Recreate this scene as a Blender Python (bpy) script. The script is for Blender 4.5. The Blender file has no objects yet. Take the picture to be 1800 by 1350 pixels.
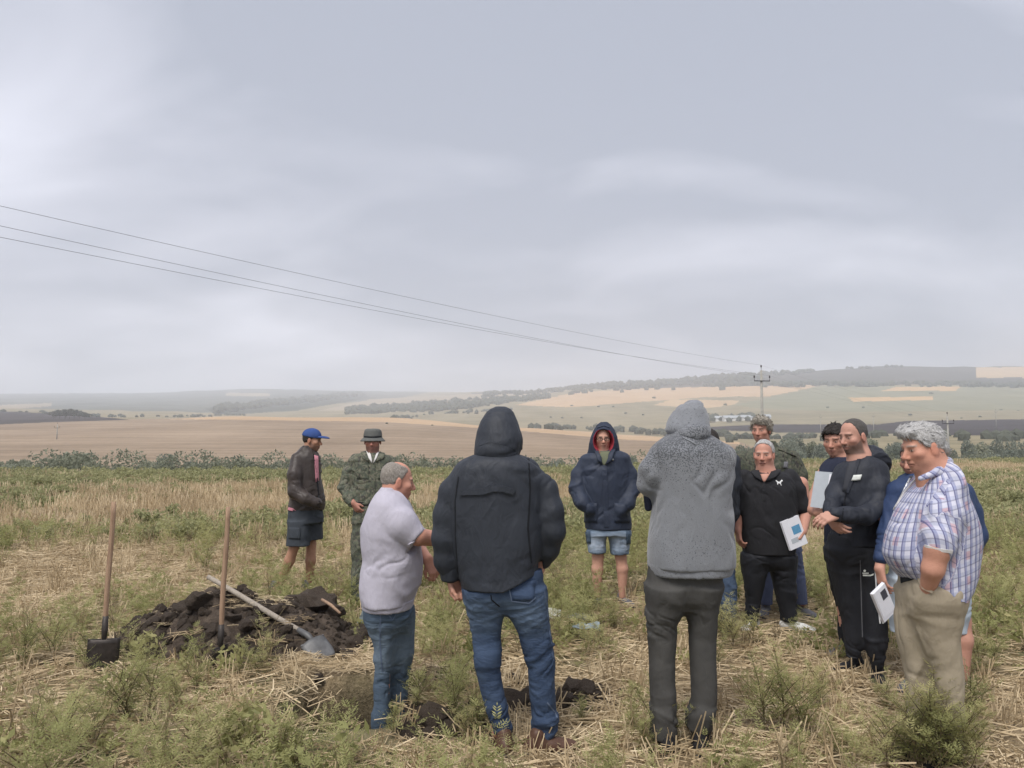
import bpy, bmesh, math, random
import numpy as np
from mathutils import Vector, Matrix, noise as mnoise
from mathutils.bvhtree import BVHTree
from mathutils.geometry import tessellate_polygon

SC = bpy.context.scene
COL = SC.collection
random.seed(7)
RNG = np.random.default_rng(11)

# ------------------------------------------------------------------ camera
F, CX, CY, HZ, EYE = 1350.0, 900.0, 675.0, 776.0, 1.63   # photograph pixels, eye height in metres
PITCH = math.atan((HZ - CY) / F)
cam = bpy.data.cameras.new('camera'); camo = bpy.data.objects.new('camera', cam); COL.objects.link(camo)
cam.sensor_width = 36.0; cam.lens = 36.0 * F / 1800.0
cam.clip_start = 0.05; cam.clip_end = 30000
camo.location = (0, 0, EYE); camo.rotation_euler = (math.pi / 2 + PITCH, 0, 0)
SC.camera = camo

# ------------------------------------------------------------------ sky, sun, exposure
SUN_EL, SUN_AZ = math.radians(58), math.radians(205)      # azimuth clockwise from +Y
world = bpy.data.worlds.new('World'); SC.world = world; world.use_nodes = True
def build_world():
    nt = world.node_tree; N = nt.nodes; L = nt.links; N.clear()
    out = N.new('ShaderNodeOutputWorld'); bg = N.new('ShaderNodeBackground'); bg.inputs[1].default_value = 0.1
    sky = N.new('ShaderNodeTexSky'); sky.sky_type = 'NISHITA'; sky.sun_disc = False
    sky.sun_elevation = SUN_EL; sky.sun_rotation = SUN_AZ; sky.dust_density = 3.0
    tc = N.new('ShaderNodeTexCoord')
    sep = N.new('ShaderNodeSeparateXYZ'); L.new(tc.outputs['Generated'], sep.inputs[0])
    # cloud sheet: the view direction met with a flat layer overhead
    zc = N.new('ShaderNodeMath'); zc.operation = 'ABSOLUTE'; L.new(sep.outputs[2], zc.inputs[0])
    zm = N.new('ShaderNodeMath'); zm.operation = 'ADD'; zm.inputs[1].default_value = 0.30; L.new(zc.outputs[0], zm.inputs[0])
    dv = N.new('ShaderNodeVectorMath'); dv.operation = 'DIVIDE'
    cmb = N.new('ShaderNodeCombineXYZ')
    for i in range(3): L.new(zm.outputs[0], cmb.inputs[i])
    L.new(tc.outputs['Generated'], dv.inputs[0]); L.new(cmb.outputs[0], dv.inputs[1])
    def layer(scale, detail, rough, dist, rotz, loc):
        mp = N.new('ShaderNodeMapping'); mp.inputs['Scale'].default_value = scale
        mp.inputs['Rotation'].default_value = (0, 0, rotz); mp.inputs['Location'].default_value = loc
        L.new(dv.outputs[0], mp.inputs[0])
        n = N.new('ShaderNodeTexNoise'); n.inputs['Scale'].default_value = 1.0; n.inputs['Detail'].default_value = detail
        n.inputs['Roughness'].default_value = rough; n.inputs['Distortion'].default_value = dist
        L.new(mp.outputs[0], n.inputs['Vector']); return n
    a = layer((0.55, 1.1, 0.8), 3.0, 0.45, 0.35, 0.25, (3.1, 0.4, 0.0))
    b = layer((1.9, 3.0, 1.0), 4.0, 0.5, 0.35, 0.2, (7.3, 2.2, 0.0))
    mx = N.new('ShaderNodeMath'); mx.operation = 'MULTIPLY_ADD'; mx.inputs[1].default_value = 0.32
    L.new(b.outputs[0], mx.inputs[0])
    m2 = N.new('ShaderNodeMath'); m2.operation = 'MULTIPLY'; m2.inputs[1].default_value = 0.68
    L.new(a.outputs[0], m2.inputs[0]); L.new(m2.outputs[0], mx.inputs[2])
    cr = N.new('ShaderNodeValToRGB')
    e = cr.color_ramp.elements
    e[0].position = 0.41; e[0].color = (0.375, 0.405, 0.485, 1)
    e[1].position = 0.60; e[1].color = (0.790, 0.805, 0.905, 1)
    k = cr.color_ramp.elements.new(0.5); k.color = (0.560, 0.580, 0.665, 1)
    L.new(mx.outputs[0], cr.inputs[0])
    mul = N.new('ShaderNodeVectorMath'); mul.operation = 'SCALE'; mul.inputs['Scale'].default_value = SKY_GAIN
    L.new(cr.outputs[0], mul.inputs[0])
    mix = N.new('ShaderNodeMix'); mix.data_type = 'RGBA'; mix.inputs['Factor'].default_value = 0.94
    L.new(sky.outputs[0], mix.inputs['A']); L.new(mul.outputs[0], mix.inputs['B'])
    L.new(mix.outputs['Result'], bg.inputs[0]); L.new(bg.outputs[0], out.inputs[0])
SKY_GAIN = 5.0
build_world()
sun = bpy.data.lights.new('sun', 'SUN'); suno = bpy.data.objects.new('sun', sun); COL.objects.link(suno)
sun.energy = 1.5; sun.angle = math.radians(24); sun.color = (1.0, 0.96, 0.9)
sd = Vector((math.sin(SUN_AZ) * math.cos(SUN_EL), math.cos(SUN_AZ) * math.cos(SUN_EL), math.sin(SUN_EL)))
suno.rotation_euler = sd.to_track_quat('Z', 'Y').to_euler(); suno.location = (0, -5, 60)
SC.view_settings.view_transform = 'Standard'; SC.view_settings.look = 'None'
SC.view_settings.exposure = 1.2; SC.view_settings.gamma = 1.0; SC.view_settings.use_curve_mapping = False
SC.render.engine = 'CYCLES'
SC.cycles.use_denoising = True
SC.cycles.max_bounces = 5; SC.cycles.diffuse_bounces = 3; SC.cycles.glossy_bounces = 2
SC.cycles.volume_bounces = 2; SC.cycles.transparent_max_bounces = 8

# ------------------------------------------------------------------ helpers
SP, CP = math.sin(PITCH), math.cos(PITCH)
def W(px, py, Y):
    """the point at depth Y (metres along +Y) that the photograph shows at pixel px, py"""
    u, v = (px - CX) / F, (CY - py) / F
    dx, dy, dz = u, CP - v * SP, SP + v * CP
    t = Y / dy
    return np.array([dx * t, Y, EYE + dz * t])
def PX(p):
    """pixel of a world point (array (...,3))"""
    p = np.asarray(p, float); x, y, z = p[..., 0], p[..., 1], p[..., 2] - EYE
    dep = y * CP + z * SP; up = -y * SP + z * CP
    return CX + F * x / dep, CY - F * up / dep
def G(px, py, z=0.0):
    """point of the ground (height z) under pixel"""
    u, v = (px - CX) / F, (CY - py) / F
    dz = SP + v * CP; t = (z - EYE) / dz
    return np.array([u * t, (CP - v * SP) * t, z])

_h = np.random.default_rng(5).random((64, 64, 64)).astype(np.float32)
def vnoise(p, s=1.0, seed=0.0):
    """value noise in 0..1, p (...,3)"""
    q = np.asarray(p, np.float64) * np.asarray(s, np.float64) + seed * 7.31
    f = np.floor(q); t = q - f; i = f.astype(np.int64) & 63; j = (i + 1) & 63
    t = t * t * (3 - 2 * t)
    x0, y0, z0 = i[..., 0], i[..., 1], i[..., 2]; x1, y1, z1 = j[..., 0], j[..., 1], j[..., 2]
    tx, ty, tz = t[..., 0], t[..., 1], t[..., 2]
    def lx(yy, zz): return _h[x0, yy, zz] * (1 - tx) + _h[x1, yy, zz] * tx
    a = lx(y0, z0) * (1 - ty) + lx(y1, z0) * ty
    b = lx(y0, z1) * (1 - ty) + lx(y1, z1) * ty
    return a * (1 - tz) + b * tz
def fbm(p, s=1.0, seed=0.0, octv=3):
    r = 0; a = 0.5; t = 0
    for k in range(octv):
        r = r + a * vnoise(p, np.asarray(s, float) * 2 ** k, seed + k * 3.7); t += a; a *= 0.5
    return r / t
def xy3(x, y): return np.stack([x, y, np.zeros_like(x)], -1)

def empty(name, loc=(0, 0, 0), rz=0.0):
    o = bpy.data.objects.new(name, None); COL.objects.link(o); o.location = loc; o.rotation_euler = (0, 0, rz)
    o.empty_display_size = 0.1; return o
def tag(o, label=None, cat=None, group=None, kind=None):
    if label: o['label'] = label
    if cat: o['category'] = cat
    if group: o['group'] = group
    if kind: o['kind'] = kind
    return o
def mesh_np(name, V, Fc, mat=None, smooth=True, col=None, attrs=None):
    me = bpy.data.meshes.new(name)
    V = np.asarray(V, np.float32); Fc = np.asarray(Fc, np.int32)
    n, m, k = len(V), len(Fc), (Fc.shape[1] if len(Fc) else 3)
    me.vertices.add(n); me.vertices.foreach_set('co', V.ravel())
    me.loops.add(m * k); me.loops.foreach_set('vertex_index', Fc.ravel())
    me.polygons.add(m); me.polygons.foreach_set('loop_start', np.arange(0, m * k, k, dtype=np.int32))
    me.polygons.foreach_set('use_smooth', np.full(m, smooth, dtype=bool))
    me.update(calc_edges=True)
    if col is not None:
        a = me.attributes.new('col', 'FLOAT_COLOR', 'POINT')
        c = np.ones((n, 4), np.float32); c[:, :3] = col; a.data.foreach_set('color', c.ravel())
    for kname, arr in (attrs or {}).items():
        arr = np.asarray(arr, np.float32)
        if arr.ndim == 1:
            a = me.attributes.new(kname, 'FLOAT', 'POINT'); a.data.foreach_set('value', arr)
        else:
            a = me.attributes.new(kname, 'FLOAT_VECTOR', 'POINT'); a.data.foreach_set('vector', arr.ravel())
    if mat: me.materials.append(mat)
    return me
def obj(name, me, parent=None, loc=None):
    o = bpy.data.objects.new(name, me); COL.objects.link(o)
    if parent is not None: o.parent = parent
    if loc is not None: o.location = loc
    return o
def copy_tree(o, parent=None):
    c = o.copy(); COL.objects.link(c); c.parent = parent
    for ch in list(o.children): copy_tree(ch, c)
    return c

class MB:
    """collects simple shapes into one mesh"""
    def __init__(s): s.v = []; s.f = []
    def add(s, v, f):
        b = len(s.v); s.v += [tuple(map(float, p)) for p in v]; s.f += [tuple(b + i for i in q) for q in f]; return s
    def box(s, c, d, R=None):
        c = Vector(c); vs = []
        for z in (-.5, .5):
            for x, y in ((-.5, -.5), (.5, -.5), (.5, .5), (-.5, .5)):
                p = Vector((x * d[0], y * d[1], z * d[2]))
                if R is not None: p = R @ p
                vs.append(c + p)
        return s.add(vs, [(3, 2, 1, 0), (4, 5, 6, 7), (0, 1, 5, 4), (1, 2, 6, 5), (2, 3, 7, 6), (3, 0, 4, 7)])
    def tube(s, pts, rads, n=8, cap=True):
        pts = [Vector(p) for p in pts]
        if not hasattr(rads, '__len__'): rads = [rads] * len(pts)
        rings = []; up = None
        for i, p in enumerate(pts):
            d = (pts[min(i + 1, len(pts) - 1)] - pts[max(i - 1, 0)]).normalized()
            if up is None:
                up = d.orthogonal().normalized()
            up = (up - d * up.dot(d)).normalized(); w = d.cross(up)
            rings.append([p + (up * math.cos(2 * math.pi * k / n) + w * math.sin(2 * math.pi * k / n)) * rads[i] for k in range(n)])
        v = [q for r in rings for q in r]; f = []
        for i in range(len(pts) - 1):
            for k in range(n):
                a, b = i * n + k, i * n + (k + 1) % n
                f.append((a, b, b + n, a + n))
        if cap:
            f.append(tuple(range(n - 1, -1, -1))); f.append(tuple((len(pts) - 1) * n + k for k in range(n)))
        return s.add(v, f)
    def mesh(s, name, mat=None, smooth=False):
        me = bpy.data.meshes.new(name); me.from_pydata(s.v, [], s.f)
        if smooth: me.polygons.foreach_set('use_smooth', [True] * len(me.polygons))
        if mat: me.materials.append(mat)
        me.update(); return me

# ------------------------------------------------------------------ materials
M = {}
def newmat(name):
    m = bpy.data.materials.new(name); m.use_nodes = True
    nt = m.node_tree; nt.nodes.clear()
    out = nt.nodes.new('ShaderNodeOutputMaterial'); b = nt.nodes.new('ShaderNodeBsdfPrincipled')
    nt.links.new(b.outputs[0], out.inputs[0]); b.inputs['Roughness'].default_value = 0.85
    b.inputs['Specular IOR Level'].default_value = 0.25
    return m, nt, b
def nd(nt, t, **kw):
    n = nt.nodes.new('ShaderNode' + t)
    for k, v in kw.items():
        if k.startswith('i_'): n.inputs[k[2:].replace('_', ' ')].default_value = v
        else: setattr(n, k, v)
    return n
def lk(nt, a, b): nt.links.new(a, b)
def noise_node(nt, vec, scale, detail=3, rough=0.55, dist=0.0):
    n = nd(nt, 'TexNoise'); n.inputs['Scale'].default_value = scale; n.inputs['Detail'].default_value = detail
    n.inputs['Roughness'].default_value = rough; n.inputs['Distortion'].default_value = dist
    if vec is not None: lk(nt, vec, n.inputs['Vector'])
    return n.outputs['Fac']
def ramp(nt, fac, stops, interp='LINEAR'):
    r = nd(nt, 'ValToRGB'); r.color_ramp.interpolation = interp
    e = r.color_ramp.elements
    while len(e) < len(stops): e.new(0.5)
    for k, (p, c) in zip(e, stops): k.position = p; k.color = (*c[:3], 1)
    lk(nt, fac, r.inputs[0]); return r.outputs[0]
def mixc(nt, f, a, b, mode='MIX'):
    m = nd(nt, 'Mix', data_type='RGBA', blend_type=mode)
    for s, v in (('Factor', f), ('A', a), ('B', b)):
        if hasattr(v, 'is_output'): lk(nt, v, m.inputs[s])
        elif isinstance(v, (int, float)): m.inputs[s].default_value = v
        else: m.inputs[s].default_value = (*v[:3], 1)
    return m.outputs['Result']
def mth(nt, op, a, b=0.0, c=None):
    m = nd(nt, 'Math', operation=op)
    for i, v in enumerate((a, b) if c is None else (a, b, c)):
        if hasattr(v, 'is_output'): lk(nt, v, m.inputs[i])
        else: m.inputs[i].default_value = v
    return m.outputs[0]
def bump(nt, bsdf, h, strength=0.4, dist=0.01):
    b = nd(nt, 'Bump'); b.inputs['Strength'].default_value = strength; b.inputs['Distance'].default_value = dist
    lk(nt, h, b.inputs['Height']); lk(nt, b.outputs[0], bsdf.inputs['Normal'])
def ocoord(nt): return nd(nt, 'TexCoord').outputs['Object']
def scaled(nt, vec, s):
    m = nd(nt, 'Mapping'); m.inputs['Scale'].default_value = s; lk(nt, vec, m.inputs[0]); return m.outputs[0]
def attr(nt, name, out='Color'):
    a = nd(nt, 'Attribute'); a.attribute_name = name; return a.outputs[out]

CREASE = 0.42
def creases(nt, o, s=(9, 9, 5), k=1.0):
    """cloth creases: ridged noise at two sizes"""
    def rid(scale, dist):
        n = noise_node(nt, scaled(nt, o, tuple(q * scale for q in s)), 1.0, 2, 0.5, dist); return mth(nt, 'SUBTRACT', 1.0, mth(nt, 'ABSOLUTE', mth(nt, 'MULTIPLY_ADD', n, 4.0, -2.0)))
    return mth(nt, 'ADD', mth(nt, 'MULTIPLY', rid(0.8, 0.8), 0.6 * k), mth(nt, 'MULTIPLY', rid(2.1, 1.0), 0.22 * k))
def fabric(name, col, rough=0.9, var=0.25, wr=0.5, weave=900, sheen=0.0, wrs=(9, 9, 5)):
    m, nt, b = newmat(name); o = ocoord(nt)
    n1 = noise_node(nt, o, 6, 4, 0.6); n2 = noise_node(nt, o, weave, 1)
    d = tuple(c * (1 - var) for c in col); l = tuple(min(1, c * (1 + var)) for c in col)
    c1 = ramp(nt, n1, [(0.3, d), (0.7, l)])
    c2 = mixc(nt, 0.35, c1, mixc(nt, n2, d, l), 'MIX')
    lk(nt, c2, b.inputs['Base Color']); b.inputs['Roughness'].default_value = rough
    b.inputs['Sheen Weight'].default_value = sheen
    bump(nt, b, mth(nt, 'ADD', creases(nt, o, wrs), mth(nt, 'MULTIPLY', n2, 0.05)), wr * CREASE, 0.03)
    return m
def plain(name, col, rough=0.7, metal=0.0, var=0.12, scale=20, bmp=0.15):
    m, nt, b = newmat(name); o = ocoord(nt); n = noise_node(nt, o, scale, 4, 0.6)
    lk(nt, ramp(nt, n, [(0.3, tuple(c * (1 - var) for c in col)), (0.7, tuple(min(1, c * (1 + var)) for c in col))]), b.inputs['Base Color'])
    b.inputs['Roughness'].default_value = rough; b.inputs['Metallic'].default_value = metal
    if bmp: bump(nt, b, noise_node(nt, o, scale * 4, 3), bmp, 0.01)
    return m
# ------------------------------------------------------------------ implicit surfaces: every body and garment is one continuous skin
def V3(*a): return np.array(a, float)
def unit(v): v = np.asarray(v, float); return v / (np.linalg.norm(v) + 1e-12)
class Vol:
    def __init__(s, step=0.007): s.step = step; s.ops = []
    def _op(s, fn, lo, hi, k, op): s.ops.append((fn, np.asarray(lo, float), np.asarray(hi, float), k, op)); return s
    def cone(s, a, b, ra, rb, k=0.02, op='add'):
        a = np.asarray(a, float); b = np.asarray(b, float); ba = b - a; L2 = float(ba @ ba) + 1e-12
        def fn(X, Y, Z):
            t = np.clip(((X - a[0]) * ba[0] + (Y - a[1]) * ba[1] + (Z - a[2]) * ba[2]) / L2, 0, 1)
            return np.sqrt((X - a[0] - t * ba[0]) ** 2 + (Y - a[1] - t * ba[1]) ** 2 + (Z - a[2] - t * ba[2]) ** 2) - (ra + (rb - ra) * t)
        r = max(ra, rb); return s._op(fn, np.minimum(a, b) - r, np.maximum(a, b) + r, k, op)
    def chain(s, pts, rads, k=0.02):
        for i in range(len(pts) - 1): s.cone(pts[i], pts[i + 1], rads[i], rads[i + 1], k)
        return s
    def ell(s, c, r, R=None, k=0.02, op='add'):
        c = np.asarray(c, float); r = np.asarray(r, float); R = np.eye(3) if R is None else R   # rows of R are the local axes
        def fn(X, Y, Z):
            x, y, z = X - c[0], Y - c[1], Z - c[2]
            a = (R[0, 0] * x + R[0, 1] * y + R[0, 2] * z) / r[0]
            b = (R[1, 0] * x + R[1, 1] * y + R[1, 2] * z) / r[1]
            d = (R[2, 0] * x + R[2, 1] * y + R[2, 2] * z) / r[2]
            k0 = np.sqrt(a * a + b * b + d * d); k1 = np.sqrt((a / r[0]) ** 2 + (b / r[1]) ** 2 + (d / r[2]) ** 2) + 1e-9
            return k0 * (k0 - 1) / k1
        e = np.abs(R.T) @ r
        return s._op(fn, c - e, c + e, k, op)
    def loft(s, rings, k=0.03, p=2.3, op='add', grow=0.0):
        """rings: (z, cx, cy, rx, ry) stacked along z"""
        A = np.array(sorted(rings), float); z = A[:, 0]
        zz = np.linspace(z[0], z[-1], 160)
        def smooth(col):
            y = np.interp(zz, z, col); w = 7; kk = np.ones(w) / w
            return np.convolve(np.pad(y, w // 2, mode='edge'), kk, 'valid')
        C = [smooth(A[:, i]) for i in range(1, 5)]
        def fn(X, Y, Z):
            cx, cy, rx, ry = (np.interp(Z.ravel(), zz, c).reshape(Z.shape) for c in C)
            rx = rx + grow; ry = ry + grow
            q = (np.abs((X - cx) / rx) ** p + np.abs((Y - cy) / ry) ** p) ** (1 / p)
            d = (q - 1) * np.minimum(rx, ry)
            return np.maximum(d, np.maximum(z[0] - grow - Z, Z - z[-1] - grow))
        R = np.maximum(A[:, 3], A[:, 4]).max() + grow
        lo = (A[:, 1].min() - R, A[:, 2].min() - R, z[0] - grow); hi = (A[:, 1].max() + R, A[:, 2].max() + R, z[-1] + grow)
        return s._op(fn, lo, hi, k, op)
    def cut(s, pt, n, k=0.006):
        """remove everything on the side the normal points to"""
        pt = np.asarray(pt, float); n = unit(n)
        return s._op(lambda X, Y, Z: -((X - pt[0]) * n[0] + (Y - pt[1]) * n[1] + (Z - pt[2]) * n[2]), None if False else (-1e9,) * 3, (1e9,) * 3, k, 'sub')
    def endcut(s, pt, n, R, k=0.005):
        """flat end for a sleeve: remove what lies beyond the plane, within R of the point"""
        pt = np.asarray(pt, float); n = unit(n)
        def fn(X, Y, Z):
            a = -((X - pt[0]) * n[0] + (Y - pt[1]) * n[1] + (Z - pt[2]) * n[2])
            return np.maximum(a, np.sqrt((X - pt[0]) ** 2 + (Y - pt[1]) ** 2 + (Z - pt[2]) ** 2) - R)
        return s._op(fn, pt - R, pt + R, k, 'sub')
    def build(s):
        adds = [o for o in s.ops if o[4] == 'add']
        lo = np.min([o[1] for o in adds], 0) - 4 * s.step; hi = np.max([o[2] for o in adds], 0) + 4 * s.step
        ax = [np.arange(lo[i], hi[i] + s.step, s.step) for i in range(3)]
        D = np.full([len(a) for a in ax], 0.06, np.float32)
        for fn, l, h, k, op in s.ops:
            m = k + 3 * s.step
            sl = []; ok = True
            for i in range(3):
                a = max(0, int(np.searchsorted(ax[i], l[i] - m))); b = min(len(ax[i]), int(np.searchsorted(ax[i], h[i] + m)))
                if b - a < 1: ok = False
                sl.append(slice(a, b))
            if not ok: continue
            X = ax[0][sl[0]].astype(np.float32)[:, None, None]; Y = ax[1][sl[1]].astype(np.float32)[None, :, None]; Z = ax[2][sl[2]].astype(np.float32)[None, None, :]
            d = fn(X, Y, Z).astype(np.float32); S = D[tuple(sl)]
            if op == 'add':
                hh = np.clip(0.5 + 0.5 * (d - S) / k, 0, 1); D[tuple(sl)] = d * (1 - hh) + S * hh - k * hh * (1 - hh)
            else:
                e = -d; hh = np.clip(0.5 - 0.5 * (e - S) / k, 0, 1); D[tuple(sl)] = e * (1 - hh) + S * hh + k * hh * (1 - hh)
        return surface_nets(D, lo, s.step)
def surface_nets(D, lo, step):
    s = D < 0; nx, ny, nz = D.shape
    cnt = np.zeros((nx - 1, ny - 1, nz - 1), np.int8)
    for a in (0, 1):
        for b in (0, 1):
            for c in (0, 1): cnt += s[a:nx - 1 + a, b:ny - 1 + b, c:nz - 1 + c]
    act = (cnt > 0) & (cnt < 8); ijk = np.argwhere(act); n = len(ijk)
    idx = np.full(cnt.shape, -1, np.int32); idx[act] = np.arange(n, dtype=np.int32)
    I, J, K = ijk.T; cor = [(a, b, c) for a in (0, 1) for b in (0, 1) for c in (0, 1)]
    val = [D[I + a, J + b, K + c] for a, b, c in cor]
    acc = np.zeros((n, 3)); num = np.zeros(n)
    for p in range(8):
        for q in range(p + 1, 8):
            if sum(abs(cor[p][t] - cor[q][t]) for t in range(3)) != 1: continue
            A, B = val[p], val[q]; cr = (A < 0) != (B < 0); t = np.where(cr, A / np.where(cr, A - B, 1), 0)
            for w in range(3):
                acc[:, w] += np.where(cr, cor[p][w] + t * (cor[q][w] - cor[p][w]), 0)
            num += cr
    V = lo + (ijk + acc / num[:, None]) * step
    faces = []
    for axis in range(3):
        sl0 = [slice(1, -1)] * 3; sl1 = [slice(1, -1)] * 3
        sl0[axis] = slice(0, -1); sl1[axis] = slice(1, None)
        A = s[tuple(sl0)]; B = s[tuple(sl1)]; ch = A != B; e = np.argwhere(ch)
        if len(e) == 0: continue
        o = np.ones(3, int); o[axis] = 0; e = e + o
        u, v = [(1, 2), (2, 0), (0, 1)][axis]
        def cell(du, dv):
            c = e.copy(); c[:, u] -= du; c[:, v] -= dv; return idx[c[:, 0], c[:, 1], c[:, 2]]
        q = np.stack([cell(1, 1), cell(0, 1), cell(0, 0), cell(1, 0)], 1)
        fl = ~A[ch]; q[fl] = q[fl][:, ::-1]; faces.append(q)
    Fc = np.concatenate(faces); Fc = Fc[(Fc >= 0).all(1)]
    return V, Fc
def normals(V, Fc):
    n = np.cross(V[Fc[:, 2]] - V[Fc[:, 0]], V[Fc[:, 3]] - V[Fc[:, 1]]); N = np.zeros_like(V)
    for k in range(4): np.add.at(N, Fc[:, k], n)
    return N / (np.linalg.norm(N, axis=1, keepdims=True) + 1e-9)
# ------------------------------------------------------------------ land: near field, valley and hills
def edge_y(X):                                        # where the field breaks over the brow
    return np.interp(X, [-60, -20, 0, 12, 22, 60], [35.5, 35.5, 38, 44, 54, 57])
PITC = G(625, 1205); PIT = dict(x0=-1.42, x1=-.62, y0=4.50, y1=5.36, d=.50)
def pit_mask(X, Y):
    jx = .09 * (vnoise(xy3(X, Y), 5.0, 2) - .5); jy = .12 * (vnoise(xy3(X, Y), 5.0, 4) - .5)
    a = np.minimum(np.minimum(X - PIT['x0'], PIT['x1'] - X) + jx, np.minimum(Y - PIT['y0'], PIT['y1'] - Y) + jy)
    return np.clip(a / .045, 0, 1)
SOILS = [(*G(790, 1275)[:2], .28, .16, 1.2), (*G(1010, 1228)[:2], .30, .16, 1.2), (*G(905, 1240)[:2], .30, .16, .9), (*G(745, 1190)[:2], .3, .2, .9), (*G(620, 1130)[:2], .3, .2, .6)]
def spill(X, Y):
    """loose dug soil lying on the straw round the pit"""
    X = np.asarray(X, float); Y = np.asarray(Y, float); s = 0
    for a, b, rx, ry, w in SOILS: s = s + w * np.exp(-((X - a) / rx) ** 2 - ((Y - b) / ry) ** 2)
    return np.clip(s * (.45 + 1.1 * vnoise(xy3(X, Y), 9.0, 2)), 0, 1)
def ground_z(X, Y):
    X = np.asarray(X, float); Y = np.asarray(Y, float); p = xy3(X, Y)
    z = .035 * (vnoise(p, 1.6, 1) - .5) + .03 * (vnoise(p, 6.0, 3) - .5)
    z = z * np.clip(1.2 - Y / 60, .3, 1)
    e = edge_y(X); z = z - .14 * np.clip(Y - e, 0, None)
    z = z + .045 * spill(X, Y) * vnoise(p, 22.0, 5)
    z = z - PIT['d'] * pit_mask(X, Y) * (1 - .12 * vnoise(p, 4.0, 8))
    return z
# straw showing through the weeds: blobs placed from where the photograph shows bare stubble
STRAW = [(60, 1060, 110, 90, 1.1), (330, 1035, 120, 45, 1.2), (180, 985, 120, 40, .8), (60, 910, 130, 25, .9), (370, 895, 220, 22, 1.3), (480, 885, 110, 16, 1.0), (300, 862, 260, 7, 1.0), (760, 880, 170, 16, 1.0), (960, 875, 120, 18, 1.4), (1000, 915, 60, 25, .6), (1300, 855, 260, 12, .6), (1620, 830, 260, 9, 1.2),
         (690, 1180, 40, 20, .8), (1330, 1260, 260, 70, .9), (1080, 1290, 170, 60, 1.0), (1720, 1290, 160, 90, 1.1), (560, 1180, 70, 40, .8), (380, 1235, 70, 35, 1.1), (1100, 1080, 60, 40, .5), (1470, 1230, 110, 40, .7), (40, 1260, 80, 30, .5), (900, 1320, 200, 40, .6), (1430, 980, 60, 60, .5), (600, 1000, 100, 40, .7), (450, 990, 60, 30, .5)]
def green(X, Y):
    """0 bare straw .. 1 thick weeds"""
    X = np.asarray(X, float); Y = np.asarray(Y, float); p = xy3(X, Y)
    n = .55 * vnoise(p, (.55, .45, 1), 6) + .30 * vnoise(p, (1.7, 1.4, 1), 7) + .15 * vnoise(p, 5.0, 9)
    g = np.clip((n - .30) / .34, 0, 1) * .8 + .16
    qx, qy = PX(np.stack([X, np.maximum(Y, 2.5), np.zeros_like(X)], -1))
    for cx, cy, rx, ry, w in STRAW: g = g - w * .75 * np.exp(-((qx - cx) / rx) ** 2 - ((qy - cy) / ry) ** 2)
    far = np.clip((Y - 11) / 12, 0, 1); return np.clip(g + .13 + .14 * far, 0.02, 1)
def axis(segs):
    out = []
    for a, b, st in segs: out += list(np.arange(a, b, st))
    return np.array(out + [segs[-1][1]])
def quad_grid(nx, ny):
    i, j = np.meshgrid(np.arange(nx - 1), np.arange(ny - 1), indexing='ij'); a = (i * ny + j).ravel()
    return np.stack([a, a + ny, a + ny + 1, a + 1], 1)
def soil_field_mat():
    m, nt, b = newmat('stubble_field'); o = ocoord(nt)
    g = attr(nt, 'green', 'Fac'); pit = attr(nt, 'soil', 'Fac')
    fine = noise_node(nt, scaled(nt, o, (1, 1, 1)), 55, 4, 0.7); mid = noise_node(nt, o, 7, 4, 0.6)
    st = ramp(nt, fine, [(0.28, (0.12, 0.09, 0.055)), (0.5, (0.32, 0.245, 0.15)), (0.72, (0.58, 0.46, 0.30))])
    st = mixc(nt, 0.5, st, mixc(nt, mid, (0.6, 0.58, 0.55), (1.25, 1.22, 1.2)), 'MULTIPLY')
    gr = ramp(nt, noise_node(nt, o, 26, 4, 0.7), [(0.3, (0.060, 0.070, 0.032)), (0.55, (0.14, 0.155, 0.068)), (0.75, (0.27, 0.25, 0.13))])
    c = mixc(nt, mth(nt, 'MULTIPLY', g, 0.8), st, gr)
    so = ramp(nt, noise_node(nt, o, 30, 5, 0.7), [(0.3, (0.010, 0.008, 0.006)), (0.7, (0.036, 0.028, 0.022))])  # moist soil, darkened further to put the pit's shade into its colour
    c = mixc(nt, pit, c, so); lk(nt, c, b.inputs['Base Color']); b.inputs['Roughness'].default_value = 0.95
    bump(nt, b, mth(nt, 'ADD', fine, mid), 0.8, 0.04); return m
M['field'] = soil_field_mat()
def build_ground():
    xs = np.concatenate([-axis([(5.5, 14, .25), (14, 40, 1.0), (40, 160, 8)])[::-1], axis([(-5.5, 5.5, .045)])[1:-1], axis([(5.5, 14, .25), (14, 40, 1.0), (40, 160, 8)])])
    ys = axis([(-80, -5, 5), (-5, 3, .5), (3, 9, .045), (9, 16, .15), (16, 64, .5)])
    X, Y = np.meshgrid(xs, ys, indexing='ij'); Z = ground_z(X, Y)
    V = np.stack([X, Y, Z], -1).reshape(-1, 3); pm = pit_mask(X, Y).ravel()
    hx, hy = G(400, 1100)[:2]
    soil = np.clip(pm * 1.5 + 1.1 * np.exp(-((V[:, 0] + 2.15) / 1.0) ** 2 - ((V[:, 1] - 6.3) / .45) ** 2) + 1.2 * spill(V[:, 0], V[:, 1]), 0, 1)
    tag(obj('ground', mesh_np('ground', V, quad_grid(len(xs), len(ys)), M['field'], True, None, {'green': green(X, Y).ravel(), 'soil': soil})), kind='structure')
build_ground()

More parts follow.
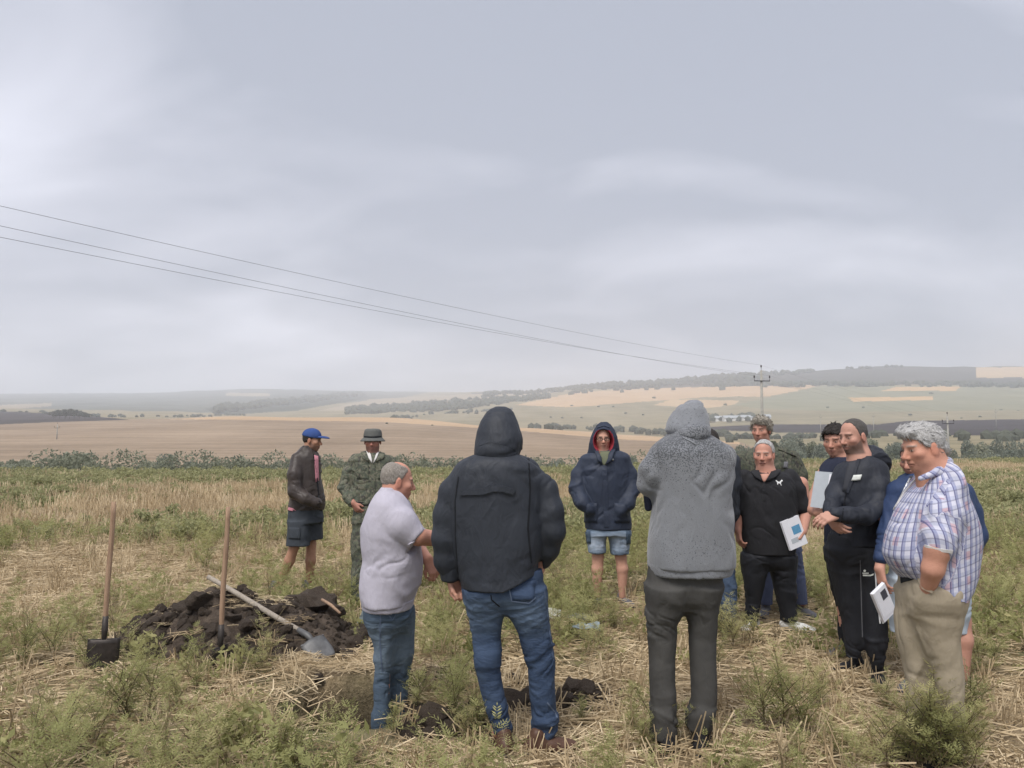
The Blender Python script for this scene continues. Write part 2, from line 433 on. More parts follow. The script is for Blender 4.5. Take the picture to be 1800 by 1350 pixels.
# valley and hills: pixel rows of the land surface at known distances, column by column
COLX = [-900, 0, 225, 450, 675, 900, 1125, 1350, 1575, 1800, 2700]
ROWS = [  # depth, ('z', heights) or pixel rows
    (26, 'z', [-1.5] * 11), (45, 'z', [-1.6, -1.6, -1.6, -1.6, -1.6, -1.5, -1.2, -.9, -.9, -.9, -.9]), (70, 'z', [-3, -2.6, -2.6, -2.6, -2.6, -2.6, -2.6, -2.6, -2.6, -2.6, -2.6]),
    (100, 'z', [-3.2, -2.9, -2.9, -2.9, -2.9, -2.9, -3.0, -3.4, -3.6, -3.6, -3.6]),
    (135, 'y', [812, 812, 812, 812, 812, 812, 812, 808, 806, 806, 806]), (200, 'y', [790, 790, 789, 789, 789, 790, 793, 795, 788, 786, 786]),
    (300, 'y', [764, 764, 762, 760, 762, 769, 776, 780, 771, 768, 768]), (420, 'y', [750, 750, 745, 738, 742, 754, 769, 772, 764, 760, 760]),
    (500, 'y', [744, 743, 738, 731, 735, 750, 768, 766, 755, 750, 750]), (600, 'y', [738, 737, 737, 736, 738, 757, 765, 757, 747, 742, 742]),
    (800, 'y', [728, 727, 734, 740, 742, 748, 750, 741, 735, 730, 730]), (1000, 'y', [722, 722, 728, 736, 736, 734, 732, 722, 718, 714, 714]),
    (1300, 'y', [718, 718, 722, 728, 726, 716, 706, 700, 694, 690, 690]), (1700, 'y', [712, 712, 714, 717, 714, 702, 688, 677, 670, 668, 668]),
    (2200, 'y', [705, 705, 706, 706, 704, 692, 673, 656, 644, 645, 648]), (3000, 'y', [697, 697, 697, 694, 695, 688, 690, 672, 664, 665, 668]),
    (4000, 'y', [691, 692, 691, 684, 688, 691, 700, 690, 690, 690, 690]), (5200, 'y', [697, 698, 698, 692, 696, 702, 712, 700, 700, 700, 700]), (7000, 'y', [735] * 11)]
LD = np.array([r[0] for r in ROWS], float)
def _rowz():
    T = np.zeros((len(ROWS), len(COLX)))
    for i, (D, kind, vals) in enumerate(ROWS):
        for j, v in enumerate(vals): T[i, j] = v if kind == 'z' else W(COLX[j], v, D)[2]
    return T
RZ = _rowz()
def land_z(pxc, D):
    """height of the land at azimuth column pxc and depth D"""
    pxc, D = np.broadcast_arrays(np.asarray(pxc, float), np.asarray(D, float))
    ci = np.clip(np.searchsorted(COLX, pxc) - 1, 0, len(COLX) - 2); t = np.clip((pxc - np.take(COLX, ci)) / (np.take(COLX, ci + 1) - np.take(COLX, ci)), 0, 1); t = t * t * (3 - 2 * t)
    ri = np.clip(np.searchsorted(LD, D) - 1, 0, len(LD) - 2); q = np.clip((D - LD[ri]) / (LD[ri + 1] - LD[ri]), 0, 1)
    a = RZ[ri, ci] * (1 - t) + RZ[ri, ci + 1] * t; b = RZ[ri + 1, ci] * (1 - t) + RZ[ri + 1, ci + 1] * t
    return a * (1 - q) + b * q
def land_pt(pxc, D):
    X = (np.asarray(pxc, float) - CX) / F * np.asarray(D, float)
    return np.stack(np.broadcast_arrays(X, D, land_z(pxc, D)), -1)
def inside(px, py, poly):
    r = np.zeros(px.shape, bool); n = len(poly)
    for i in range(n):
        x0, y0 = poly[i]; x1, y1 = poly[(i + 1) % n]
        if y0 == y1: continue
        c = ((y0 > py) != (y1 > py)) & (px < (x1 - x0) * (py - y0) / (y1 - y0) + x0); r ^= c
    return r
E_ = -1200; W_ = 3000
FIELDS = [  # name, colours dark/light, row grain, outlines in photograph pixels, nearest / farthest depth
    ('stubble_field', (.185, .140, .100), (.33, .255, .185), [(E_, 746), (0, 744), (230, 737), (300, 735), (450, 728), (560, 728), (680, 732), (910, 747), (1160, 768), (1300, 777), (1340, 790), (1340, 860), (E_, 860)], 100, 620),
    ('harvested_field', (.36, .25, .155), (.46, .335, .22), [(300, 737), (450, 728), (560, 728), (680, 732), (910, 747), (1160, 768), (1300, 777), (1300, 781), (1100, 773), (900, 756), (680, 742), (450, 738)], 200, 620),
    ('ploughed_field', (.045, .040, .040), (.075, .067, .066), [(E_, 716), (0, 722), (90, 727), (200, 735), (228, 738), (90, 742), (0, 746), (E_, 752)], 300, 900),
    ('ploughed_field', (.040, .034, .036), (.062, .054, .056), [(1249, 750), (1364, 746), (1545, 746), (1592, 740), (1800, 737), (W_, 735), (W_, 768), (1800, 766), (1669, 765), (1551, 762), (1364, 760), (1249, 756)], 300, 800),
    ('green_field', (.17, .17, .11), (.25, .235, .16), [(1290, 712), (1360, 697), (1445, 678), (W_, 680), (W_, 712), (1700, 722), (1500, 724), (1330, 718)], 700, 2600),
    ('dark_hillside', (.065, .062, .055), (.095, .088, .078), [(830, 700), (1000, 680), (1100, 684), (1445, 676), (W_, 679), (W_, 600), (800, 600)], 1200, 2800),
    ('wheat_field', (.40, .275, .165), (.48, .345, .215), [(905, 712), (1010, 690), (1100, 684), (1240, 680), (1445, 676), (1420, 683), (1350, 697), (1240, 698), (1000, 716)], 700, 2400),
    ('wheat_field', (.38, .27, .165), (.46, .34, .21), [(1180, 702), (1300, 704), (1292, 711), (1240, 718), (1150, 712)], 700, 2400),
    ('wheat_field', (.42, .28, .15), (.5, .34, .18), [(1575, 680), (1690, 679), (1680, 687), (1550, 687)], 700, 2600),
    ('wheat_field', (.42, .28, .15), (.5, .34, .18), [(1490, 699), (1640, 697), (1640, 703), (1500, 706)], 700, 2600),
    ('wheat_field', (.42, .30, .17), (.5, .36, .22), [(1716, 646), (W_, 646), (W_, 664), (1716, 664)], 1200, 2700),
    ('far_slopes', (.085, .095, .085), (.150, .155, .125), [(E_, 690), (0, 691), (300, 689), (490, 680), (640, 684), (760, 688), (700, 700), (560, 712), (420, 722), (300, 729), (120, 724), (0, 719), (E_, 716)], 1250, 5300),
    ('far_wood_slope', (.050, .060, .050), (.075, .085, .07), [(360, 718), (500, 700), (640, 686), (650, 699), (520, 722), (380, 730)], 1200, 5000),
    ('pale_far_field', (.30, .25, .18), (.42, .35, .25), [(400, 690), (475, 692), (475, 697), (395, 696)], 1200, 5000),
    ('pale_far_field', (.26, .22, .16), (.36, .30, .22), [(560, 722), (650, 702), (800, 694), (1000, 686), (900, 706), (700, 722)], 1200, 5000),
    ('pale_far_field', (.26, .22, .16), (.34, .29, .22), [(E_, 716), (0, 712), (90, 708), (90, 714), (0, 721), (E_, 724)], 1200, 5000),
]
def land_mat(name, c0, c1):
    m, nt, b = newmat(name); o = ocoord(nt)
    n = noise_node(nt, scaled(nt, o, (.02, .006, .02)), 1.0, 6, 0.65); r = noise_node(nt, scaled(nt, o, (.010, .16, .1)), 1.0, 5, 0.7)
    f = noise_node(nt, o, .5, 4, 0.7)
    x = mth(nt, 'ADD', mth(nt, 'MULTIPLY', n, .30), mth(nt, 'ADD', mth(nt, 'MULTIPLY', r, .5), mth(nt, 'MULTIPLY', f, .2)))
    lk(nt, ramp(nt, x, [(.40, c0), (.60, c1)]), b.inputs['Base Color']); b.inputs['Roughness'].default_value = 1.0; b.inputs['Specular IOR Level'].default_value = 0.0
    return m
def build_hills():
    cols = np.concatenate([np.arange(-1500, -60, 12.0), np.arange(-60, 1860, 3.0), np.arange(1860, 3301, 12.0)])
    D = [26.0]
    while D[-1] < 7000: D.append(D[-1] * (1.012 if D[-1] > 110 else 1.03))
    D = np.array(D); C, DD = np.meshgrid(cols, D, indexing='ij')
    P = land_pt(np.clip(C, -900, 2700), DD); P[..., 0] = (C - CX) / F * DD
    P[..., 2] += (vnoise(P, (.02, .02, 0), 3) - .5) * np.clip(DD / 260, 0, 6) * np.clip((DD - 120) / 200, 0, 1)
    V = P.reshape(-1, 3); Fc = quad_grid(len(cols), len(D)); ctr = V[Fc].mean(1)
    px, py = PX(ctr); pid = np.full(len(Fc), -1)
    for k, (nm, c0, c1, poly, d0, d1) in enumerate(FIELDS): pid[inside(px, py, poly) & (ctr[:, 1] > d0) & (ctr[:, 1] < d1)] = k
    base = land_mat('pasture', (.17, .150, .095), (.30, .255, .17))
    for k in range(-1, len(FIELDS)):
        sel = Fc[pid == k]
        if len(sel) == 0: continue
        u, inv = np.unique(sel, return_inverse=True); nm = 'hills' if k < 0 else FIELDS[k][0]
        mt = base if k < 0 else land_mat(nm, FIELDS[k][1], FIELDS[k][2])
        tag(obj(nm, mesh_np(nm, V[u], inv.reshape(-1, 4), mt)), kind='structure')
build_hills()

# ------------------------------------------------------------------ far trees, bushes, farm
def leaf_mat(name, c0, c1, c2=None, scale=2.0, rough=.8):
    m, nt, b = newmat(name); o = ocoord(nt); r = nd(nt, 'ObjectInfo').outputs['Random']
    n = noise_node(nt, o, scale, 3, 0.6)
    x = mth(nt, 'ADD', mth(nt, 'MULTIPLY', n, .8), mth(nt, 'MULTIPLY', r, .22))
    lk(nt, ramp(nt, x, [(.3, c0), (.6, c1), (.85, c2 or c1)]), b.inputs['Base Color']); b.inputs['Roughness'].default_value = rough
    t = nd(nt, 'BsdfTranslucent'); lk(nt, b.inputs['Base Color'].links[0].from_socket, t.inputs[0]); mx = nd(nt, 'MixShader'); mx.inputs[0].default_value = .4
    lk(nt, b.outputs[0], mx.inputs[1]); lk(nt, t.outputs[0], mx.inputs[2]); out = [q for q in nt.nodes if q.type == 'OUTPUT_MATERIAL'][0]; lk(nt, mx.outputs[0], out.inputs[0])
    return m
M['wood_far'] = leaf_mat('far_tree_leaves', (.085, .095, .07), (.135, .145, .105), scale=.3)
M['shrub_green'] = leaf_mat('green_shrub_leaves', (.20, .215, .155), (.28, .295, .22), (.34, .345, .26), 1.6)
M['shrub_silver'] = leaf_mat('silver_shrub_leaves', (.18, .20, .165), (.26, .28, .225), (.33, .34, .27), 1.6)
M['bark'] = plain('grey_bark', (.09, .075, .06), .95, scale=8)
def leaf_cloud(n, clumps, size, seed, flat=.5):
    """leaf faces gathered round clump centres: (centre, radius)"""
    r = np.random.default_rng(seed); w = np.array([c[1] ** 2 for c in clumps]); w = w / w.sum()
    ci = r.choice(len(clumps), n, p=w); cc = np.array([c[0] for c in clumps])[ci]; rr = np.array([c[1] for c in clumps])[ci]
    d = r.normal(size=(n, 3)); d /= np.linalg.norm(d, axis=1, keepdims=True); rad = rr * (.55 + .5 * r.random(n) ** .6)
    P = cc + d * rad[:, None] * np.array([1, 1, .85]); s = size * (.6 + .8 * r.random(n))
    u = r.normal(size=(n, 3)) + d * .2; u /= np.linalg.norm(u, axis=1, keepdims=True); v = np.cross(u, r.normal(size=(n, 3))); v /= np.linalg.norm(v, axis=1, keepdims=True)
    a = u * s[:, None]; b = v * (s * flat)[:, None]
    V = np.stack([P - a, P + b, P + a, P - b], 1).reshape(-1, 3); return V, np.arange(4 * n).reshape(-1, 4)
def shrub_proto(name, w, h, n, size, mat, seed, sparse=1.0):
    r = np.random.default_rng(seed); cl = []
    for k in range(int(16 * sparse)):
        a = r.random() * 2 * math.pi; q = math.sqrt(r.random()) * w * .5; z = h * (.22 + .6 * r.random() * (1 - (q / (w * .5)) ** 2 * .5))
        cl.append(((q * math.cos(a), q * math.sin(a), z), h * (.13 + .13 * r.random())))
    V, Fc = leaf_cloud(n, cl, size, seed); root = empty(name); obj('crown', mesh_np('crown', V, Fc, mat, False), root)
    mb = MB()
    for k in range(5):
        c = cl[k * 3][0]; mb.tube([(c[0] * .1, c[1] * .1, -.3), (c[0] * .35, c[1] * .35, c[2] * .5), c], [.05, .035, .012], 5)
    obj('trunk', mb.mesh('trunk', M['bark']), root); return root
def place(proto, used, loc, sc, rz, label, cat, group):
    o = proto if not used.get(proto.name) else copy_tree(proto); used[proto.name] = True
    o.location = loc; o.scale = (sc[0], sc[0], sc[1]); o.rotation_euler = (0, 0, rz); tag(o, label, cat, group); return o
def build_hedge():
    r = random.Random(4); used = {}
    G_ = [shrub_proto('green_shrub', 2.4, 2.0, 3400, .080, M['shrub_green'], 30 + k) for k in range(3)]; S_ = [shrub_proto('silver_shrub', 2.4, 2.2, 3400, .075, M['shrub_silver'], 40 + k) for k in range(3)]
    spots = []   # px, top row, depth, half width px, silver
    for px, top, D, wpx, sv in [(140, 783, 42, 48, 0), (100, 800, 40, 45, 0), (185, 800, 44, 36, 0), (215, 796, 45, 28, 1), (255, 802, 46, 30, 0), (310, 793, 41, 36, 1), (345, 805, 42, 26, 0), (380, 812, 41, 26, 0), (425, 806, 42, 26, 1), (460, 812, 42, 26, 0), (500, 800, 42, 26, 1), (588, 803, 44, 24, 0), (30, 810, 40, 50, 0), (-40, 800, 42, 50, 0), (-120, 795, 42, 50, 0), (715, 808, 44, 34, 0), (755, 806, 44, 34, 0), (975, 800, 52, 20, 1), (1110, 790, 52, 30, 0), (1010, 812, 46, 26, 0), (940, 815, 46, 26, 0),
                              (1275, 768, 96, 24, 1), (1300, 772, 84, 24, 1), (1395, 790, 62, 34, 1), (1420, 765, 100, 22, 0), (1445, 770, 90, 26, 1), (1395, 768, 105, 20, 1), (1470, 790, 64, 34, 0), (1540, 778, 84, 30, 1), (1570, 772, 92, 28, 1), (1560, 792, 66, 36, 1), (1500, 765, 110, 26, 1), (1690, 768, 92, 26, 1), (1720, 766, 96, 26, 1), (1760, 762, 104, 24, 1), (1790, 768, 92, 30, 1), (1680, 785, 72, 34, 1), (1730, 788, 70, 36, 1), (1780, 786, 70, 36, 1), (1840, 770, 90, 40, 1), (1900, 775, 80, 40, 1), (1640, 788, 72, 30, 1), (1230, 800, 56, 34, 0), (1180, 790, 58, 26, 1)]:
        spots.append((px, top, D, wpx, sv))
    for k in range(34):
        px = r.uniform(1360, 1900); D = r.uniform(62, 125); spots.append((px, 811 - (D - 60) * .62 - r.uniform(4, 16), D, r.uniform(18, 34), 1 if r.random() < .75 else 0))
    for k in range(16):
        px = r.uniform(-60, 1180); spots.append((px, r.uniform(796, 812), r.uniform(41, 50), r.uniform(22, 36), 1 if r.random() < .4 else 0))
    for i, (px, top, D, wpx, sv) in enumerate(spots):
        zb = float(land_z(px, D)); X = (px - CX) / F * D; zb = max(zb, float(ground_z(X, D))) - .05; zt = W(px, top, D)[2]; h = max(zt - zb, .8); w = wpx * 2 * D / F
        pr = (S_ if sv else G_)[i % 3]
        lab = ('tall ' if h > 2.6 else 'low ' if h < 1.7 else 'mid-sized ') + ('broad ' if w > 2.4 else '') + ('silvery grey-green oleaster shrub' if sv else 'green leafy shrub') + (' on the slope beyond the right end of the field' if px > 1240 else ' in the hedge along the far field edge')
        place(pr, used, (X, D, zb), (w / 2.6, h / 2.15), r.random() * 6.28, lab, 'shrub', 'shrubs beyond the field edge')
build_hedge()
def build_undergrowth():
    r = np.random.default_rng(8); cl = []
    for k in range(620):
        px = r.uniform(-300, 2000); X0 = (px - CX) / F * 44; D = float(edge_y(X0)) + r.uniform(1.0, 8) if px < 1230 else float(edge_y((px - CX) / F * 55)) + r.uniform(1, 40)
        X = (px - CX) / F * D; zb = max(float(land_z(px, D)), float(ground_z(X, D))); h = r.uniform(.5, 1.5) * (1.0 if px < 1230 else 1.2)
        cl.append(((X, D, zb + h * .45), h * .62))
    V, Fc = leaf_cloud(95000, cl, .085, 3, .45)
    tag(obj('undergrowth', mesh_np('undergrowth', V, Fc, M['shrub_green2'], False)), 'tangled green weeds filling the strip along the far field edge', 'undergrowth', kind='stuff')
M['shrub_green2'] = leaf_mat('hedge_weeds', (.17, .185, .13), (.25, .26, .19), (.32, .32, .24), 1.2)
build_undergrowth()
def blob(seed, sub=2):
    bm = bmesh.new(); bmesh.ops.create_icosphere(bm, subdivisions=sub, radius=1.0)
    for v in bm.verts:
        n = mnoise.noise(v.co * 1.7 + Vector((seed, 0, 0))) * .35 + mnoise.noise(v.co * 4 + Vector((0, seed, 0))) * .18; v.co *= 1 + n
        if v.co.z < -.4: v.co.z = -.4
    V = np.array([v.co for v in bm.verts]); Fc = np.array([[v.index for v in f.verts] for f in bm.faces]); bm.free(); return V, Fc
def surf_depth(px, py, d0, d1):
    """depth at which the land shows at this pixel"""
    D = np.linspace(d0, d1, 240); _, y = PX(land_pt(px, D)); k = int(np.argmin(np.abs(y - py))); return float(D[k])
def build_woods():
    r = np.random.default_rng(21); B = [blob(k, 1) for k in range(6)]; Vs = []; Fs = []; n0 = 0
    def put(px, D, h, w):
        nonlocal n0
        p = land_pt(px, D); V, Fc = B[r.integers(6)]; a = r.random() * 6.28; c, s_ = math.cos(a), math.sin(a)
        q = np.stack([(V[:, 0] * c - V[:, 1] * s_) * w, (V[:, 0] * s_ + V[:, 1] * c) * w, (V[:, 2] + .4) * h / 1.5], 1) + p
        Vs.append(q); Fs.append(Fc + n0); n0 += len(V)
    def line(pts, d0, d1, n, h0, h1, spread=2.0):
        P = np.array(pts, float); t = r.random(n) * (len(P) - 1); i = np.minimum(t.astype(int), len(P) - 2); f = (t - i)[:, None]; q = P[i] * (1 - f) + P[i + 1] * f
        for x, y in q:
            h = r.uniform(h0, h1); put(x + r.normal() * 2, surf_depth(x, y + abs(r.normal()) * spread, d0, d1), h, h * r.uniform(.5, .9))
    line([(850, 690), (1000, 681), (1100, 676), (1200, 668), (1340, 662)], 1300, 2180, 420, 7, 13, 5)
    line([(850, 686), (1000, 676), (1200, 664), (1340, 658), (1430, 653)], 1600, 2200, 260, 6, 12, 1.5)
    line([(1240, 678), (1440, 675), (1800, 677)], 1200, 1900, 260, 6, 12, 2.0)
    line([(1460, 650), (1560, 645), (1590, 645)], 2000, 2200, 18, 5, 10, .5)
    for k in range(620):
        x = r.uniform(610, 965); y = np.interp(x, [610, 780, 965], [722, 712, 697]) + r.uniform(-6, 11) * np.interp(x, [610, 780, 965], [.7, 1, .35])
        h = r.uniform(5, 10); put(x, surf_depth(x, y, 900, 2800), h, h * r.uniform(.5, .9))
    for k in range(260):
        x = r.uniform(380, 640); y = np.interp(x, [380, 640], [722, 692]) + r.uniform(-4, 5); h = r.uniform(7, 14); put(x, surf_depth(x, y, 1300, 4000), h, h * .8)
    line([(-200, 724), (80, 726), (180, 732), (330, 733), (430, 729)], 700, 1400, 90, 2.5, 4.5, 1.0)
    line([(690, 738), (760, 728), (900, 720)], 700, 1300, 46, 3, 7, 2); line([(920, 752), (1050, 752), (1180, 762), (1290, 768)], 480, 900, 90, 3, 6, 3); line([(1190, 738), (1260, 736), (1330, 733)], 500, 1100, 60, 4, 8, 3)
    line([(1240, 770), (1400, 768), (1550, 766), (1800, 770)], 180, 420, 60, 2.2, 4, 3)
    tag(obj('distant_woods', mesh_np('distant_woods', np.concatenate(Vs), np.concatenate(Fs), M['wood_far'], False)), 'hazy distant tree belts and village groves across the hillsides', 'woods', kind='stuff')
    # single bushes that stand apart on the pastures
    bb = mesh_np('bush', *blob(3, 2), M['wood_far'], False)
    for px, py, s_ in [(1638, 693, 5), (1275, 712, 4), (1600, 730, 4), (1455, 717, 3.4), (1518, 717, 3.2), (1722, 733, 3.6), (1760, 722, 3.6), (1790, 723, 3.4), (1245, 728, 3.4), (1005, 714, 3.6), (1052, 715, 3.2), (1078, 716, 3.2), (988, 735, 3.2), (1022, 735, 3.0), (968, 734, 3.0), (680, 745, 3.0), (760, 748, 2.8), (795, 748, 2.6), (1690, 736, 3), (1300, 700, 4), (1150, 700, 4), (1100, 727, 3.6), (1130, 730, 3.2), (900, 735, 3.0)]:
        D = surf_depth(px, py, 350, 2000); o = obj('bush', bb); h = s_ * D / 1000 * .6; o.location = land_pt(px, D) + V3(0, 0, .2 * h); o.scale = (h, h, h * .75); o.rotation_euler = (0, 0, px * .7)
        tag(o, 'lone round bush standing on the far pasture', 'bush', 'lone bushes on the far pasture')
    proto = None; used = {}
    for i, (px, D, h) in enumerate([(95, 610, 6.5), (105, 620, 7.5), (115, 600, 8), (123, 615, 8.3), (131, 600, 7.8), (140, 612, 7), (149, 603, 5.8), (156, 610, 4.6)]):
        if proto is None: proto = tree_proto()
        p = land_pt(px, D); o = place(proto, used, p, (h / 8, h / 8), i * 1.3, 'dark rounded tree in the small grove on the far left field', 'tree', 'trees of the small grove')
def tree_proto():
    r = np.random.default_rng(77); cl = [((r.normal() * 1.5, r.normal() * 1.5, 3.2 + r.random() * 3.6), 1.0 + r.random() * .7) for k in range(14)]
    root = empty('grove_tree'); V, Fc = leaf_cloud(900, cl, .42, 5, .7); obj('crown', mesh_np('crown', V, Fc, M['wood_far'], False), root)
    mb = MB(); mb.tube([(0, 0, -.5), (.1, 0, 2), (0, .1, 4.5)], [.28, .2, .08], 6)
    for c, _ in cl[:4]: mb.tube([(0, 0, 2.2), c], [.12, .03], 5)
    obj('trunk', mb.mesh('trunk', M['bark']), root); return root
build_woods()
M['barnwall'] = plain('white_barn_wall', (.62, .62, .60), .8); M['barnroof'] = plain('grey_barn_roof', (.34, .36, .37), .7); M['barnglass'] = plain('dark_window', (.05, .055, .06), .3)
def build_farm():
    for i, (px, py, L, wd, hh, lab) in enumerate([(1266, 739, 12, 6, 2.6, 'small white barn with grey roof at the left end of the far farm'), (1287, 739, 20, 7, 3, 'long white barn with grey roof in the middle of the far farm'), (1312, 738, 14, 7, 3, 'white barn with pale roof at the right end of the far farm'), (1348, 736, 7, 5, 2.6, 'little white farmhouse beside the concrete power pole')]):
        D = surf_depth(px, py, 500, 1100); p = land_pt(px, D); root = tag(empty('barn', p, .08 * i), lab, 'building')
        a, b = L / 2, wd / 2; mb = MB(); mb.add([(-a, -b, -2), (a, -b, -2), (a, b, -2), (-a, b, -2), (-a, -b, hh), (a, -b, hh), (a, b, hh), (-a, b, hh), (-a, 0, hh + 2.2), (a, 0, hh + 2.2)], [(0, 1, 5, 4), (1, 2, 6, 9, 5), (2, 3, 7, 6), (3, 0, 4, 8, 7)]); obj('wall', mb.mesh('wall', M['barnwall']), root)
        mb = MB(); e = .5
        mb.add([(-a - e, -b - e, hh - .4), (a + e, -b - e, hh - .4), (a + e, 0, hh + 2.4), (-a - e, 0, hh + 2.4), (a + e, b + e, hh - .4), (-a - e, b + e, hh - .4)], [(0, 1, 2, 3), (3, 2, 4, 5)]); obj('roof', mb.mesh('roof', M['barnroof']), root)
        for k in range(int(L // 6)):
            x = -a + 3 + k * 6; mb = MB(); mb.box((x, -b - .03, hh * .55), (1.3, .1, .9)); obj('window', mb.mesh('window', M['barnglass']), root)
        mb = MB(); mb.box((a - 1.6, -b - .04, .8), (1.4, .1, 2.2)); obj('door', mb.mesh('door', M['barnroof']), root)
build_farm()

# ------------------------------------------------------------------ power line
M['concrete'] = plain('weathered_concrete', (.30, .29, .26), .9, scale=4); M['iron'] = plain('dark_iron', (.05, .05, .055), .6, .3); M['wire'] = plain('aluminium_wire', (.10, .10, .11), .5, .3, bmp=0); M['porcelain'] = plain('brown_insulator', (.06, .05, .05), .3)
def pole(loc, zt, rz, label, group='power poles'):
    """concrete pole with a cross-arm; loc at the ground, zt the height of the pole top; returns the three insulator heads"""
    h = zt - loc[2]; root = tag(empty('power_pole', loc, rz), label, 'pole', group)
    mb = MB(); mb.tube([(0, 0, -.6), (0, 0, h)], [.20, .115], 10); obj('shaft', mb.mesh('shaft', M['concrete'], True), root)
    mb = MB(); mb.box((0, -.14, h - 1.15), (1.75, .09, .09)); mb.tube([(-.86, -.14, h - 1.12), (-.86, -.14, h - .82)], .022, 6); mb.tube([(.86, -.14, h - 1.12), (.86, -.14, h - .82)], .022, 6); mb.box((0, 0, h - 1.15), (.34, .36, .05)); obj('cross_arm', mb.mesh('cross_arm', M['iron']), root)
    mb = MB(); mb.tube([(0, 0, h - .3), (0, 0, h + .35)], .022, 6); obj('top_pin', mb.mesh('top_pin', M['iron']), root)
    heads = []
    for x, y, z in ((-.86, -.14, h - .80), (.86, -.14, h - .80), (0, 0, h + .34)):
        mb = MB(); mb.tube([(x, y, z - .02), (x, y, z + .04), (x, y, z + .1), (x, y, z + .2), (x, y, z + .24)], [.05, .10, .07, .085, .04], 8); obj('insulator', mb.mesh('insulator', M['porcelain'], True), root)
        c, s_ = math.cos(rz), math.sin(rz); heads.append(V3(loc[0] + x * c - y * s_, loc[1] + x * s_ + y * c, loc[2] + z + .22))
    return heads
def wire(a, b, sag, label, rad=.0085):
    P = [a + (b - a) * t - V3(0, 0, sag * 4 * t * (1 - t)) for t in np.linspace(0, 1, 40)]; L = np.mean(P, 0); mb = MB()
    mb.tube(P, rad, 4); tag(obj('power_line', mb.mesh('power_line', M['wire'])), label, 'wire', 'power lines')
def build_power():
    def lz(px, D): return float(max(land_z(px, D), ground_z((px - CX) / F * D, D)))
    D1 = 82; t1 = W(1338, 651, D1); p1 = V3(t1[0], D1, lz(1338, D1)); A = pole(p1, t1[2], .12, 'grey concrete power pole with cross-arm behind the men with booklets')
    D2 = 116; t2 = W(1665, 731, D2); p2 = V3(t2[0], D2, lz(1665, D2)); B = pole(p2, t2[2], .0, 'slimmer grey concrete power pole above the white-haired man in plaid')
    D3 = 250; t3 = W(101, 746, D3); p3 = V3(t3[0], D3, lz(101, D3)); pole(p3, t3[2], .0, 'far thin power pole in the stubble field behind the hedge')
    for px, py, D in ((1442, 730, 420), (1535, 729, 430), (1750, 721, 440)):
        t = W(px, py, D); q = V3(t[0], D, lz(px, D)); pole(q, t[2], .3, 'tiny far power pole standing in the right-hand valley')
    # the lines pass overhead to a pole out of view on the left
    E = [W(0, 397, 24.5), W(0, 417, 24.5), W(0, 362, 24.5)]
    for i, nm in enumerate(('left', 'right', 'top')):
        e = E[i]; a = A[i]; sg = .75; far = a + (e + V3(0, 0, sg * .77) - a) * 1.35; wire(a, far, sg, 'thin overhead power line from the %s out over the field' % dict(left='left tip of the cross-arm', right='right tip of the cross-arm', top='pin on top of the pole')[nm]); wire(a, B[i], .4, 'thin power line between both concrete poles joining their %s insulators' % nm, .004)
    m = np.mean([A[i] + (E[i] - A[i]) * 1.35 for i in (0, 1)], 0); pole(V3(m[0], m[1], 0), m[2] + .6, .9, 'grey concrete power pole at the near end of the overhead line')
build_power()
PEOPLE_SET = None
# ------------------------------------------------------------------ people
def folds(V, N, amp, s=(6, 6, 14), seed=1.0, ang=0.0, mask=None, soft=1.2):
    c, sn = math.cos(ang), math.sin(ang)
    q = V.copy(); q[:, 0] = c * V[:, 0] + sn * V[:, 2]; q[:, 2] = -sn * V[:, 0] + c * V[:, 2]
    wv = vnoise(V, 5.0, seed + 9)[:, None] * 0.16
    n = vnoise(q + wv, s, seed); n2 = vnoise(q + wv * 1.7, np.asarray(s) * 2.1, seed + 4)
    here = np.clip((vnoise(V, 4.5, seed + 12) - .35) * 3, 0, 1); here2 = np.clip((vnoise(V, 5.5, seed + 15) - .4) * 3, 0, 1)
    sharp = np.exp(-((n - .5) / .13) ** 2) * here; crease = np.exp(-((n2 - .5) / .12) ** 2) * here2
    r = (vnoise(q, np.asarray(s) * .5, seed + 6) - .5) * soft + sharp * .5 - crease * .4 - .05
    d = amp * r
    if mask is not None: d = d * mask
    return V + N * d[:, None]
def band(v, a, b, soft):      # 1 between a and b
    return np.clip((v - a) / soft, 0, 1) * np.clip((b - v) / soft, 0, 1)


def skin_mat():
    m, nt, b = newmat('skin'); o = ocoord(nt)
    c = attr(nt, 'col'); n = noise_node(nt, o, 30, 3)
    c = mixc(nt, 0.5, c, mixc(nt, n, (0.78, 0.68, 0.66), (1.15, 1.12, 1.1)), 'MULTIPLY')
    c = mixc(nt, 1.0, c, (1.14, 1.06, 1.0), 'MULTIPLY')
    lk(nt, c, b.inputs['Base Color']); b.inputs['Roughness'].default_value = 0.55
    b.inputs['Subsurface Weight'].default_value = 0.0
    bump(nt, b, noise_node(nt, o, 160, 3), 0.18, 0.01); return m
def hair_mat(name, c0, c1):
    m, nt, b = newmat(name); o = ocoord(nt)
    n = noise_node(nt, scaled(nt, o, (60, 60, 22)), 2.5, 4, 0.7, 1.0)
    lk(nt, ramp(nt, n, [(0.3, c0), (0.68, c1)]), b.inputs['Base Color']); b.inputs['Roughness'].default_value = 0.6
    bump(nt, b, n, 0.9, 0.012); return m
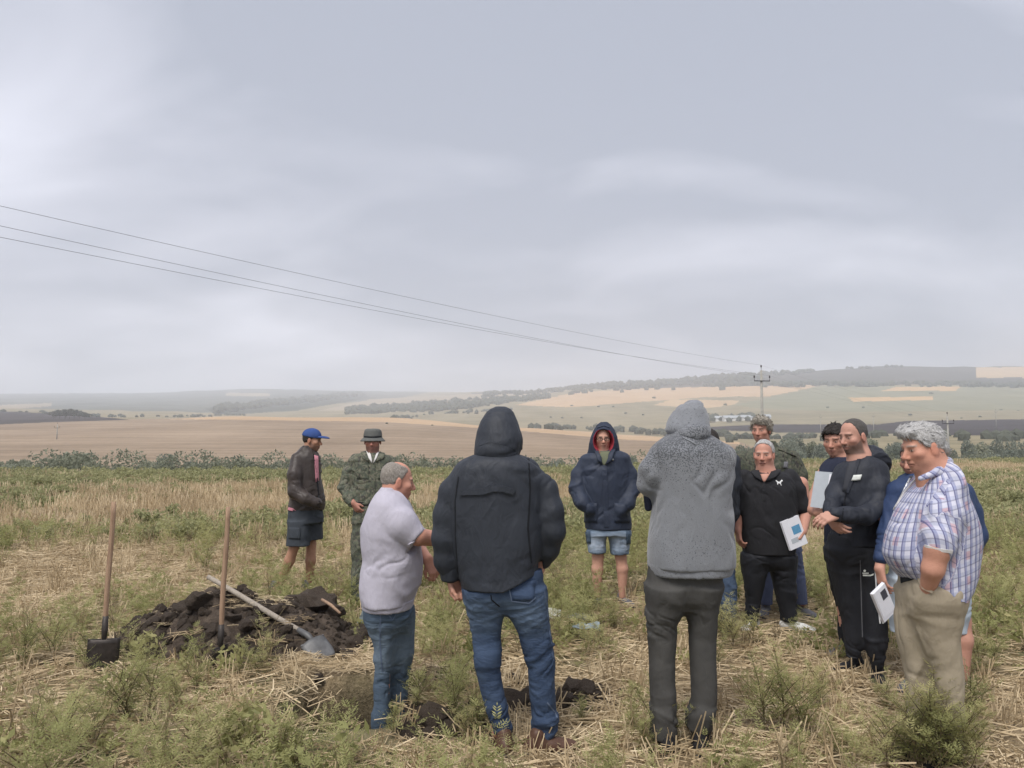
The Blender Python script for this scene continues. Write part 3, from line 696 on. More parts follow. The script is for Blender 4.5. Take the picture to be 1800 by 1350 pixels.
def camo_mat(name, k=1.0):
    m, nt, b = newmat(name); o = ocoord(nt)
    n1 = noise_node(nt, o, 20, 3, 0.6, 0.6); n2 = noise_node(nt, scaled(nt, o, (1.3, 1.1, 0.9)), 30, 2, 0.6, 0.5)
    c = ramp(nt, n1, [(0.0, (0.050 * k, 0.056 * k, 0.043 * k)), (0.44, (0.068 * k, 0.074 * k, 0.052 * k)), (0.52, (0.100 * k, 0.096 * k, 0.072 * k)), (0.60, (0.052 * k, 0.058 * k, 0.042 * k))], 'CONSTANT')
    dk = ramp(nt, n2, [(0.0, (0, 0, 0)), (0.585, (1, 1, 1))], 'CONSTANT')
    c = mixc(nt, dk, c, (0.040 * k, 0.038 * k, 0.034 * k)); lk(nt, c, b.inputs['Base Color'])
    bump(nt, b, creases(nt, o), 0.22, 0.03); return m
def denim_mat(name, c0, c1, wear=(0.22, 0.30, 0.42)):
    m, nt, b = newmat(name); o = ocoord(nt)
    n = noise_node(nt, o, 7, 4, 0.6); f = noise_node(nt, scaled(nt, o, (400, 400, 120)), 3, 2)
    c = ramp(nt, n, [(0.3, c0), (0.72, c1)])
    w = mth(nt, 'MULTIPLY', attr(nt, 'wear', 'Fac'), noise_node(nt, o, 22, 3))
    c = mixc(nt, w, c, wear); c = mixc(nt, 0.25, c, mixc(nt, f, (0.4, 0.4, 0.4), (1.5, 1.5, 1.5)), 'MULTIPLY')
    lk(nt, c, b.inputs['Base Color'])
    w2 = noise_node(nt, scaled(nt, o, (7, 7, 13)), 2.0, 3, 0.6, 1.0)
    bump(nt, b, mth(nt, 'ADD', creases(nt, o, (6, 6, 13)), mth(nt, 'MULTIPLY', w2, .3)), 0.26, 0.03); return m
def hoodie_mat():
    m, nt, b = newmat('grey_fleece'); o = ocoord(nt)
    n = noise_node(nt, scaled(nt, o, (90, 90, 40)), 4, 3, 0.7)
    c = ramp(nt, n, [(0.3, (0.155, 0.162, 0.174)), (0.7, (0.205, 0.213, 0.228))])
    sp = noise_node(nt, o, 130, 2, 0.6)                       # rain spots soaked into the shoulders and lower hem
    big = noise_node(nt, o, 5, 3, 0.6)
    wet = mth(nt, 'MULTIPLY', attr(nt, 'wear', 'Fac'), mth(nt, 'ADD', big, 0.35))
    th = mth(nt, 'GREATER_THAN', mth(nt, 'ADD', sp, mth(nt, 'MULTIPLY', wet, 0.23)), 0.675)
    c = mixc(nt, mth(nt, 'MULTIPLY', th, 0.7), c, (0.035, 0.037, 0.042))
    lk(nt, c, b.inputs['Base Color']); b.inputs['Roughness'].default_value = 0.95; b.inputs['Sheen Weight'].default_value = 0.25
    w = noise_node(nt, scaled(nt, o, (8, 8, 5)), 1.5, 3, 0.55, 1.0)
    bump(nt, b, mth(nt, 'ADD', creases(nt, o, (7, 7, 5), .8), mth(nt, 'MULTIPLY', n, 0.15)), 0.2, 0.03); return m
def plaid_mat():
    m, nt, b = newmat('plaid_cotton'); o = ocoord(nt)
    s = nd(nt, 'SeparateXYZ'); lk(nt, attr(nt, 'uvw', 'Vector'), s.inputs[0])
    def lines(v, per, wid, off=0.0):
        x = mth(nt, 'FRACT', mth(nt, 'ADD', mth(nt, 'DIVIDE', v, per), off))
        return mth(nt, 'LESS_THAN', mth(nt, 'ABSOLUTE', mth(nt, 'SUBTRACT', x, 0.5)), wid * 0.5)
    u, v = s.outputs[0], s.outputs[1]
    c = mixc(nt, 0.0, (0.52, 0.52, 0.60), (0, 0, 0))
    c = mixc(nt, mth(nt, 'MULTIPLY', lines(v, 0.042, 0.42), 0.45), c, (0.30, 0.33, 0.46))
    pk = mth(nt, 'MULTIPLY', lines(u, 0.120, 0.30, 0.2), lines(v, 0.120, 0.34, 0.6))
    c = mixc(nt, mth(nt, 'MULTIPLY', pk, 0.7), c, (0.52, 0.32, 0.35))
    c = mixc(nt, mth(nt, 'MULTIPLY', lines(u, 0.042, 0.45, 0.1), 0.6), c, (0.16, 0.18, 0.34))
    c = mixc(nt, mth(nt, 'MULTIPLY', lines(u, 0.042, 0.13, 0.25), 0.7), c, (0.07, 0.07, 0.17))
    c = mixc(nt, mth(nt, 'MULTIPLY', lines(v, 0.042, 0.14, 0.25), 0.5), c, (0.11, 0.11, 0.18))
    lk(nt, c, b.inputs['Base Color'])
    bump(nt, b, creases(nt, o), 0.2, 0.03); return m
def col_fabric(name, rough=0.85):
    m, nt, b = newmat(name); o = ocoord(nt); c = attr(nt, 'col')
    n = noise_node(nt, o, 40, 3); lk(nt, mixc(nt, 0.4, c, mixc(nt, n, (0.6, 0.6, 0.6), (1.3, 1.3, 1.3)), 'MULTIPLY'), b.inputs['Base Color'])
    b.inputs['Roughness'].default_value = rough
    bump(nt, b, noise_node(nt, scaled(nt, o, (10, 10, 6)), 1.6, 3, 0.55, 1.2), 0.4, 0.03); return m

M['skin'] = skin_mat(); M['camo'] = camo_mat('camouflage_cotton', 1.55); M['camo2'] = camo_mat('dark_camouflage_cotton', 1.05)
M['hoodie'] = hoodie_mat(); M['plaid'] = plaid_mat()
M['jeans'] = denim_mat('blue_denim', (0.027, 0.045, 0.086), (0.050, 0.076, 0.128), (0.13, 0.18, 0.25))
M['jeans2'] = denim_mat('washed_denim', (0.05, 0.075, 0.11), (0.085, 0.12, 0.165), (0.2, 0.25, 0.3))
M['jeans3'] = denim_mat('pale_denim', (0.12, 0.17, 0.24), (0.2, 0.26, 0.34), (0.45, 0.5, 0.58))
M['blackjk'] = fabric('black_nylon', (0.023, 0.027, 0.036), 0.62, 0.3, 0.6); M['blackjk'].node_tree.nodes['Principled BSDF'].inputs['Specular IOR Level'].default_value = 0.35
M['wool'] = fabric('charcoal_wool', (0.062, 0.060, 0.056), 0.9, 0.25, 0.5, 500)
M['polo'] = fabric('pale_lilac_jersey', (0.42, 0.40, 0.46), 0.9, 0.08, 0.5)
M['leather'] = fabric('brown_leather', (0.050, 0.040, 0.036), 0.42, 0.35, 0.6)
M['shorts'] = fabric('dark_slate_cotton', (0.045, 0.052, 0.062), 0.9, 0.25, 0.5)
M['navyparka'] = fabric('navy_nylon', (0.028, 0.036, 0.058), 0.6, 0.3, 0.5)
M['blackpolo'] = fabric('black_pique', (0.020, 0.020, 0.023), 0.85, 0.2, 0.5)
M['blacktrs'] = fabric('black_polyester', (0.016, 0.017, 0.021), 0.7, 0.25, 0.55)
M['navytee'] = fabric('navy_jersey', (0.022, 0.026, 0.045), 0.9, 0.25, 0.5)
M['wind'] = fabric('black_windbreaker_cloth', (0.022, 0.025, 0.034), 0.6, 0.25, 0.55)
M['tee'] = fabric('charcoal_tee', (0.045, 0.047, 0.055), 0.9, 0.15, 0.3)
M['bluejk'] = fabric('royal_blue_nylon', (0.026, 0.045, 0.105), 0.6, 0.3, 0.5)
M['khaki'] = fabric('khaki_cotton', (0.33, 0.28, 0.205), 0.9, 0.1, 0.55)
M['bluegrey'] = fabric('blue_grey_cotton', (0.075, 0.09, 0.15), 0.9, 0.2, 0.5)
M['paleshorts'] = fabric('pale_blue_cotton', (0.40, 0.46, 0.52), 0.9, 0.08, 0.4)
M['cap'] = fabric('royal_blue_cap_cloth', (0.035, 0.070, 0.21), 0.85, 0.2, 0.2)
M['hat'] = fabric('grey_hat_cloth', (0.11, 0.112, 0.105), 0.9, 0.2, 0.2)
M['pink'] = fabric('pink_jersey', (0.52, 0.22, 0.26), 0.9, 0.1, 0.3)
M['shirtwhite'] = fabric('white_shirt_cotton', (0.62, 0.60, 0.58), 0.9, 0.08, 0.3)
M['olive'] = fabric('olive_jersey', (0.13, 0.14, 0.09), 0.9, 0.2, 0.3)
M['brownshoe'] = plain('brown_shoe_leather', (0.085, 0.045, 0.030), 0.5)
M['blackshoe'] = plain('black_shoe_cloth', (0.015, 0.015, 0.017), 0.7)
M['greyshoe'] = plain('grey_shoe_cloth', (0.12, 0.12, 0.13), 0.8)
M['whiteshoe'] = plain('white_shoe_leather', (0.6, 0.6, 0.58), 0.6)
M['sole'] = plain('rubber_sole', (0.06, 0.06, 0.06), 0.8)
M['paper'] = plain('white_paper', (0.72, 0.72, 0.76), 0.5, var=0.04)
M['printblue'] = plain('blue_print', (0.10, 0.28, 0.45), 0.5)
M['printdark'] = plain('dark_print', (0.06, 0.06, 0.08), 0.5)
M['clear'] = plain('clear_plastic_cover', (0.42, 0.45, 0.48), 0.25, var=0.05)
M['reflect'] = plain('reflective_strip', (0.62, 0.64, 0.60), 0.4)
M['white'] = plain('white_print', (0.75, 0.75, 0.75), 0.6, bmp=0)
M['lens'] = plain('spectacle_frame', (0.02, 0.02, 0.02), 0.3)
M['metal'] = plain('steel_fastener', (0.45, 0.45, 0.45), 0.35, 0.8)
M['grip'] = plain('pale_plastic', (0.55, 0.5, 0.45), 0.5)
M['hoodlined'] = col_fabric('navy_hood_with_red_lining')
M['thread'] = plain('seam_thread', (0.10, 0.13, 0.19), 0.9)
M['seamdark'] = plain('dark_seam', (0.010, 0.011, 0.014), 0.8)
M['hair_grey'] = hair_mat('grey_hair', (0.16, 0.14, 0.12), (0.40, 0.36, 0.32))
M['hair_white'] = hair_mat('white_hair', (0.27, 0.26, 0.25), (0.64, 0.63, 0.62))
M['hair_brown'] = hair_mat('grey_brown_hair', (0.17, 0.15, 0.12), (0.42, 0.38, 0.32))
M['hair_dark'] = hair_mat('dark_hair', (0.014, 0.011, 0.010), (0.05, 0.042, 0.036))
M['hair_crop'] = hair_mat('cropped_dark_grey_hair', (0.05, 0.045, 0.042), (0.13, 0.12, 0.11))

def head_axes(yaw, pitch, roll=0.0):
    y, p = math.radians(yaw), math.radians(pitch)
    f = V3(math.sin(y) * math.cos(p), -math.cos(y) * math.cos(p), -math.sin(p))
    x = V3(math.cos(y), math.sin(y), 0)
    if roll:
        z0 = np.cross(x, f); r = math.radians(roll); x = x * math.cos(r) + z0 * math.sin(r)
    z = np.cross(x, f); z = z if z[2] > 0 else -z
    return np.stack([x, f, z])          # rows: local x, forward, up

class Person:
    def __init__(s, label, Y0, base_px, zg=0.0, step=0.0055):
        s.Y0, s.step, s.zg = Y0, step, zg
        b = W(base_px, 900, Y0); s.base = V3(b[0], Y0, zg)
        s.root = tag(empty('person', s.base), label, 'person')
        s.bvh = {}; s.part = {}; s.body = Vol(step); s.head = None
    def p(s, px, py, dy=0.0): return W(px, py, s.Y0 + dy)
    def m(s, r): return r * s.Y0 / F
    def rings(s, rows, ry=None, k=1.0, grow=0.0, top=()):
        """rows: (py, xl, xr[, dy[, ry]]) silhouette edges in pixels"""
        out = []
        for i_, r in enumerate(rows):
            dy = r[3] if len(r) > 3 else 0.0
            a = s.p(r[1], r[0], dy); b = s.p(r[2], r[0], dy); rx = (b[0] - a[0]) / 2 + grow
            tn = ((a[0] + b[0]) / 2) / s.Y0
            if not (ry or (len(r) > 4 and r[4])): rx = rx / math.sqrt(1 + (k * tn) ** 2)
            y = r[4] if len(r) > 4 and r[4] else (ry if ry else rx * k)
            if i_ < len(top) and not (len(r) > 4 and r[4]): y *= top[i_]
            if ry or (len(r) > 4 and r[4]): rx = math.sqrt(max(rx * rx - (y * tn) ** 2, (.6 * rx) ** 2))
            out.append((a[2], (a[0] + b[0]) / 2, s.Y0 + dy, rx, y))
        return out
    def add(s, name, mat, vol, parent=None, amp=0.0, fs=(6, 6, 14), seed=1.0, ang=0.0, mask=None, col=None, wear=None, uvw=None, post=None, soft=1.2):
        V, Fc = vol.build(); N = normals(V, Fc)
        if amp: V = folds(V, N, amp, fs, seed, ang, mask(V) if mask else None, soft)
        if post: V = post(V, N)
        A = {}
        if wear is not None: A['wear'] = wear(V, N)
        elif 'denim' in mat.name: A['wear'] = np.full(len(V), 0.35)
        if uvw is not None: A['uvw'] = uvw(V)
        me = mesh_np(name, V - s.base, Fc, mat, True, None if col is None else col(V, N), A)
        par = s.root if parent is None else s.part[parent]
        o = obj(name, me, par); s.part[name] = o
        s.bvh[name] = BVHTree.FromPolygons(V.tolist(), Fc.tolist())
        return o
    def raw(s, name, mb, mat, parent=None, smooth=True):
        """mb in world coordinates"""
        mb.v = [tuple(np.array(v) - s.base) for v in mb.v]
        o = obj(name, mb.mesh(name, mat, smooth), s.root if parent is None else s.part[parent]); s.part[name] = o; return o
    def hit(s, px, py, on):
        d = W(px, py, 1.0) - V3(0, 0, EYE); h = s.bvh[on].ray_cast(Vector((0, 0, EYE)), Vector(d).normalized())
        if h[0] is None:
            h = s.bvh[on].find_nearest(Vector(s.p(px, py)))
        return np.array(h[0]), np.array(h[1])
    def strip(s, name, pts, w, on, mat, lift=0.004, n=6, parent=None):
        """a thin raised band laid along pixels pts on the surface of garment `on`"""
        P = []
        for i in range(len(pts) - 1):
            for k in range(n):
                t = k / n; P.append((pts[i][0] * (1 - t) + pts[i + 1][0] * t, pts[i][1] * (1 - t) + pts[i + 1][1] * t))
        P.append(pts[-1]); H = [s.hit(a, b, on) for a, b in P]
        mb = MB(); vs = []
        for i, (h, nn) in enumerate(H):
            t = H[min(i + 1, len(H) - 1)][0] - H[max(i - 1, 0)][0]; sd_ = unit(np.cross(nn, t)) * w / 2
            o = h + nn * lift; vs += [o - sd_, o + sd_, h - nn * 0.006 + sd_, h - nn * 0.006 - sd_]
        f = []
        for i in range(len(H) - 1):
            a = i * 4
            for q in range(4): f.append((a + q, a + (q + 1) % 4, a + 4 + (q + 1) % 4, a + 4 + q))
        f += [(3, 2, 1, 0), tuple(len(vs) - 4 + q for q in range(4))]
        mb.add(vs, f); return s.raw(name, mb, mat, parent or on, False)
    def patch(s, name, c4, on, mat, lift=0.004, nu=6, nv=6, parent=None):
        """a raised cloth panel between four pixel corners (tl, tr, br, bl)"""
        mb = MB(); top = []; bot = []
        for j in range(nv + 1):
            for i in range(nu + 1):
                u, v = i / nu, j / nv
                q = [(1 - v) * ((1 - u) * c4[0][t] + u * c4[1][t]) + v * ((1 - u) * c4[3][t] + u * c4[2][t]) for t in (0, 1)]
                h, nn = s.hit(q[0], q[1], on); top.append(h + nn * lift); bot.append(h - nn * 0.006)
        nvt = len(top); f = []; I = lambda i, j: j * (nu + 1) + i
        for j in range(nv):
            for i in range(nu): f.append((I(i, j), I(i, j + 1), I(i + 1, j + 1), I(i + 1, j)))
        rim = [I(i, 0) for i in range(nu)] + [I(nu, j) for j in range(nv)] + [I(i, nv) for i in range(nu, 0, -1)] + [I(0, j) for j in range(nv, 0, -1)]
        for k in range(len(rim)):
            a, b = rim[k], rim[(k + 1) % len(rim)]; f.append((a, b, b + nvt, a + nvt))
        mb.add(top + bot, f); return s.raw(name, mb, mat, parent or on, True)
    def poly(s, name, polys, on, mat, lift=0.004):
        """flat print: filled pixel polygons on the surface"""
        mb = MB()
        for P in polys:
            t = tessellate_polygon([[Vector((a, -b, 0)) for a, b in P]]); H = [s.hit(a, b, on) for a, b in P]
            mb.add([h + nn * lift for h, nn in H], [tuple(x) for x in t])
        return s.raw(name, mb, mat, on, False)
    # ---- body pieces
    def set_head(s, px, py, yaw, pitch=0, size=1.0, dy=0.0, fat=0.0, skin=(0.40, 0.235, 0.18), roll=0, beard=None, brow=(0.10, 0.08, 0.06), neck=None, rn=0.058):
        c = s.p(px, py, dy); R = head_axes(yaw, pitch, roll); q = size
        s.head = dict(c=c, R=R, q=q, skin=np.array(skin), beard=beard, brow=np.array(brow), fat=fat)
        Lc = lambda x, y, z: c + q * (x * R[0] + y * R[1] + z * R[2]); B = s.body
        E = lambda p, r, k=0.02, op='add': B.ell(Lc(*p), np.array(r) * q, R, k, op)
        E((0, -.012, .030), (.074, .094, .087)); E((0, .028, -.042), (.057 + fat * .4, .060, .070 + fat * .2), .035)
        E((0, .052, -.095), (.026 + fat * .3, .026, .020), .025)
        for sx in (-1, 1):
            E((sx * .040, .008, -.062), (.020 + fat * .6, .036, .028), .03); E((sx * .043, .056, -.022), (.022 + fat * .2, .022, .018), .025)
        E((0, .076, .022), (.050, .014, .012), .014)
        for sx in (-1, 1):
            E((sx * .032, .094, .000), (.017, .013, .011), .012, 'sub'); E((sx * .032, .070, .000), (.014, .014, .013), .004)
        B.cone(Lc(0, .084, .006), Lc(0, .106, -.032), .009 * q, .013 * q, .012)
        for sx in (-1, 1): E((sx * .012, .094, -.037), (.009, .011, .008), .006)
        E((0, .082, -.062), (.024, .012, .006), .008); E((0, .080, -.074), (.020, .012, .007), .006)
        for sx in (-1, 1): B.cone(Lc(0, .0965, -.0665), Lc(sx * .027, .079, -.0735), .0032 * q, .0028 * q, .004, 'sub')
        for sx in (-1, 1): B.cone(Lc(sx * .019, .093, -.036), Lc(sx * .034, .076, -.068), .0035 * q, .003 * q, .006, 'sub')
        for sx in (-1, 1):
            E((sx * .079, -.006, -.008), (.008, .019, .032), .008); E((sx * .088, .000, -.008), (.004, .009, .018), .006, 'sub')
        if fat > .015: E((0, .030, -.108), (.045, .04, .022), .03)
        if neck is not None:
            nb = s.p(*neck); B.cone(Lc(0, -.022, -.055), nb, rn * q * .96, rn * q * 1.06, .03); B.cone(nb, nb - V3(0, 0, .1), rn * 1.1 * q, .09, .05)
        return s
    def L(s, V):
        h = s.head; return (V - h['c']) @ h['R'].T / h['q']
    def skin_col(s, V, N=None):
        h = s.head; P = s.L(V); x, y, z = P.T; ax = np.abs(x)
        C = np.tile(h['skin'], (len(V), 1)); C *= (0.9 + 0.2 * vnoise(V, 18.0, 3))[:, None]
        inh = (ax < .11) & (y > -.13) & (y < .14) & (z > -.14) & (z < .14); jt = (vnoise(V, 60.0, 5) - .5) * .010
        def tint(w, c, a):
            mk = (np.clip(w, 0, 1) * inh)[:, None] * a; C[:] = C * (1 - mk) + np.array(c) * mk
        def bl(cx, cy, cz, rx, ry, rz): return np.exp(-((ax - cx) / rx) ** 2 - ((y - cy) / ry) ** 2 - ((z - cz) / rz) ** 2)
        def below(v, e, soft): return np.clip((e - v) / soft, 0, 1)
        sk = h['skin']; red = sk * np.array([1.10, .80, .78])
        tint(bl(.042, .062, -.028, .022, .05, .020), red, .38); tint(bl(0, .105, -.030, .014, .03, .014), red, .5); tint(bl(.08, -.005, -.01, .012, .03, .04), red, .5)
        tint(bl(.032, .08, -.014, .016, .03, .007), sk * .78, .5)
        tint(below(z + jt, -.050, .02) * below(-y, -.02, .03) * below(-z, .118, .02), sk * np.array([.78, .79, .82]), .45)
        if h['beard'] is not None:
            jaw = below(z + jt - .9 * np.clip(.05 - y, 0, .04), -.046, .014) * below(-y, .004, .015) * below(-z, .120, .012) * below(-(np.abs(ax) + y * .0), 1, 1)
            mus = np.exp(-((z + .056) / .008) ** 2) * (ax < .034) * (y > .05); lip = np.exp(-((z + .069) / .007) ** 2 - (ax / .022) ** 2)
            tint(np.maximum(jaw, mus) * (1 - lip), h['beard'], .80)
        tint(np.exp(-((z - .0225 + .10 * np.clip(ax - .035, 0, 1) + jt * .3) / .0048) ** 2) * ((ax > .011) & (ax < .050) & (y > .05)), h['brow'], .85)
        eye = np.exp(-(((ax - .032) / .018) ** 2 + ((z - .001) / .0085) ** 2) ** 2) * (y > .05); tint(eye, sk * .42, .75)
        tint(((((ax - .032) / .0115) ** 2 + ((z + .001) / .0042) ** 2) < 1) * (y > .05), (.36, .34, .32), .7)
        tint((((ax - .032) ** 2 + z ** 2) < .0052 ** 2) * (y > .05), (.03, .025, .02), .9)
        tint(np.exp(-((z + .068) / .007) ** 2 - (ax / .024) ** 4) * (y > .06), (.33, .15, .13), .55)
        tint(np.exp(-((z + .0665 + .26 * ax) / .0024) ** 2 - (ax / .028) ** 4) * (y > .055), (.11, .05, .045), .8)
        tint(np.exp(-((ax - .007) / .004) ** 2 - ((z + .045) / .004) ** 2) * (y > .08), (.12, .05, .04), .6)
        for zz in (.045, .056, .066): tint(np.exp(-((z - zz - jt * .4) / .0016) ** 2) * (y > .04) * (ax < .045), sk * .72, .5)
        return C
    def hair(s, mat, thick=.010, line=None, rough=.004, name='hair', bald=0.0, extra=None, seed=2.0, jit=.010, lock=.010, nlock=350, comb=(0, -.5, -.6), lift=.28, wild=.35):
        """hair shell over the skull, cut along a hairline given as (forward, height) pairs"""
        h = s.head; c, R, q = h['c'], h['R'], h['q']; v = Vol(min(s.step, .006))
        line = line or [(-.12, -.075), (-.05, -.068), (-.028, -.05), (-.012, .018), (.012, .012), (.030, .020), (.045, .052), (.068, .070), (.09, .12)]
        ly, lz = np.array(line).T
        v.ell(c + q * (-.012 * R[1] + .030 * R[2]), q * (np.array([.074, .094, .087]) + thick), R, .01)
        if extra: 
            for p_, r_ in extra: v.ell(c + q * (p_[0] * R[0] + p_[1] * R[1] + p_[2] * R[2]), q * np.array(r_), R, .02)
        def cutf(X, Y, Z):
            a, b, d = X - c[0], Y - c[1], Z - c[2]
            y = (R[1, 0] * a + R[1, 1] * b + R[1, 2] * d) / q; z = (R[2, 0] * a + R[2, 1] * b + R[2, 2] * d) / q
            jt = jit * (vnoise(np.stack(np.broadcast_arrays(X, Y, Z), -1), 60.0, 3) - .5)
            return (z - np.interp(y.ravel(), ly, lz).reshape(y.shape) + jt) * .7 * q
        v._op(cutf, (-1e9,) * 3, (1e9,) * 3, .004, 'sub')
        if bald:
            v.ell(c + q * (.035 * R[1] + .10 * R[2]), q * np.array([.05, .09, .06]) * bald, R, .006, 'sub')
        def post(V, N):
            n = vnoise(V, (55, 55, 30), seed) - .5 + .6 * (vnoise(V, (110, 110, 55), seed + 2) - .5)
            return V + N * (n * 2 * rough)[:, None]
        ob = s.add(name, mat, v, post=post)
        # locks of hair standing out of the mass
        me = ob.data; nv = len(me.vertices); co = np.empty(nv * 3, np.float32); me.vertices.foreach_get('co', co); co = co.reshape(-1, 3).astype(float)
        fc = np.empty(len(me.polygons) * 4, np.int32); me.polygons.foreach_get('vertices', fc); fc = fc.reshape(-1, 4); nn = normals(co, fc)
        rg = np.random.default_rng(int(seed * 10)); pick = rg.choice(nv, min(nv, nlock), replace=False); cd = comb[0] * R[0] + comb[1] * R[1] + comb[2] * R[2]; LV = []; LF = []
        outw = (co[pick] + s.base - (c + q * .02 * R[2])); keep = np.einsum('ij,ij->i', outw, nn[pick]) > .02
        for k_ in pick[keep]:
            p0 = co[k_] - nn[k_] * .003; n0 = nn[k_]; d_ = cd - n0 * (cd @ n0) + rg.normal(size=3) * wild; d_ = unit(d_ - n0 * (d_ @ n0)); L_ = lock * (.6 + .8 * rg.random()); w_ = np.cross(d_, n0) * lock * .13
            b_ = len(LV); m_ = p0 + d_ * L_ * .5 + n0 * L_ * lift; e_ = p0 + d_ * L_ + n0 * L_ * lift * .4
            LV += [p0 - w_, p0 + w_, m_ + w_, m_ - w_, e_ + w_ * .3, e_ - w_ * .3]; LF += [(b_, b_ + 1, b_ + 2, b_ + 3), (b_ + 3, b_ + 2, b_ + 4, b_ + 5)]
        if LV:
            ob.data = mesh_np('hair', np.concatenate([co, np.array(LV)]), np.concatenate([fc, np.array(LF) + nv]), mat)
        return ob
    def limb(s, pts, rads, k=.02):
        P = [s.p(*a) for a in pts]; s.body.chain(P, rads, k); return P
    def hand(s, wrist, fdir, pn, side=1, curl=.5, size=1.0, spread=0.1, thumb=None):
        """wrist: world point; fdir: fingers; pn: out of the palm; side: +1 thumb on fdir x pn"""
        B = s.body; f = unit(fdir); pn = unit(np.asarray(pn, float) - f * (np.asarray(pn, float) @ f)); lat = np.cross(f, pn); z = size
        wrist = np.asarray(wrist, float)
        for i, (o, L) in enumerate(((.030, .92), (.010, 1.05), (-.010, 1.0), (-.029, .80))):
            kn = wrist + f * (.092 - .006 * abs(i - 1)) * z + lat * side * o * z
            B.cone(wrist + lat * side * o * .5 * z, kn, .019 * z, .0125 * z, .014)
            d = unit(f + lat * side * (1.5 - i) * spread * .3); p = kn; a = 0.0
            for seg, (ln, r0, r1) in enumerate(((.042, .0098, .0090), (.027, .0090, .0082), (.021, .0082, .0070))):
                a += curl * (1.0 + .15 * seg) * (1.05 if i > 1 else .95)
                dd = d * math.cos(a) + pn * math.sin(a); e = p + dd * ln * L * z; B.cone(p, e, r0 * z, r1 * z, .0045); p = e
        t0 = wrist + f * .028 * z + lat * side * .022 * z + pn * .006 * z
        td = unit(thumb if thumb is not None else f * .75 + lat * side * .6 + pn * .35)
        t1 = t0 + td * .043 * z; B.cone(t0, t1, .0135 * z, .0115 * z, .008)
        t2 = t1 + unit(td * .8 + f * .4 - lat * side * .25 + pn * .25 * curl) * .032 * z; B.cone(t1, t2, .011 * z, .0085 * z, .005)
    def finish_body(s):
        V, Fc = s.body.build(); me = mesh_np('body', V - s.base, Fc, M['skin'], True, s.skin_col(V))
        o = obj('body', me, s.root); s.part['body'] = o; s.bvh['body'] = BVHTree.FromPolygons(V.tolist(), Fc.tolist()); return o
    def shoe(s, px, py, yaw, mat, L=.29, dy=0.0, w=.048, z=None, sole=True, h=.062):
        """px,py: middle of the ankle as seen; the sole rests on the ground"""
        a = s.p(px, py, dy); zg = s.zg if z is None else z
        y = math.radians(yaw); f = V3(math.sin(y), -math.cos(y), 0); r = V3(math.cos(y), math.sin(y), 0); u = V3(0, 0, 1); R = np.stack([r, f, u])
        o = V3(a[0], a[1], zg) + f * .02; v = Vol(.006)
        v.ell(o - f * .075 + u * .042, (w * .82, .055, .048), R, .03); v.ell(o + f * .02 + u * .036, (w * .88, .09, .044), R, .03)
        v.ell(o + f * .105 + u * .028, (w, .075, .033), R, .03); v.cone(o - f * .055 + u * .05, o - f * .055 + u * (h + .035), .040, .040, .03)
        v.cut(o + u * .006, -u)
        ob = s.add('shoe', mat, v)
        if sole:
            vs = Vol(.006); vs.ell(o - f * .06 + u * .01, (w * .86, .075, .02), R, .02); vs.ell(o + f * .085 + u * .01, (w * 1.05, .10, .02), R, .02); vs.cut(o + u * .016, u); vs.cut(o + u * .0, -u)
            V, Fc = vs.build(); obj('sole', mesh_np('sole', V - s.base, Fc, M['sole']), ob)
        return ob
    def collar(s, name, mat, pts, w, on, lift=.010):
        return s.strip(name, pts, w, on, mat, lift, 5)
def sleeve(s, v, rows, k=.03):
    P = [s.p(r[0], r[1], r[3] if len(r) > 3 else 0) for r in rows]; v.chain(P, [s.m(r[2]) for r in rows], k); return P
def pelvis(s, v, rows, ry, drop=26):
    """seat of the trousers, drawn in below so that it runs on into the legs"""
    r = list(rows); l = r[-1]; m = (l[1] + l[2]) / 2; w = (l[2] - l[1]) / 2; dy = l[3] if len(l) > 3 else 0
    r += [(l[0] + drop * .5, m - w * .93, m + w * .93, dy, ry * .88), (l[0] + drop, m - w * .78, m + w * .78, dy, ry * .62)]
    v.loft(s.rings(r, ry=ry), k=.06)
def leg(s, v, rows, k=1.12):
    v.loft(s.rings(rows, k=k, top=(1.22, 1.12)), k=.05)
def thigh_wear(s, ytop, ybot, amt=1.0):
    zt, zb = s.p(900, ytop)[2], s.p(900, ybot)[2]
    def f(V, N): return amt * np.clip(band(V[:, 2], zb, zt, .08) * (.5 + .9 * vnoise(V, 8, 4)), 0, 1)
    return f
def zmask(s, segs, base=.35):
    """segs: (py_top, py_bottom, weight): where folds gather"""
    def f(V):
        m = np.full(len(V), base)
        for a, b, w in segs: m = np.maximum(m, w * band(V[:, 2], s.p(900, b)[2], s.p(900, a)[2], .06))
        return m
    return f
def torso_core(s, neck, pelvis, r=.09, dy=0.0):
    s.body.chain([s.p(neck[0], neck[1] + 10, dy), s.p((neck[0] + pelvis[0]) / 2, (neck[1] + pelvis[1]) / 2, dy), s.p(*pelvis, dy)], [.06, r, r * .95], .05)
def booklet(name, c, u, v, w, h, label, cat='document', t=.012, mats=None, loc=None):
    """a thin stack of sheets: centre c, width axis u, height axis v; returns its root"""
    c, u, v = np.asarray(c, float), unit(u), unit(v); n = unit(np.cross(u, v)); v = np.cross(n, u)
    R = Matrix(np.stack([u, v, n]).T.tolist()); root = tag(empty(name, c), label, cat)
    def slab(nm, cu, cv, cn, du, dv, dn, mat):
        mb = MB(); mb.box(R @ Vector((cu, cv, cn)), (du, dv, dn), R); return obj(nm, mb.mesh(nm, mat), root)
    slab('pages', 0, 0, 0, w * .97, h * .97, t, M['paper']); slab('back_cover', 0, 0, -t / 2 - .0012, w, h, .002, M['paper'])
    for q in (mats or []): slab(*q[:1], *q[1:])
    return root, slab

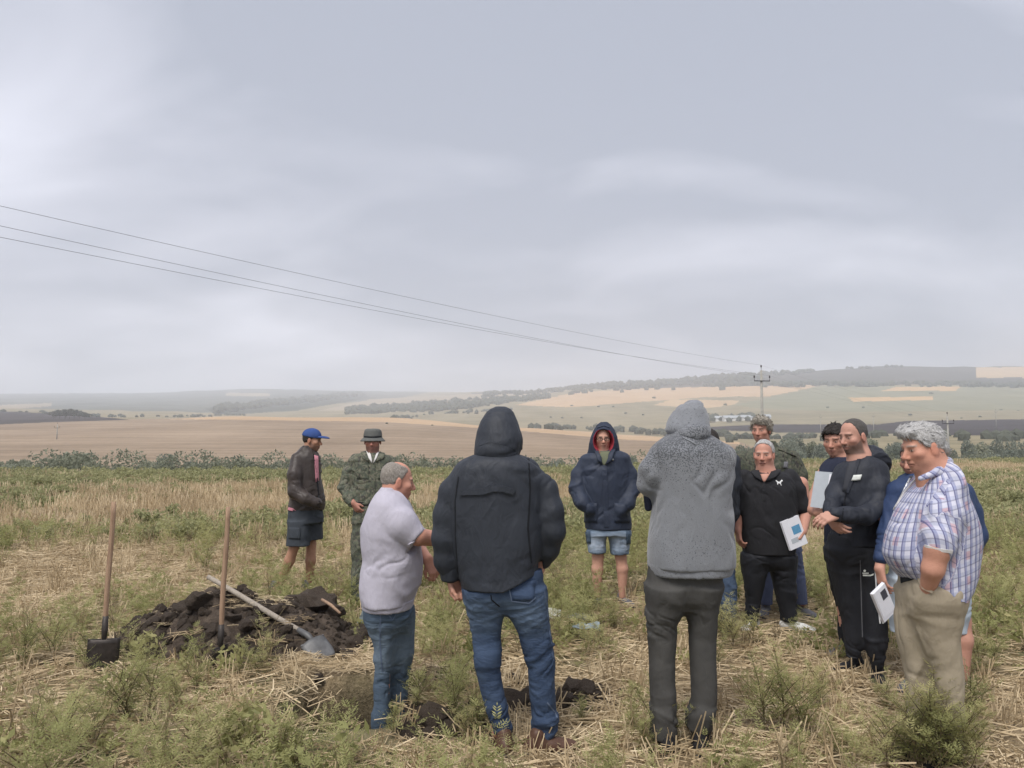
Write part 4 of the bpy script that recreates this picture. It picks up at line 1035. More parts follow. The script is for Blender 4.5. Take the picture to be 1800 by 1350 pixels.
# ---- 1: blue cap, leather jacket, shorts
def person_cap():
    s = Person('man in a blue baseball cap, brown leather jacket and dark shorts beyond the soil heap', 8.4, 538)
    s.set_head(549, 774, 84, 6, 1.0, neck=(538, 800), skin=(0.330, 0.198, 0.139), beard=(.16, .10, .08))
    torso_core(s, (538, 802), (536, 905), .08)
    s.limb([(535, 905, -.05), (517, 962, -.08), (509, 985, -.05), (491, 1028, .05)], [.060, .050, .055, .036]); s.limb([(490, 1030, .05), (482, 1037, .0)], [.035, .03])
    s.limb([(548, 905, .08), (547, 958, .08), (546, 985, .08), (544, 1028, .12)], [.060, .050, .054, .036]); s.limb([(544, 1028, .12), (552, 1036, .1)], [.035, .03])
    s.limb([(523, 814, -.10), (519, 862, -.16), (553, 884, -.18)], [.03, .03, .025])
    s.finish_body(); s.hair(M['hair_dark'], .006, rough=.002)
    v = Vol(.008); v.loft(s.rings([(786, 531, 549), (794, 524, 556), (803, 514, 562), (825, 509, 563), (852, 508, 567), (876, 509, 570), (890, 507, 570), (896, 507, 569)], ry=.15, top=(.5, .68, .86, .96)))
    sleeve(s, v, [(522, 808, 11, -.08), (518, 835, 11.5, -.16), (519, 864, 11.5, -.18), (538, 877, 10.5, -.22), (556, 885, 9.5, -.20)])
    s.add('leather_jacket', M['leather'], v, amp=.022, fs=(5, 5, 12), ang=.5, seed=3)
    v = Vol(.008); v.loft(s.rings([(783, 532, 548), (789, 529, 552), (797, 527, 555)], ry=.085)); s.add('jacket_collar', M['leather'], v, 'leather_jacket')
    s.patch('pink_shirt', [(552, 800), (559, 802), (560, 845), (555, 848)], 'leather_jacket', M['pink'], .006)
    s.strip('shirt_hem', [(507, 894), (523, 898)], .03, 'leather_jacket', M['pink'], .004)
    s.strip('zip', [(551, 798), (556, 830), (562, 892)], .012, 'leather_jacket', M['seamdark'], .006)
    v = Vol(.008); v.loft(s.rings([(890, 508, 566), (900, 506, 567), (918, 505, 568)], ry=.14))
    v.loft(s.rings([(915, 505, 546, -.04), (940, 504, 546, -.06), (959, 503, 545, -.06)], ry=.12)); v.loft(s.rings([(915, 540, 566, .06), (947, 544, 568, .09)], ry=.12))
    s.add('shorts', M['shorts'], v, amp=.016, fs=(7, 7, 7), seed=5)
    s.patch('pocket', [(508, 927), (528, 928), (528, 948), (508, 947)], 'shorts', M['shorts'], .006)
    # cap
    h = s.head; c, R = h['c'], h['R']; v = Vol(.006); v.ell(c - .012 * R[1] + .045 * R[2], (.088, .108, .088), R, .01)
    v.cut(c + .032 * R[2] + .0 * R[1], -R[2] - .10 * R[1]); s.add('baseball_cap', M['cap'], v, amp=.004, fs=(20, 20, 20))
    v = Vol(.005); v.ell(c + .115 * R[1] + .040 * R[2], (.070, .075, .020), R, .01); v.ell(c + .105 * R[1] + .020 * R[2], (.085, .10, .022), R, .006, 'sub'); s.add('brim', M['cap'], v, 'baseball_cap')
    s.shoe(487, 1036, 60, M['greyshoe'], dy=.03); s.shoe(545, 1036, 70, M['greyshoe'], dy=.1)
# ---- 2: camouflage, bucket hat
def person_bucket():
    s = Person('man in camouflage suit and grey bucket hat facing the group with hands in pockets', 7.75, 655)
    s.set_head(655, 775, 4, 4, 1.0, neck=(655, 806), skin=(0.349, 0.187, 0.151), beard=(.17, .10, .085))
    torso_core(s, (655, 806), (655, 905)); s.limb([(640, 905), (632, 980), (630, 1055)], [.06, .042, .03]); s.limb([(670, 905), (674, 980), (676, 1050)], [.06, .042, .03])
    P = s.limb([(618, 818), (607, 855), (620, 884, -.12)], [.03, .03, .028]); s.hand(P[-1], s.p(631, 899, -.12) - P[-1], (.6, .6, .0), 1, .5)
    s.limb([(692, 818), (703, 855), (690, 888, -.12)], [.03, .03, .028]); s.finish_body(); s.hair(M['hair_grey'], .005, rough=.002)
    v = Vol(.008); v.loft(s.rings([(794, 645, 666), (800, 624, 688), (808, 617, 695), (830, 616, 694), (855, 619, 690), (878, 620, 688), (886, 621, 688)], ry=.14, top=(.5, .68, .86, .96)))
    sleeve(s, v, [(625, 808, 8.5), (612, 832, 10.5), (606, 856, 11, -.02), (613, 874, 10, -.08), (618, 884, 8.5, -.11)])
    sleeve(s, v, [(686, 808, 8.5), (699, 832, 10.5), (704, 856, 11, -.02), (697, 874, 10, -.08), (691, 886, 8.5, -.11)])
    s.add('camouflage_jacket', M['camo'], v, amp=.020, fs=(6, 6, 10), seed=8, ang=.3)
    s.patch('shirt_collar', [(643, 791), (652, 799), (655, 815), (648, 806)], 'camouflage_jacket', M['shirtwhite'], .012, 4, 4); s.patch('shirt_collar', [(668, 791), (661, 799), (656, 815), (662, 806)], 'camouflage_jacket', M['shirtwhite'], .012, 4, 4)
    s.patch('lapel', [(634, 795), (643, 793), (650, 812), (637, 806)], 'camouflage_jacket', M['camo'], .014, 4, 4); s.patch('lapel', [(677, 795), (668, 793), (661, 812), (675, 806)], 'camouflage_jacket', M['camo'], .014, 4, 4)
    for x in (628, 664): s.patch('chest_pocket', [(x, 822), (x + 20, 822), (x + 20, 842), (x, 842)], 'camouflage_jacket', M['camo'], .008); s.strip('pocket_flap', [(x, 823), (x + 20, 823)], .04, 'camouflage_jacket', M['camo'], .014)
    s.strip('placket', [(656, 815), (656, 884)], .035, 'camouflage_jacket', M['camo'], .008)
    v = Vol(.008); v.loft(s.rings([(880, 622, 688), (900, 620, 690), (918, 619, 691)], ry=.13)); v.loft(s.rings([(910, 619, 656), (950, 618, 651), (1000, 618, 646), (1050, 617, 644)], k=1.05)); v.loft(s.rings([(910, 655, 691), (950, 657, 691), (1000, 660, 690), (1050, 662, 690)], k=1.05))
    s.add('camouflage_trousers', M['camo'], v, amp=.018, fs=(7, 7, 12), seed=11)
    s.strip('belt', [(622, 884), (655, 887), (688, 884)], .03, 'camouflage_trousers', M['seamdark'], .006)
    h = s.head; c, R = h['c'], h['R']; v = Vol(.006); v.loft([(c[2] + z, c[0], c[1] + .01, r, r * 1.12) for z, r in ((.012, .094), (.05, .092), (.095, .086), (.112, .078), (.120, .06))], p=2); s.add('bucket_hat', M['hat'], v, amp=.004, fs=(25, 25, 25))
    v = Vol(.005); v.loft([(c[2] + z, c[0], c[1] + .01, r, r * 1.08) for z, r in ((-.006, .126), (.004, .123), (.030, .098), (.036, .094))], p=2); v.loft([(c[2] + z - .012, c[0], c[1] + .01, r, r * 1.08) for z, r in ((-.02, .122), (.004, .117), (.020, .093))], p=2, op='sub', k=.004); s.add('brim', M['hat'], v, 'bucket_hat')
    s.strip('hat_band', [(640, 768), (655, 769), (670, 768)], .02, 'bucket_hat', M['seamdark'], .003)
    s.shoe(630, 1056, -8, M['blackshoe']); s.shoe(676, 1054, 12, M['blackshoe'])
# ---- 3: pale polo, standing in the pit
def person_polo():
    s = Person('grey balding man in a pale lilac polo shirt and jeans standing in the soil pit', 4.75, 690, zg=-.36)
    s.set_head(699, 846, 108, 8, 1.0, neck=(688, 888), skin=(0.436, 0.242, 0.186), rn=.068, fat=.012, brow=(.2, .17, .15))
    torso_core(s, (688, 890), (682, 1070), .12)
    s.limb([(668, 1075, .02), (674, 1160, -.03), (670, 1300, -.04)], [.07, .045, .035]); s.limb([(702, 1075, .05), (706, 1160, .10), (700, 1290, .12)], [.07, .045, .035])
    P = s.limb([(694, 905, -.14), (735, 943, -.16), (772, 948, .0), (800, 952, .08)], [.06, .052, .044, .032]); s.hand(P[-1], (1, .3, -.1), (0, -.3, -1), 1, .4)
    P = s.limb([(720, 920, .24), (736, 965, .22), (752, 984, .06)], [.055, .045, .032]); s.hand(P[-1], s.p(768, 1012, .02) - P[-1], (-.3, .6, -.35), -1, .9, 1.0)
    s.finish_body()
    s.hair(M['hair_grey'], .006, jit=.02, lock=.010, nlock=600, line=[(-.12, -.075), (-.05, -.068), (-.028, -.05), (-.012, .018), (.012, .0), (.022, .03), (.04, .062), (.05, .10)], rough=.003, bald=.95)
    def seams(V): return np.ones(len(V))
    v = Vol(.0075); v.loft(s.rings([(858, 672, 694), (868, 662, 712), (884, 652, 722), (905, 643, 732), (930, 635, 738), (960, 635, 741), (985, 638, 745), (1010, 632, 744), (1030, 630, 738), (1048, 633, 731), (1060, 637, 727)], ry=.21, top=(.5, .68, .86, .96)), p=2.1)
    sleeve(s, v, [(690, 900, 27, -.10), (708, 922, 25, -.15), (732, 944, 19, -.16)])
    v.endcut(s.p(734, 946, -.16), s.p(736, 946, -.16) - s.p(710, 923, -.15), .11)
    s.add('polo_shirt', M['polo'], v, amp=.018, fs=(6.5, 6.5, 2.2), seed=14, ang=.6)
    v = Vol(.0075); v.loft(s.rings([(1051, 635, 730), (1057, 635, 728), (1068, 637, 726)], ry=.20), p=2.1); s.add('hem_band', M['polo'], v, 'polo_shirt', amp=.004, fs=(30, 30, 3))
    v = Vol(.006); v.loft([(z, x, y, rx, ry) for z, x, y, rx, ry in s.rings([(856, 671, 700, 0, .085), (866, 669, 711, 0, .095), (880, 664, 716, 0, .105), (888, 668, 716, 0, .09)])], p=2.1); s.add('shirt_collar', M['polo'], v, 'polo_shirt')
    s.strip('sleeve_hem', [(719, 959), (735, 948), (747, 931)], .02, 'polo_shirt', M['polo'], .003)
    v = Vol(.0075); pelvis(s, v, [(1050, 641, 724), (1068, 642, 725), (1080, 643, 726)], .165); leg(s, v, [(1068, 643, 694, -.03), (1134, 655, 698, -.03), (1190, 656, 690, -.03), (1305, 652, 684, -.04)], 1.15); leg(s, v, [(1068, 676, 726, .06), (1148, 684, 730, .09), (1200, 684, 720, .10), (1300, 684, 716, .12)], 1.15)
    s.add('jeans', M['jeans2'], v, amp=.018, fs=(6, 6, 11), seed=17, wear=thigh_wear(s, 1080, 1190, .8))
    s.strip('side_seam', [(669, 1070), (668, 1130), (672, 1180)], .008, 'jeans', M['thread'], .003)
    s.strip('pocket_seam', [(676, 1072), (690, 1090), (700, 1072)], .006, 'jeans', M['thread'], .003)
    s.shoe(668, 1310, 80, M['brownshoe'], dy=-.04); s.shoe(700, 1300, 100, M['brownshoe'], dy=.12)
# ---- 4: black hooded jacket, seen from behind
def person_black_hood():
    s = Person('man seen from behind in a black hooded jacket and blue jeans', 4.2, 890)
    s.set_head(879, 770, 178, 8, 1.0, neck=(878, 815)); torso_core(s, (878, 818), (884, 1030), .1)
    s.limb([(852, 1040), (858, 1150, .02), (876, 1285)], [.07, .05, .036]); s.limb([(925, 1040), (946, 1150, .02), (956, 1290)], [.07, .05, .036])
    P = s.limb([(815, 850), (787, 940), (795, 1014, .04)], [.035, .035, .03]); s.hand(P[-1], s.p(803, 1042, .05) - P[-1], (.5, -.75, 0), 1, .95, 1.02, thumb=(.3, -.4, -.8))
    P = s.limb([(930, 850), (963, 930), (948, 1000, .06)], [.035, .035, .032]); s.hand(P[-1], (-.15, .2, -1), (-1, 0, 0), -1, .2)
    s.finish_body()
    v = Vol(.0075)
    v.loft(s.rings([(793, 848, 905), (800, 828, 920), (808, 812, 934), (820, 802, 945), (840, 795, 952), (880, 790, 955), (920, 790, 956), (960, 796, 954), (1000, 806, 946), (1040, 812, 946)], ry=.19, top=(.5, .68, .86, .96)), p=2.4)
    sleeve(s, v, [(820, 832, 22), (794, 864, 21.5), (784, 905, 22), (781, 945, 21.5), (784, 985, 20, .02), (792, 1008, 17, .03)])
    sleeve(s, v, [(926, 828, 22), (957, 860, 22.5), (968, 898, 23, -.02), (971, 933, 22, -.02), (962, 965, 20, .02), (955, 985, 15, .05)])
    a, b = s.p(812, 1031), s.p(945, 1002); v.cut(a, (b[2] - a[2], 0, -(b[0] - a[0])), .004) if False else None
    s_a = Vol(.0075)
    def trim(V, N):      # the hem climbs on the right where the hand goes into the pocket
        t = np.clip((V[:, 0] - a[0]) / (b[0] - a[0]), 0, 1); zt = a[2] + (b[2] - a[2]) * np.clip((t - .55) / .45, 0, 1)
        low = (V[:, 2] < zt + .06) & (V[:, 0] > a[0] - .01) & (V[:, 0] < b[0] + .03)
        V = V.copy(); z0 = s.p(812, 1040)[2]; f = np.clip((V[:, 2] - z0) / (zt + .06 - z0), 0, 1)
        V[low, 2] = (zt + f * .06)[low]; return V
    zc = s.p(900, 1010)[2]
    s.add('hooded_jacket', M['blackjk'], v, amp=.016, fs=(3.0, 3.0, 5.0), seed=20, ang=.75, soft=.4, post=trim)
    # cuffs
    v = Vol(.006); P = [s.p(792, 1000, .03), s.p(794, 1019, .035)]; v.cone(P[0], P[1], s.m(20), s.m(18), .01); v.cut(P[1], P[1] - P[0]); s.add('cuff', M['blackjk'], v, 'hooded_jacket', amp=.005, fs=(30, 30, 20))
    v = Vol(.0065); v.loft(s.rings([(714, 873, 888, .05, .02), (717, 864, 897, .04, .06), (724, 855, 904, .03, .09), (740, 845, 911, .02, .12), (760, 838, 917, .01, .14), (775, 835, 919, .01, .15), (788, 834, 916, 0, .15), (797, 834, 914, 0, .15), (805, 836, 912, 0, .14)]), p=2.15)
    v.ell(s.p(880, 765, .19), (.085, .07, .12), None, .01, 'sub')
    s.add('hood', M['blackjk'], v, 'hooded_jacket', amp=.011, fs=(3, 3, 10), seed=27, ang=-.2)
    s.strip('hood_seam', [(840, 783), (860, 776), (890, 780), (908, 792)], .012, 'hood', M['blackjk'], .002)
    mb = MB(); q = s.p(917, 784, -.01); mb.tube([q + V3(0, 0, .02), q, q - V3(0, 0, .02)], [.004, .005, .004], 6); s.raw('drawcord', mb, M['seamdark'], 'hood')
    s.strip('back_yoke', [(809, 866), (830, 865), (850, 864), (866, 859), (885, 859), (903, 865)], .030, 'hooded_jacket', M['blackjk'], .012, 8)
    for pts in ([(806, 838), (800, 880), (801, 950), (806, 1020)], [(929, 806), (932, 860), (928, 930), (934, 990)]): s.strip('sleeve_seam', pts, .010, 'hooded_jacket', M['seamdark'], .002)
    v = Vol(.0075); pelvis(s, v, [(1000, 814, 953), (1028, 815, 956), (1046, 819, 959)], .15)
    leg(s, v, [(1034, 817, 893), (1080, 824, 885), (1104, 827, 882), (1125, 829, 881), (1172, 835, 882), (1213, 843, 886), (1250, 856, 893), (1275, 866, 897), (1293, 872, 897)])
    leg(s, v, [(1034, 880, 957), (1084, 896, 964), (1110, 909, 967), (1148, 921, 973), (1180, 927, 975), (1226, 931, 977), (1262, 936, 980), (1280, 938, 976), (1298, 939, 972)])
    s.add('jeans', M['jeans'], v, amp=.026, fs=(5, 5, 17), seed=26, ang=.35, mask=zmask(s, [(1090, 1190, 1.0), (1225, 1300, 1.2)], .4), wear=thigh_wear(s, 1030, 1120, .9))
    for x0, x1 in ((893, 938),): s.patch('back_pocket', [(x0, 1024), (x1 + 2, 1020), (x1 + 1, 1056), (x0 + 8, 1057)], 'jeans', M['jeans'], .006)
    s.strip('pocket_stitch', [(894, 1030), (900, 1056), (930, 1060), (941, 1050)], .006, 'jeans', M['thread'], .007); s.strip('centre_seam', [(863, 1046), (864, 1054), (878, 1066)], .006, 'jeans', M['seamdark'], .003)
    s.strip('side_seam', [(957, 1040), (966, 1105), (975, 1180), (978, 1262)], .006, 'jeans', M['thread'], .002); s.strip('leg_crease', [(962, 1235), (975, 1252), (980, 1262)], .007, 'jeans', M['thread'], .003)
    s.shoe(884, 1290, -170, M['brownshoe']); s.shoe(956, 1296, 100, M['brownshoe'], dy=-.04)
# ---- 5: navy parka
def person_parka():
    s = Person('man in glasses and denim shorts wearing a navy parka with red-lined hood up', 7.8, 1064)
    s.set_head(1060, 770, -4, 6, 1.0, neck=(1062, 802), skin=(.44, .27, .21)); torso_core(s, (1062, 806), (1067, 925), .09)
    for x0, x1, x2 in ((1048, 1051, 1050), (1088, 1091, 1094)): s.limb([(x0, 930), (x1, 978), (x2, 1000), (x2, 1048)], [.08, .056, .056, .034])
    s.finish_body()
    v = Vol(.008); v.loft(s.rings([(792, 1046, 1080), (797, 1030, 1096), (804, 1021, 1104), (830, 1018, 1108), (860, 1022, 1106), (890, 1027, 1106), (915, 1027, 1108), (930, 1027, 1110)], ry=.16, top=(.5, .68, .86, .96)))
    sleeve(s, v, [(1030, 811, 11), (1016, 834, 12), (1014, 860, 12.5, -.04), (1024, 884, 12, -.12), (1036, 897, 9, -.15)])
    sleeve(s, v, [(1096, 811, 11), (1108, 834, 12), (1110, 862, 12.5, -.04), (1103, 886, 12, -.12), (1092, 898, 9, -.15)])
    s.add('parka', M['navyparka'], v, amp=.022, fs=(6, 6, 10), seed=30, ang=.4)
    red = np.array((.33, .035, .05)); navy = np.array((.028, .036, .058)); h = s.head; c, R = h['c'], h['R']
    v = Vol(.006); v.loft(s.rings([(742, 1056, 1067, .02, .03), (746, 1050, 1073, .02, .08), (756, 1043, 1080, .01, .13), (768, 1038, 1085, .0, .14), (780, 1035, 1088, .0, .14), (790, 1034, 1089, .01, .13), (797, 1032, 1090, .02, .125), (803, 1034, 1088, .02, .12)]), p=2.0)
    v.ell(c + .10 * R[1] - .02 * R[2], (.098, .13, .118), R, .008, 'sub'); oc = c + .10 * R[1] - .02 * R[2]
    def hc(V, N):
        P = (V - oc) @ R.T / np.array([.098, .13, .118]); inside = (np.linalg.norm(P, axis=1) < 1.07) & ((V - oc) @ R[2] < .108)
        return np.where(inside[:, None], red, navy)
    s.add('hood', M['hoodlined'], v, 'parka', col=hc, amp=.006, fs=(10, 10, 10))
    s.strip('hood_drawstring', [(1050, 752), (1062, 748), (1072, 752)], .02, 'hood', M['navyparka'], .008)
    s.patch('jumper', [(1050, 794), (1074, 794), (1066, 818), (1060, 818)], 'parka', M['olive'], .010, 5, 5)
    s.patch('storm_collar', [(1044, 790), (1052, 794), (1060, 818), (1052, 812)], 'parka', M['navyparka'], .026, 4, 4); s.patch('storm_collar', [(1082, 790), (1074, 794), (1064, 818), (1074, 812)], 'parka', M['navyparka'], .026, 4, 4)
    s.strip('placket', [(1062, 818), (1064, 870), (1066, 926)], .05, 'parka', M['navyparka'], .008); s.strip('zip', [(1059, 818), (1061, 870), (1063, 926)], .01, 'parka', M['seamdark'], .006)
    for a in ([(1032, 886), (1050, 884), (1050, 918), (1028, 918)], [(1080, 884), (1100, 886), (1106, 918), (1080, 918)]): s.patch('pocket', a, 'parka', M['navyparka'], .012)
    mb = MB(); q, n = s.hit(1077, 808, 'parka'); mb.tube([q, q + n * .012], [.011, .009], 8); s.raw('button', mb, M['metal'], 'parka')
    mb = MB()                                                      # spectacles
    for sx in (-1, 1):
        ce = c + sx * .032 * R[0] + .098 * R[1] - .002 * R[2]
        mb.tube([ce + .023 * (math.cos(a) * R[0] + .72 * math.sin(a) * R[2]) for a in np.linspace(0, 2 * math.pi, 13)], .0032, 5, False); mb.tube([ce + sx * .022 * R[0], c + sx * .080 * R[0] + .01 * R[1]], .003, 5)
    mb.tube([c - .010 * R[0] + .100 * R[1], c + .010 * R[0] + .100 * R[1]], .003, 5); s.raw('spectacles', mb, M['lens'])
    v = Vol(.008); v.loft(s.rings([(918, 1030, 1107), (930, 1030, 1108), (940, 1031, 1108)], ry=.15)); v.loft(s.rings([(935, 1031, 1067), (955, 1033, 1065), (971, 1035, 1064)], k=1.15)); v.loft(s.rings([(935, 1068, 1108), (955, 1071, 1108), (974, 1074, 1106)], k=1.15))
    s.add('denim_shorts', M['jeans3'], v, amp=.014, fs=(7, 7, 10), seed=33, wear=thigh_wear(s, 930, 972, 1.0))
    for a in ([(1030, 935), (1038, 934), (1039, 955), (1033, 956)], [(1100, 934), (1107, 934), (1107, 956), (1101, 957)]): s.patch('cargo_pocket', a, 'denim_shorts', M['jeans2'], .010, 4, 4)
    s.shoe(1050, 1052, -10, M['greyshoe']); s.shoe(1096, 1054, 25, M['greyshoe'])
# ---- 6: grey hoodie, seen from behind
def person_grey_hoodie():
    s = Person('man seen from behind in a rain-spotted grey hoodie and charcoal trousers', 4.2, 1205)
    s.set_head(1208, 752, 190, 25, 1.0, dy=.10, neck=(1208, 790, .04)); torso_core(s, (1208, 792), (1208, 1010), .1)
    s.limb([(1168, 1020), (1165, 1130, .03), (1168, 1290)], [.07, .05, .036]); s.limb([(1235, 1020), (1236, 1130, .03), (1232, 1290)], [.07, .05, .036]); s.finish_body()
    v = Vol(.0075); v.loft(s.rings([(758, 1176, 1242, .04, .13), (766, 1162, 1256, .03, .16), (776, 1153, 1272, .02, .18), (792, 1146, 1284, 0, .195), (812, 1144, 1291, 0, .20), (840, 1148, 1288, 0, .20), (870, 1148, 1286), (910, 1143, 1288), (950, 1138, 1289), (980, 1137, 1290), (995, 1139, 1289)], ry=.195), p=2.5)
    sleeve(s, v, [(1164, 800, 24), (1146, 830, 24, -.02), (1139, 851, 19, .0), (1150, 866, 18, .06), (1175, 840, 16, .26), (1195, 790, 14, .34)], .025)
    sleeve(s, v, [(1272, 802, 22), (1276, 838, 15, .04), (1268, 856, 18, .10), (1240, 830, 16, .30)], .03)
    zt, zm, zb = s.p(900, 770)[2], s.p(900, 850)[2], s.p(900, 965)[2]
    wet = lambda V, N: np.clip(1.25 * np.clip((V[:, 2] - zm) / (zt - zm), 0, 1) ** .8 + .22 * band(V[:, 2], zb - .06, zb + .12, .06) + .5 * band(V[:, 2], zm - .03, zm + .05, .05) * vnoise(V, 4, 1), 0, 1.2)
    s.add('hoodie', M['hoodie'], v, amp=.026, fs=(6, 6, 1.9), seed=41, ang=.3, wear=wet)
    v = Vol(.0075); v.loft(s.rings([(986, 1138, 1289), (996, 1139, 1288), (1008, 1142, 1284)], ry=.19), p=2.5); s.add('rib_hem', M['hoodie'], v, 'hoodie', wear=lambda V, N: np.full(len(V), .2), amp=.004, fs=(40, 40, 3))
    v = Vol(.0065); v.loft(s.rings([(706, 1213, 1226, .12, .04), (710, 1200, 1233, .11, .08), (720, 1186, 1239, .10, .12), (735, 1176, 1245, .09, .14), (748, 1171, 1248, .07, .15), (756, 1170, 1249, .06, .14), (764, 1176, 1246, .05, .13), (770, 1184, 1238, .05, .11)]), p=2.1)
    v.ell(s.p(1196, 757, .28), (.085, .10, .11), None, .01, 'sub')
    s.add('hood', M['hoodie'], v, 'hoodie', amp=.020, fs=(3.0, 3.0, 9), seed=44, ang=-.25, wear=lambda V, N: np.full(len(V), .25))
    v = Vol(.0065); v.loft(s.rings([(748, 1194, 1244, .02, .155), (756, 1182, 1250, .02, .165), (766, 1178, 1250, .02, .165), (773, 1186, 1240, .02, .15)]), p=2.2); s.add('hood_fold', M['hoodie'], v, 'hoodie', amp=.016, fs=(5, 5, 14), seed=47, ang=-.3, wear=lambda V, N: np.full(len(V), .9))
    s.strip('back_seam', [(1200, 769), (1212, 775), (1224, 782)], .007, 'hoodie', M['hoodie'], .005)
    v = Vol(.0065); v.cone(s.p(1139, 872, .04), s.p(1140, 892, .06), s.m(8), s.m(7), .01); s.add('dark_undersleeve', M['navytee'], v, 'hoodie')
    v = Vol(.0075); pelvis(s, v, [(985, 1140, 1272), (1010, 1137, 1270), (1040, 1134, 1267)], .152)
    leg(s, v, [(1030, 1135, 1212), (1080, 1132, 1199), (1100, 1132, 1194), (1126, 1137, 1190), (1156, 1140, 1187), (1200, 1141, 1187), (1240, 1143, 1191), (1270, 1143, 1190), (1296, 1144, 1189)], 1.15)
    leg(s, v, [(1030, 1194, 1268), (1085, 1205, 1263), (1120, 1209, 1260), (1156, 1212, 1259), (1206, 1214, 1261), (1235, 1215, 1261), (1252, 1203, 1258), (1272, 1205, 1252), (1290, 1216, 1246), (1297, 1224, 1243)], 1.15)
    s.add('trousers', M['wool'], v, amp=.022, fs=(4.5, 4.5, 12), seed=50, ang=-.35, mask=zmask(s, [(1020, 1140, 1.0), (1215, 1300, 1.1)], .45))
    s.shoe(1168, 1290, -175, M['blackshoe']); s.shoe(1232, 1292, 160, M['blackshoe'])
# ---- 7: mostly hidden behind the hoodie
def person_hidden():
    s = Person('dark-haired man in a black jacket and jeans standing hidden behind the grey hoodie', 6.6, 1256)
    s.set_head(1247, 779, 150, 5, 1.0, neck=(1252, 815), skin=(0.349, 0.209, 0.162)); torso_core(s, (1252, 816), (1256, 930)); s.limb([(1245, 930), (1243, 1010), (1242, 1095)], [.06, .042, .034]); s.limb([(1272, 930), (1276, 1010), (1278, 1095)], [.06, .042, .034]); s.finish_body()
    s.hair(M['hair_dark'], .009)
    v = Vol(.009); v.loft(s.rings([(800, 1232, 1272), (808, 1217, 1287), (820, 1210, 1292), (860, 1208, 1292), (910, 1210, 1290), (950, 1214, 1288)], ry=.15, top=(.5, .68, .86, .96))); sleeve(s, v, [(1214, 822, 14), (1206, 860, 14), (1208, 905, 13), (1220, 940, 10, -.1)]); sleeve(s, v, [(1286, 812, 14), (1290, 850, 13), (1286, 900, 12), (1278, 935, 10, .1)])
    s.add('jacket', M['blackjk'], v, amp=.02, fs=(5, 5, 10), seed=55)
    v = Vol(.009); v.loft(s.rings([(940, 1218, 1287), (985, 1216, 1290)], ry=.14)); v.loft(s.rings([(975, 1217, 1256), (1040, 1224, 1258), (1095, 1228, 1256)], k=1.1)); v.loft(s.rings([(975, 1252, 1291), (1040, 1260, 1295), (1095, 1264, 1292)], k=1.1)); s.add('jeans', M['jeans'], v, amp=.018, fs=(6, 6, 13), seed=57)
    s.shoe(1242, 1100, 160, M['blackshoe']); s.shoe(1278, 1100, 150, M['blackshoe'])
# ---- 8: camouflage jacket behind the black polo
def person_camo_tall():
    s = Person('tall grey-haired man in a dark camouflage jacket behind the black polo shirt', 7.35, 1348)
    s.set_head(1338, 756, -38, 4, 1.04, neck=(1345, 792), skin=(0.407, 0.231, 0.180), brow=(.16, .13, .10)); torso_core(s, (1346, 795), (1350, 920)); s.limb([(1332, 925), (1340, 990), (1344, 1058)], [.06, .042, .034]); s.limb([(1380, 925), (1398, 990), (1410, 1060)], [.06, .042, .034]); s.finish_body()
    s.hair(M['hair_brown'], .018, rough=.008, jit=.024, lock=.030, nlock=500, comb=(.6, .5, -.2), extra=[((.0, .070, .085), (.05, .03, .03)), ((.03, .062, .08), (.04, .035, .03))], line=[(-.12, -.085), (-.05, -.075), (-.028, -.055), (-.012, .005), (.012, -.005), (.030, .012), (.045, .045), (.075, .055), (.10, .06), (.12, .12)])
    v = Vol(.008); v.loft(s.rings([(784, 1328, 1366), (790, 1316, 1384), (797, 1304, 1398), (815, 1297, 1406), (850, 1298, 1404), (900, 1302, 1400), (950, 1304, 1402), (975, 1306, 1402)], ry=.16, top=(.5, .68, .86, .96)))
    sleeve(s, v, [(1308, 806, 13), (1299, 835, 13), (1294, 870, 13), (1302, 905, 11, -.05)]); sleeve(s, v, [(1394, 804, 13), (1404, 835, 14), (1407, 870, 13), (1398, 905, 11, -.05)])
    s.add('camouflage_jacket', M['camo2'], v, amp=.02, fs=(6, 6, 10), seed=60, ang=-.4)
    v = Vol(.007); v.loft(s.rings([(775, 1330, 1363, .02, .09), (784, 1326, 1368, .02, .10), (793, 1322, 1374, .02, .11)])); s.add('jacket_collar', M['camo2'], v, 'camouflage_jacket')
    s.patch('chest_tab', [(1378, 812), (1385, 812), (1384, 824), (1377, 822)], 'camouflage_jacket', M['greyshoe'], .008, 3, 3); s.strip('epaulette', [(1368, 789), (1398, 799)], .05, 'camouflage_jacket', M['camo2'], .012)
    v = Vol(.008); v.loft(s.rings([(940, 1308, 1400), (965, 1307, 1404)], ry=.14)); v.loft(s.rings([(955, 1308, 1358), (1000, 1324, 1360), (1062, 1333, 1358)], k=1.05)); v.loft(s.rings([(955, 1355, 1406), (1000, 1380, 1413), (1062, 1392, 1421)], k=1.05)); s.add('trousers', M['bluegrey'], v, amp=.016, fs=(6, 6, 12), seed=63)
    s.shoe(1345, 1062, -25, M['greyshoe']); s.shoe(1408, 1064, 25, M['greyshoe'])
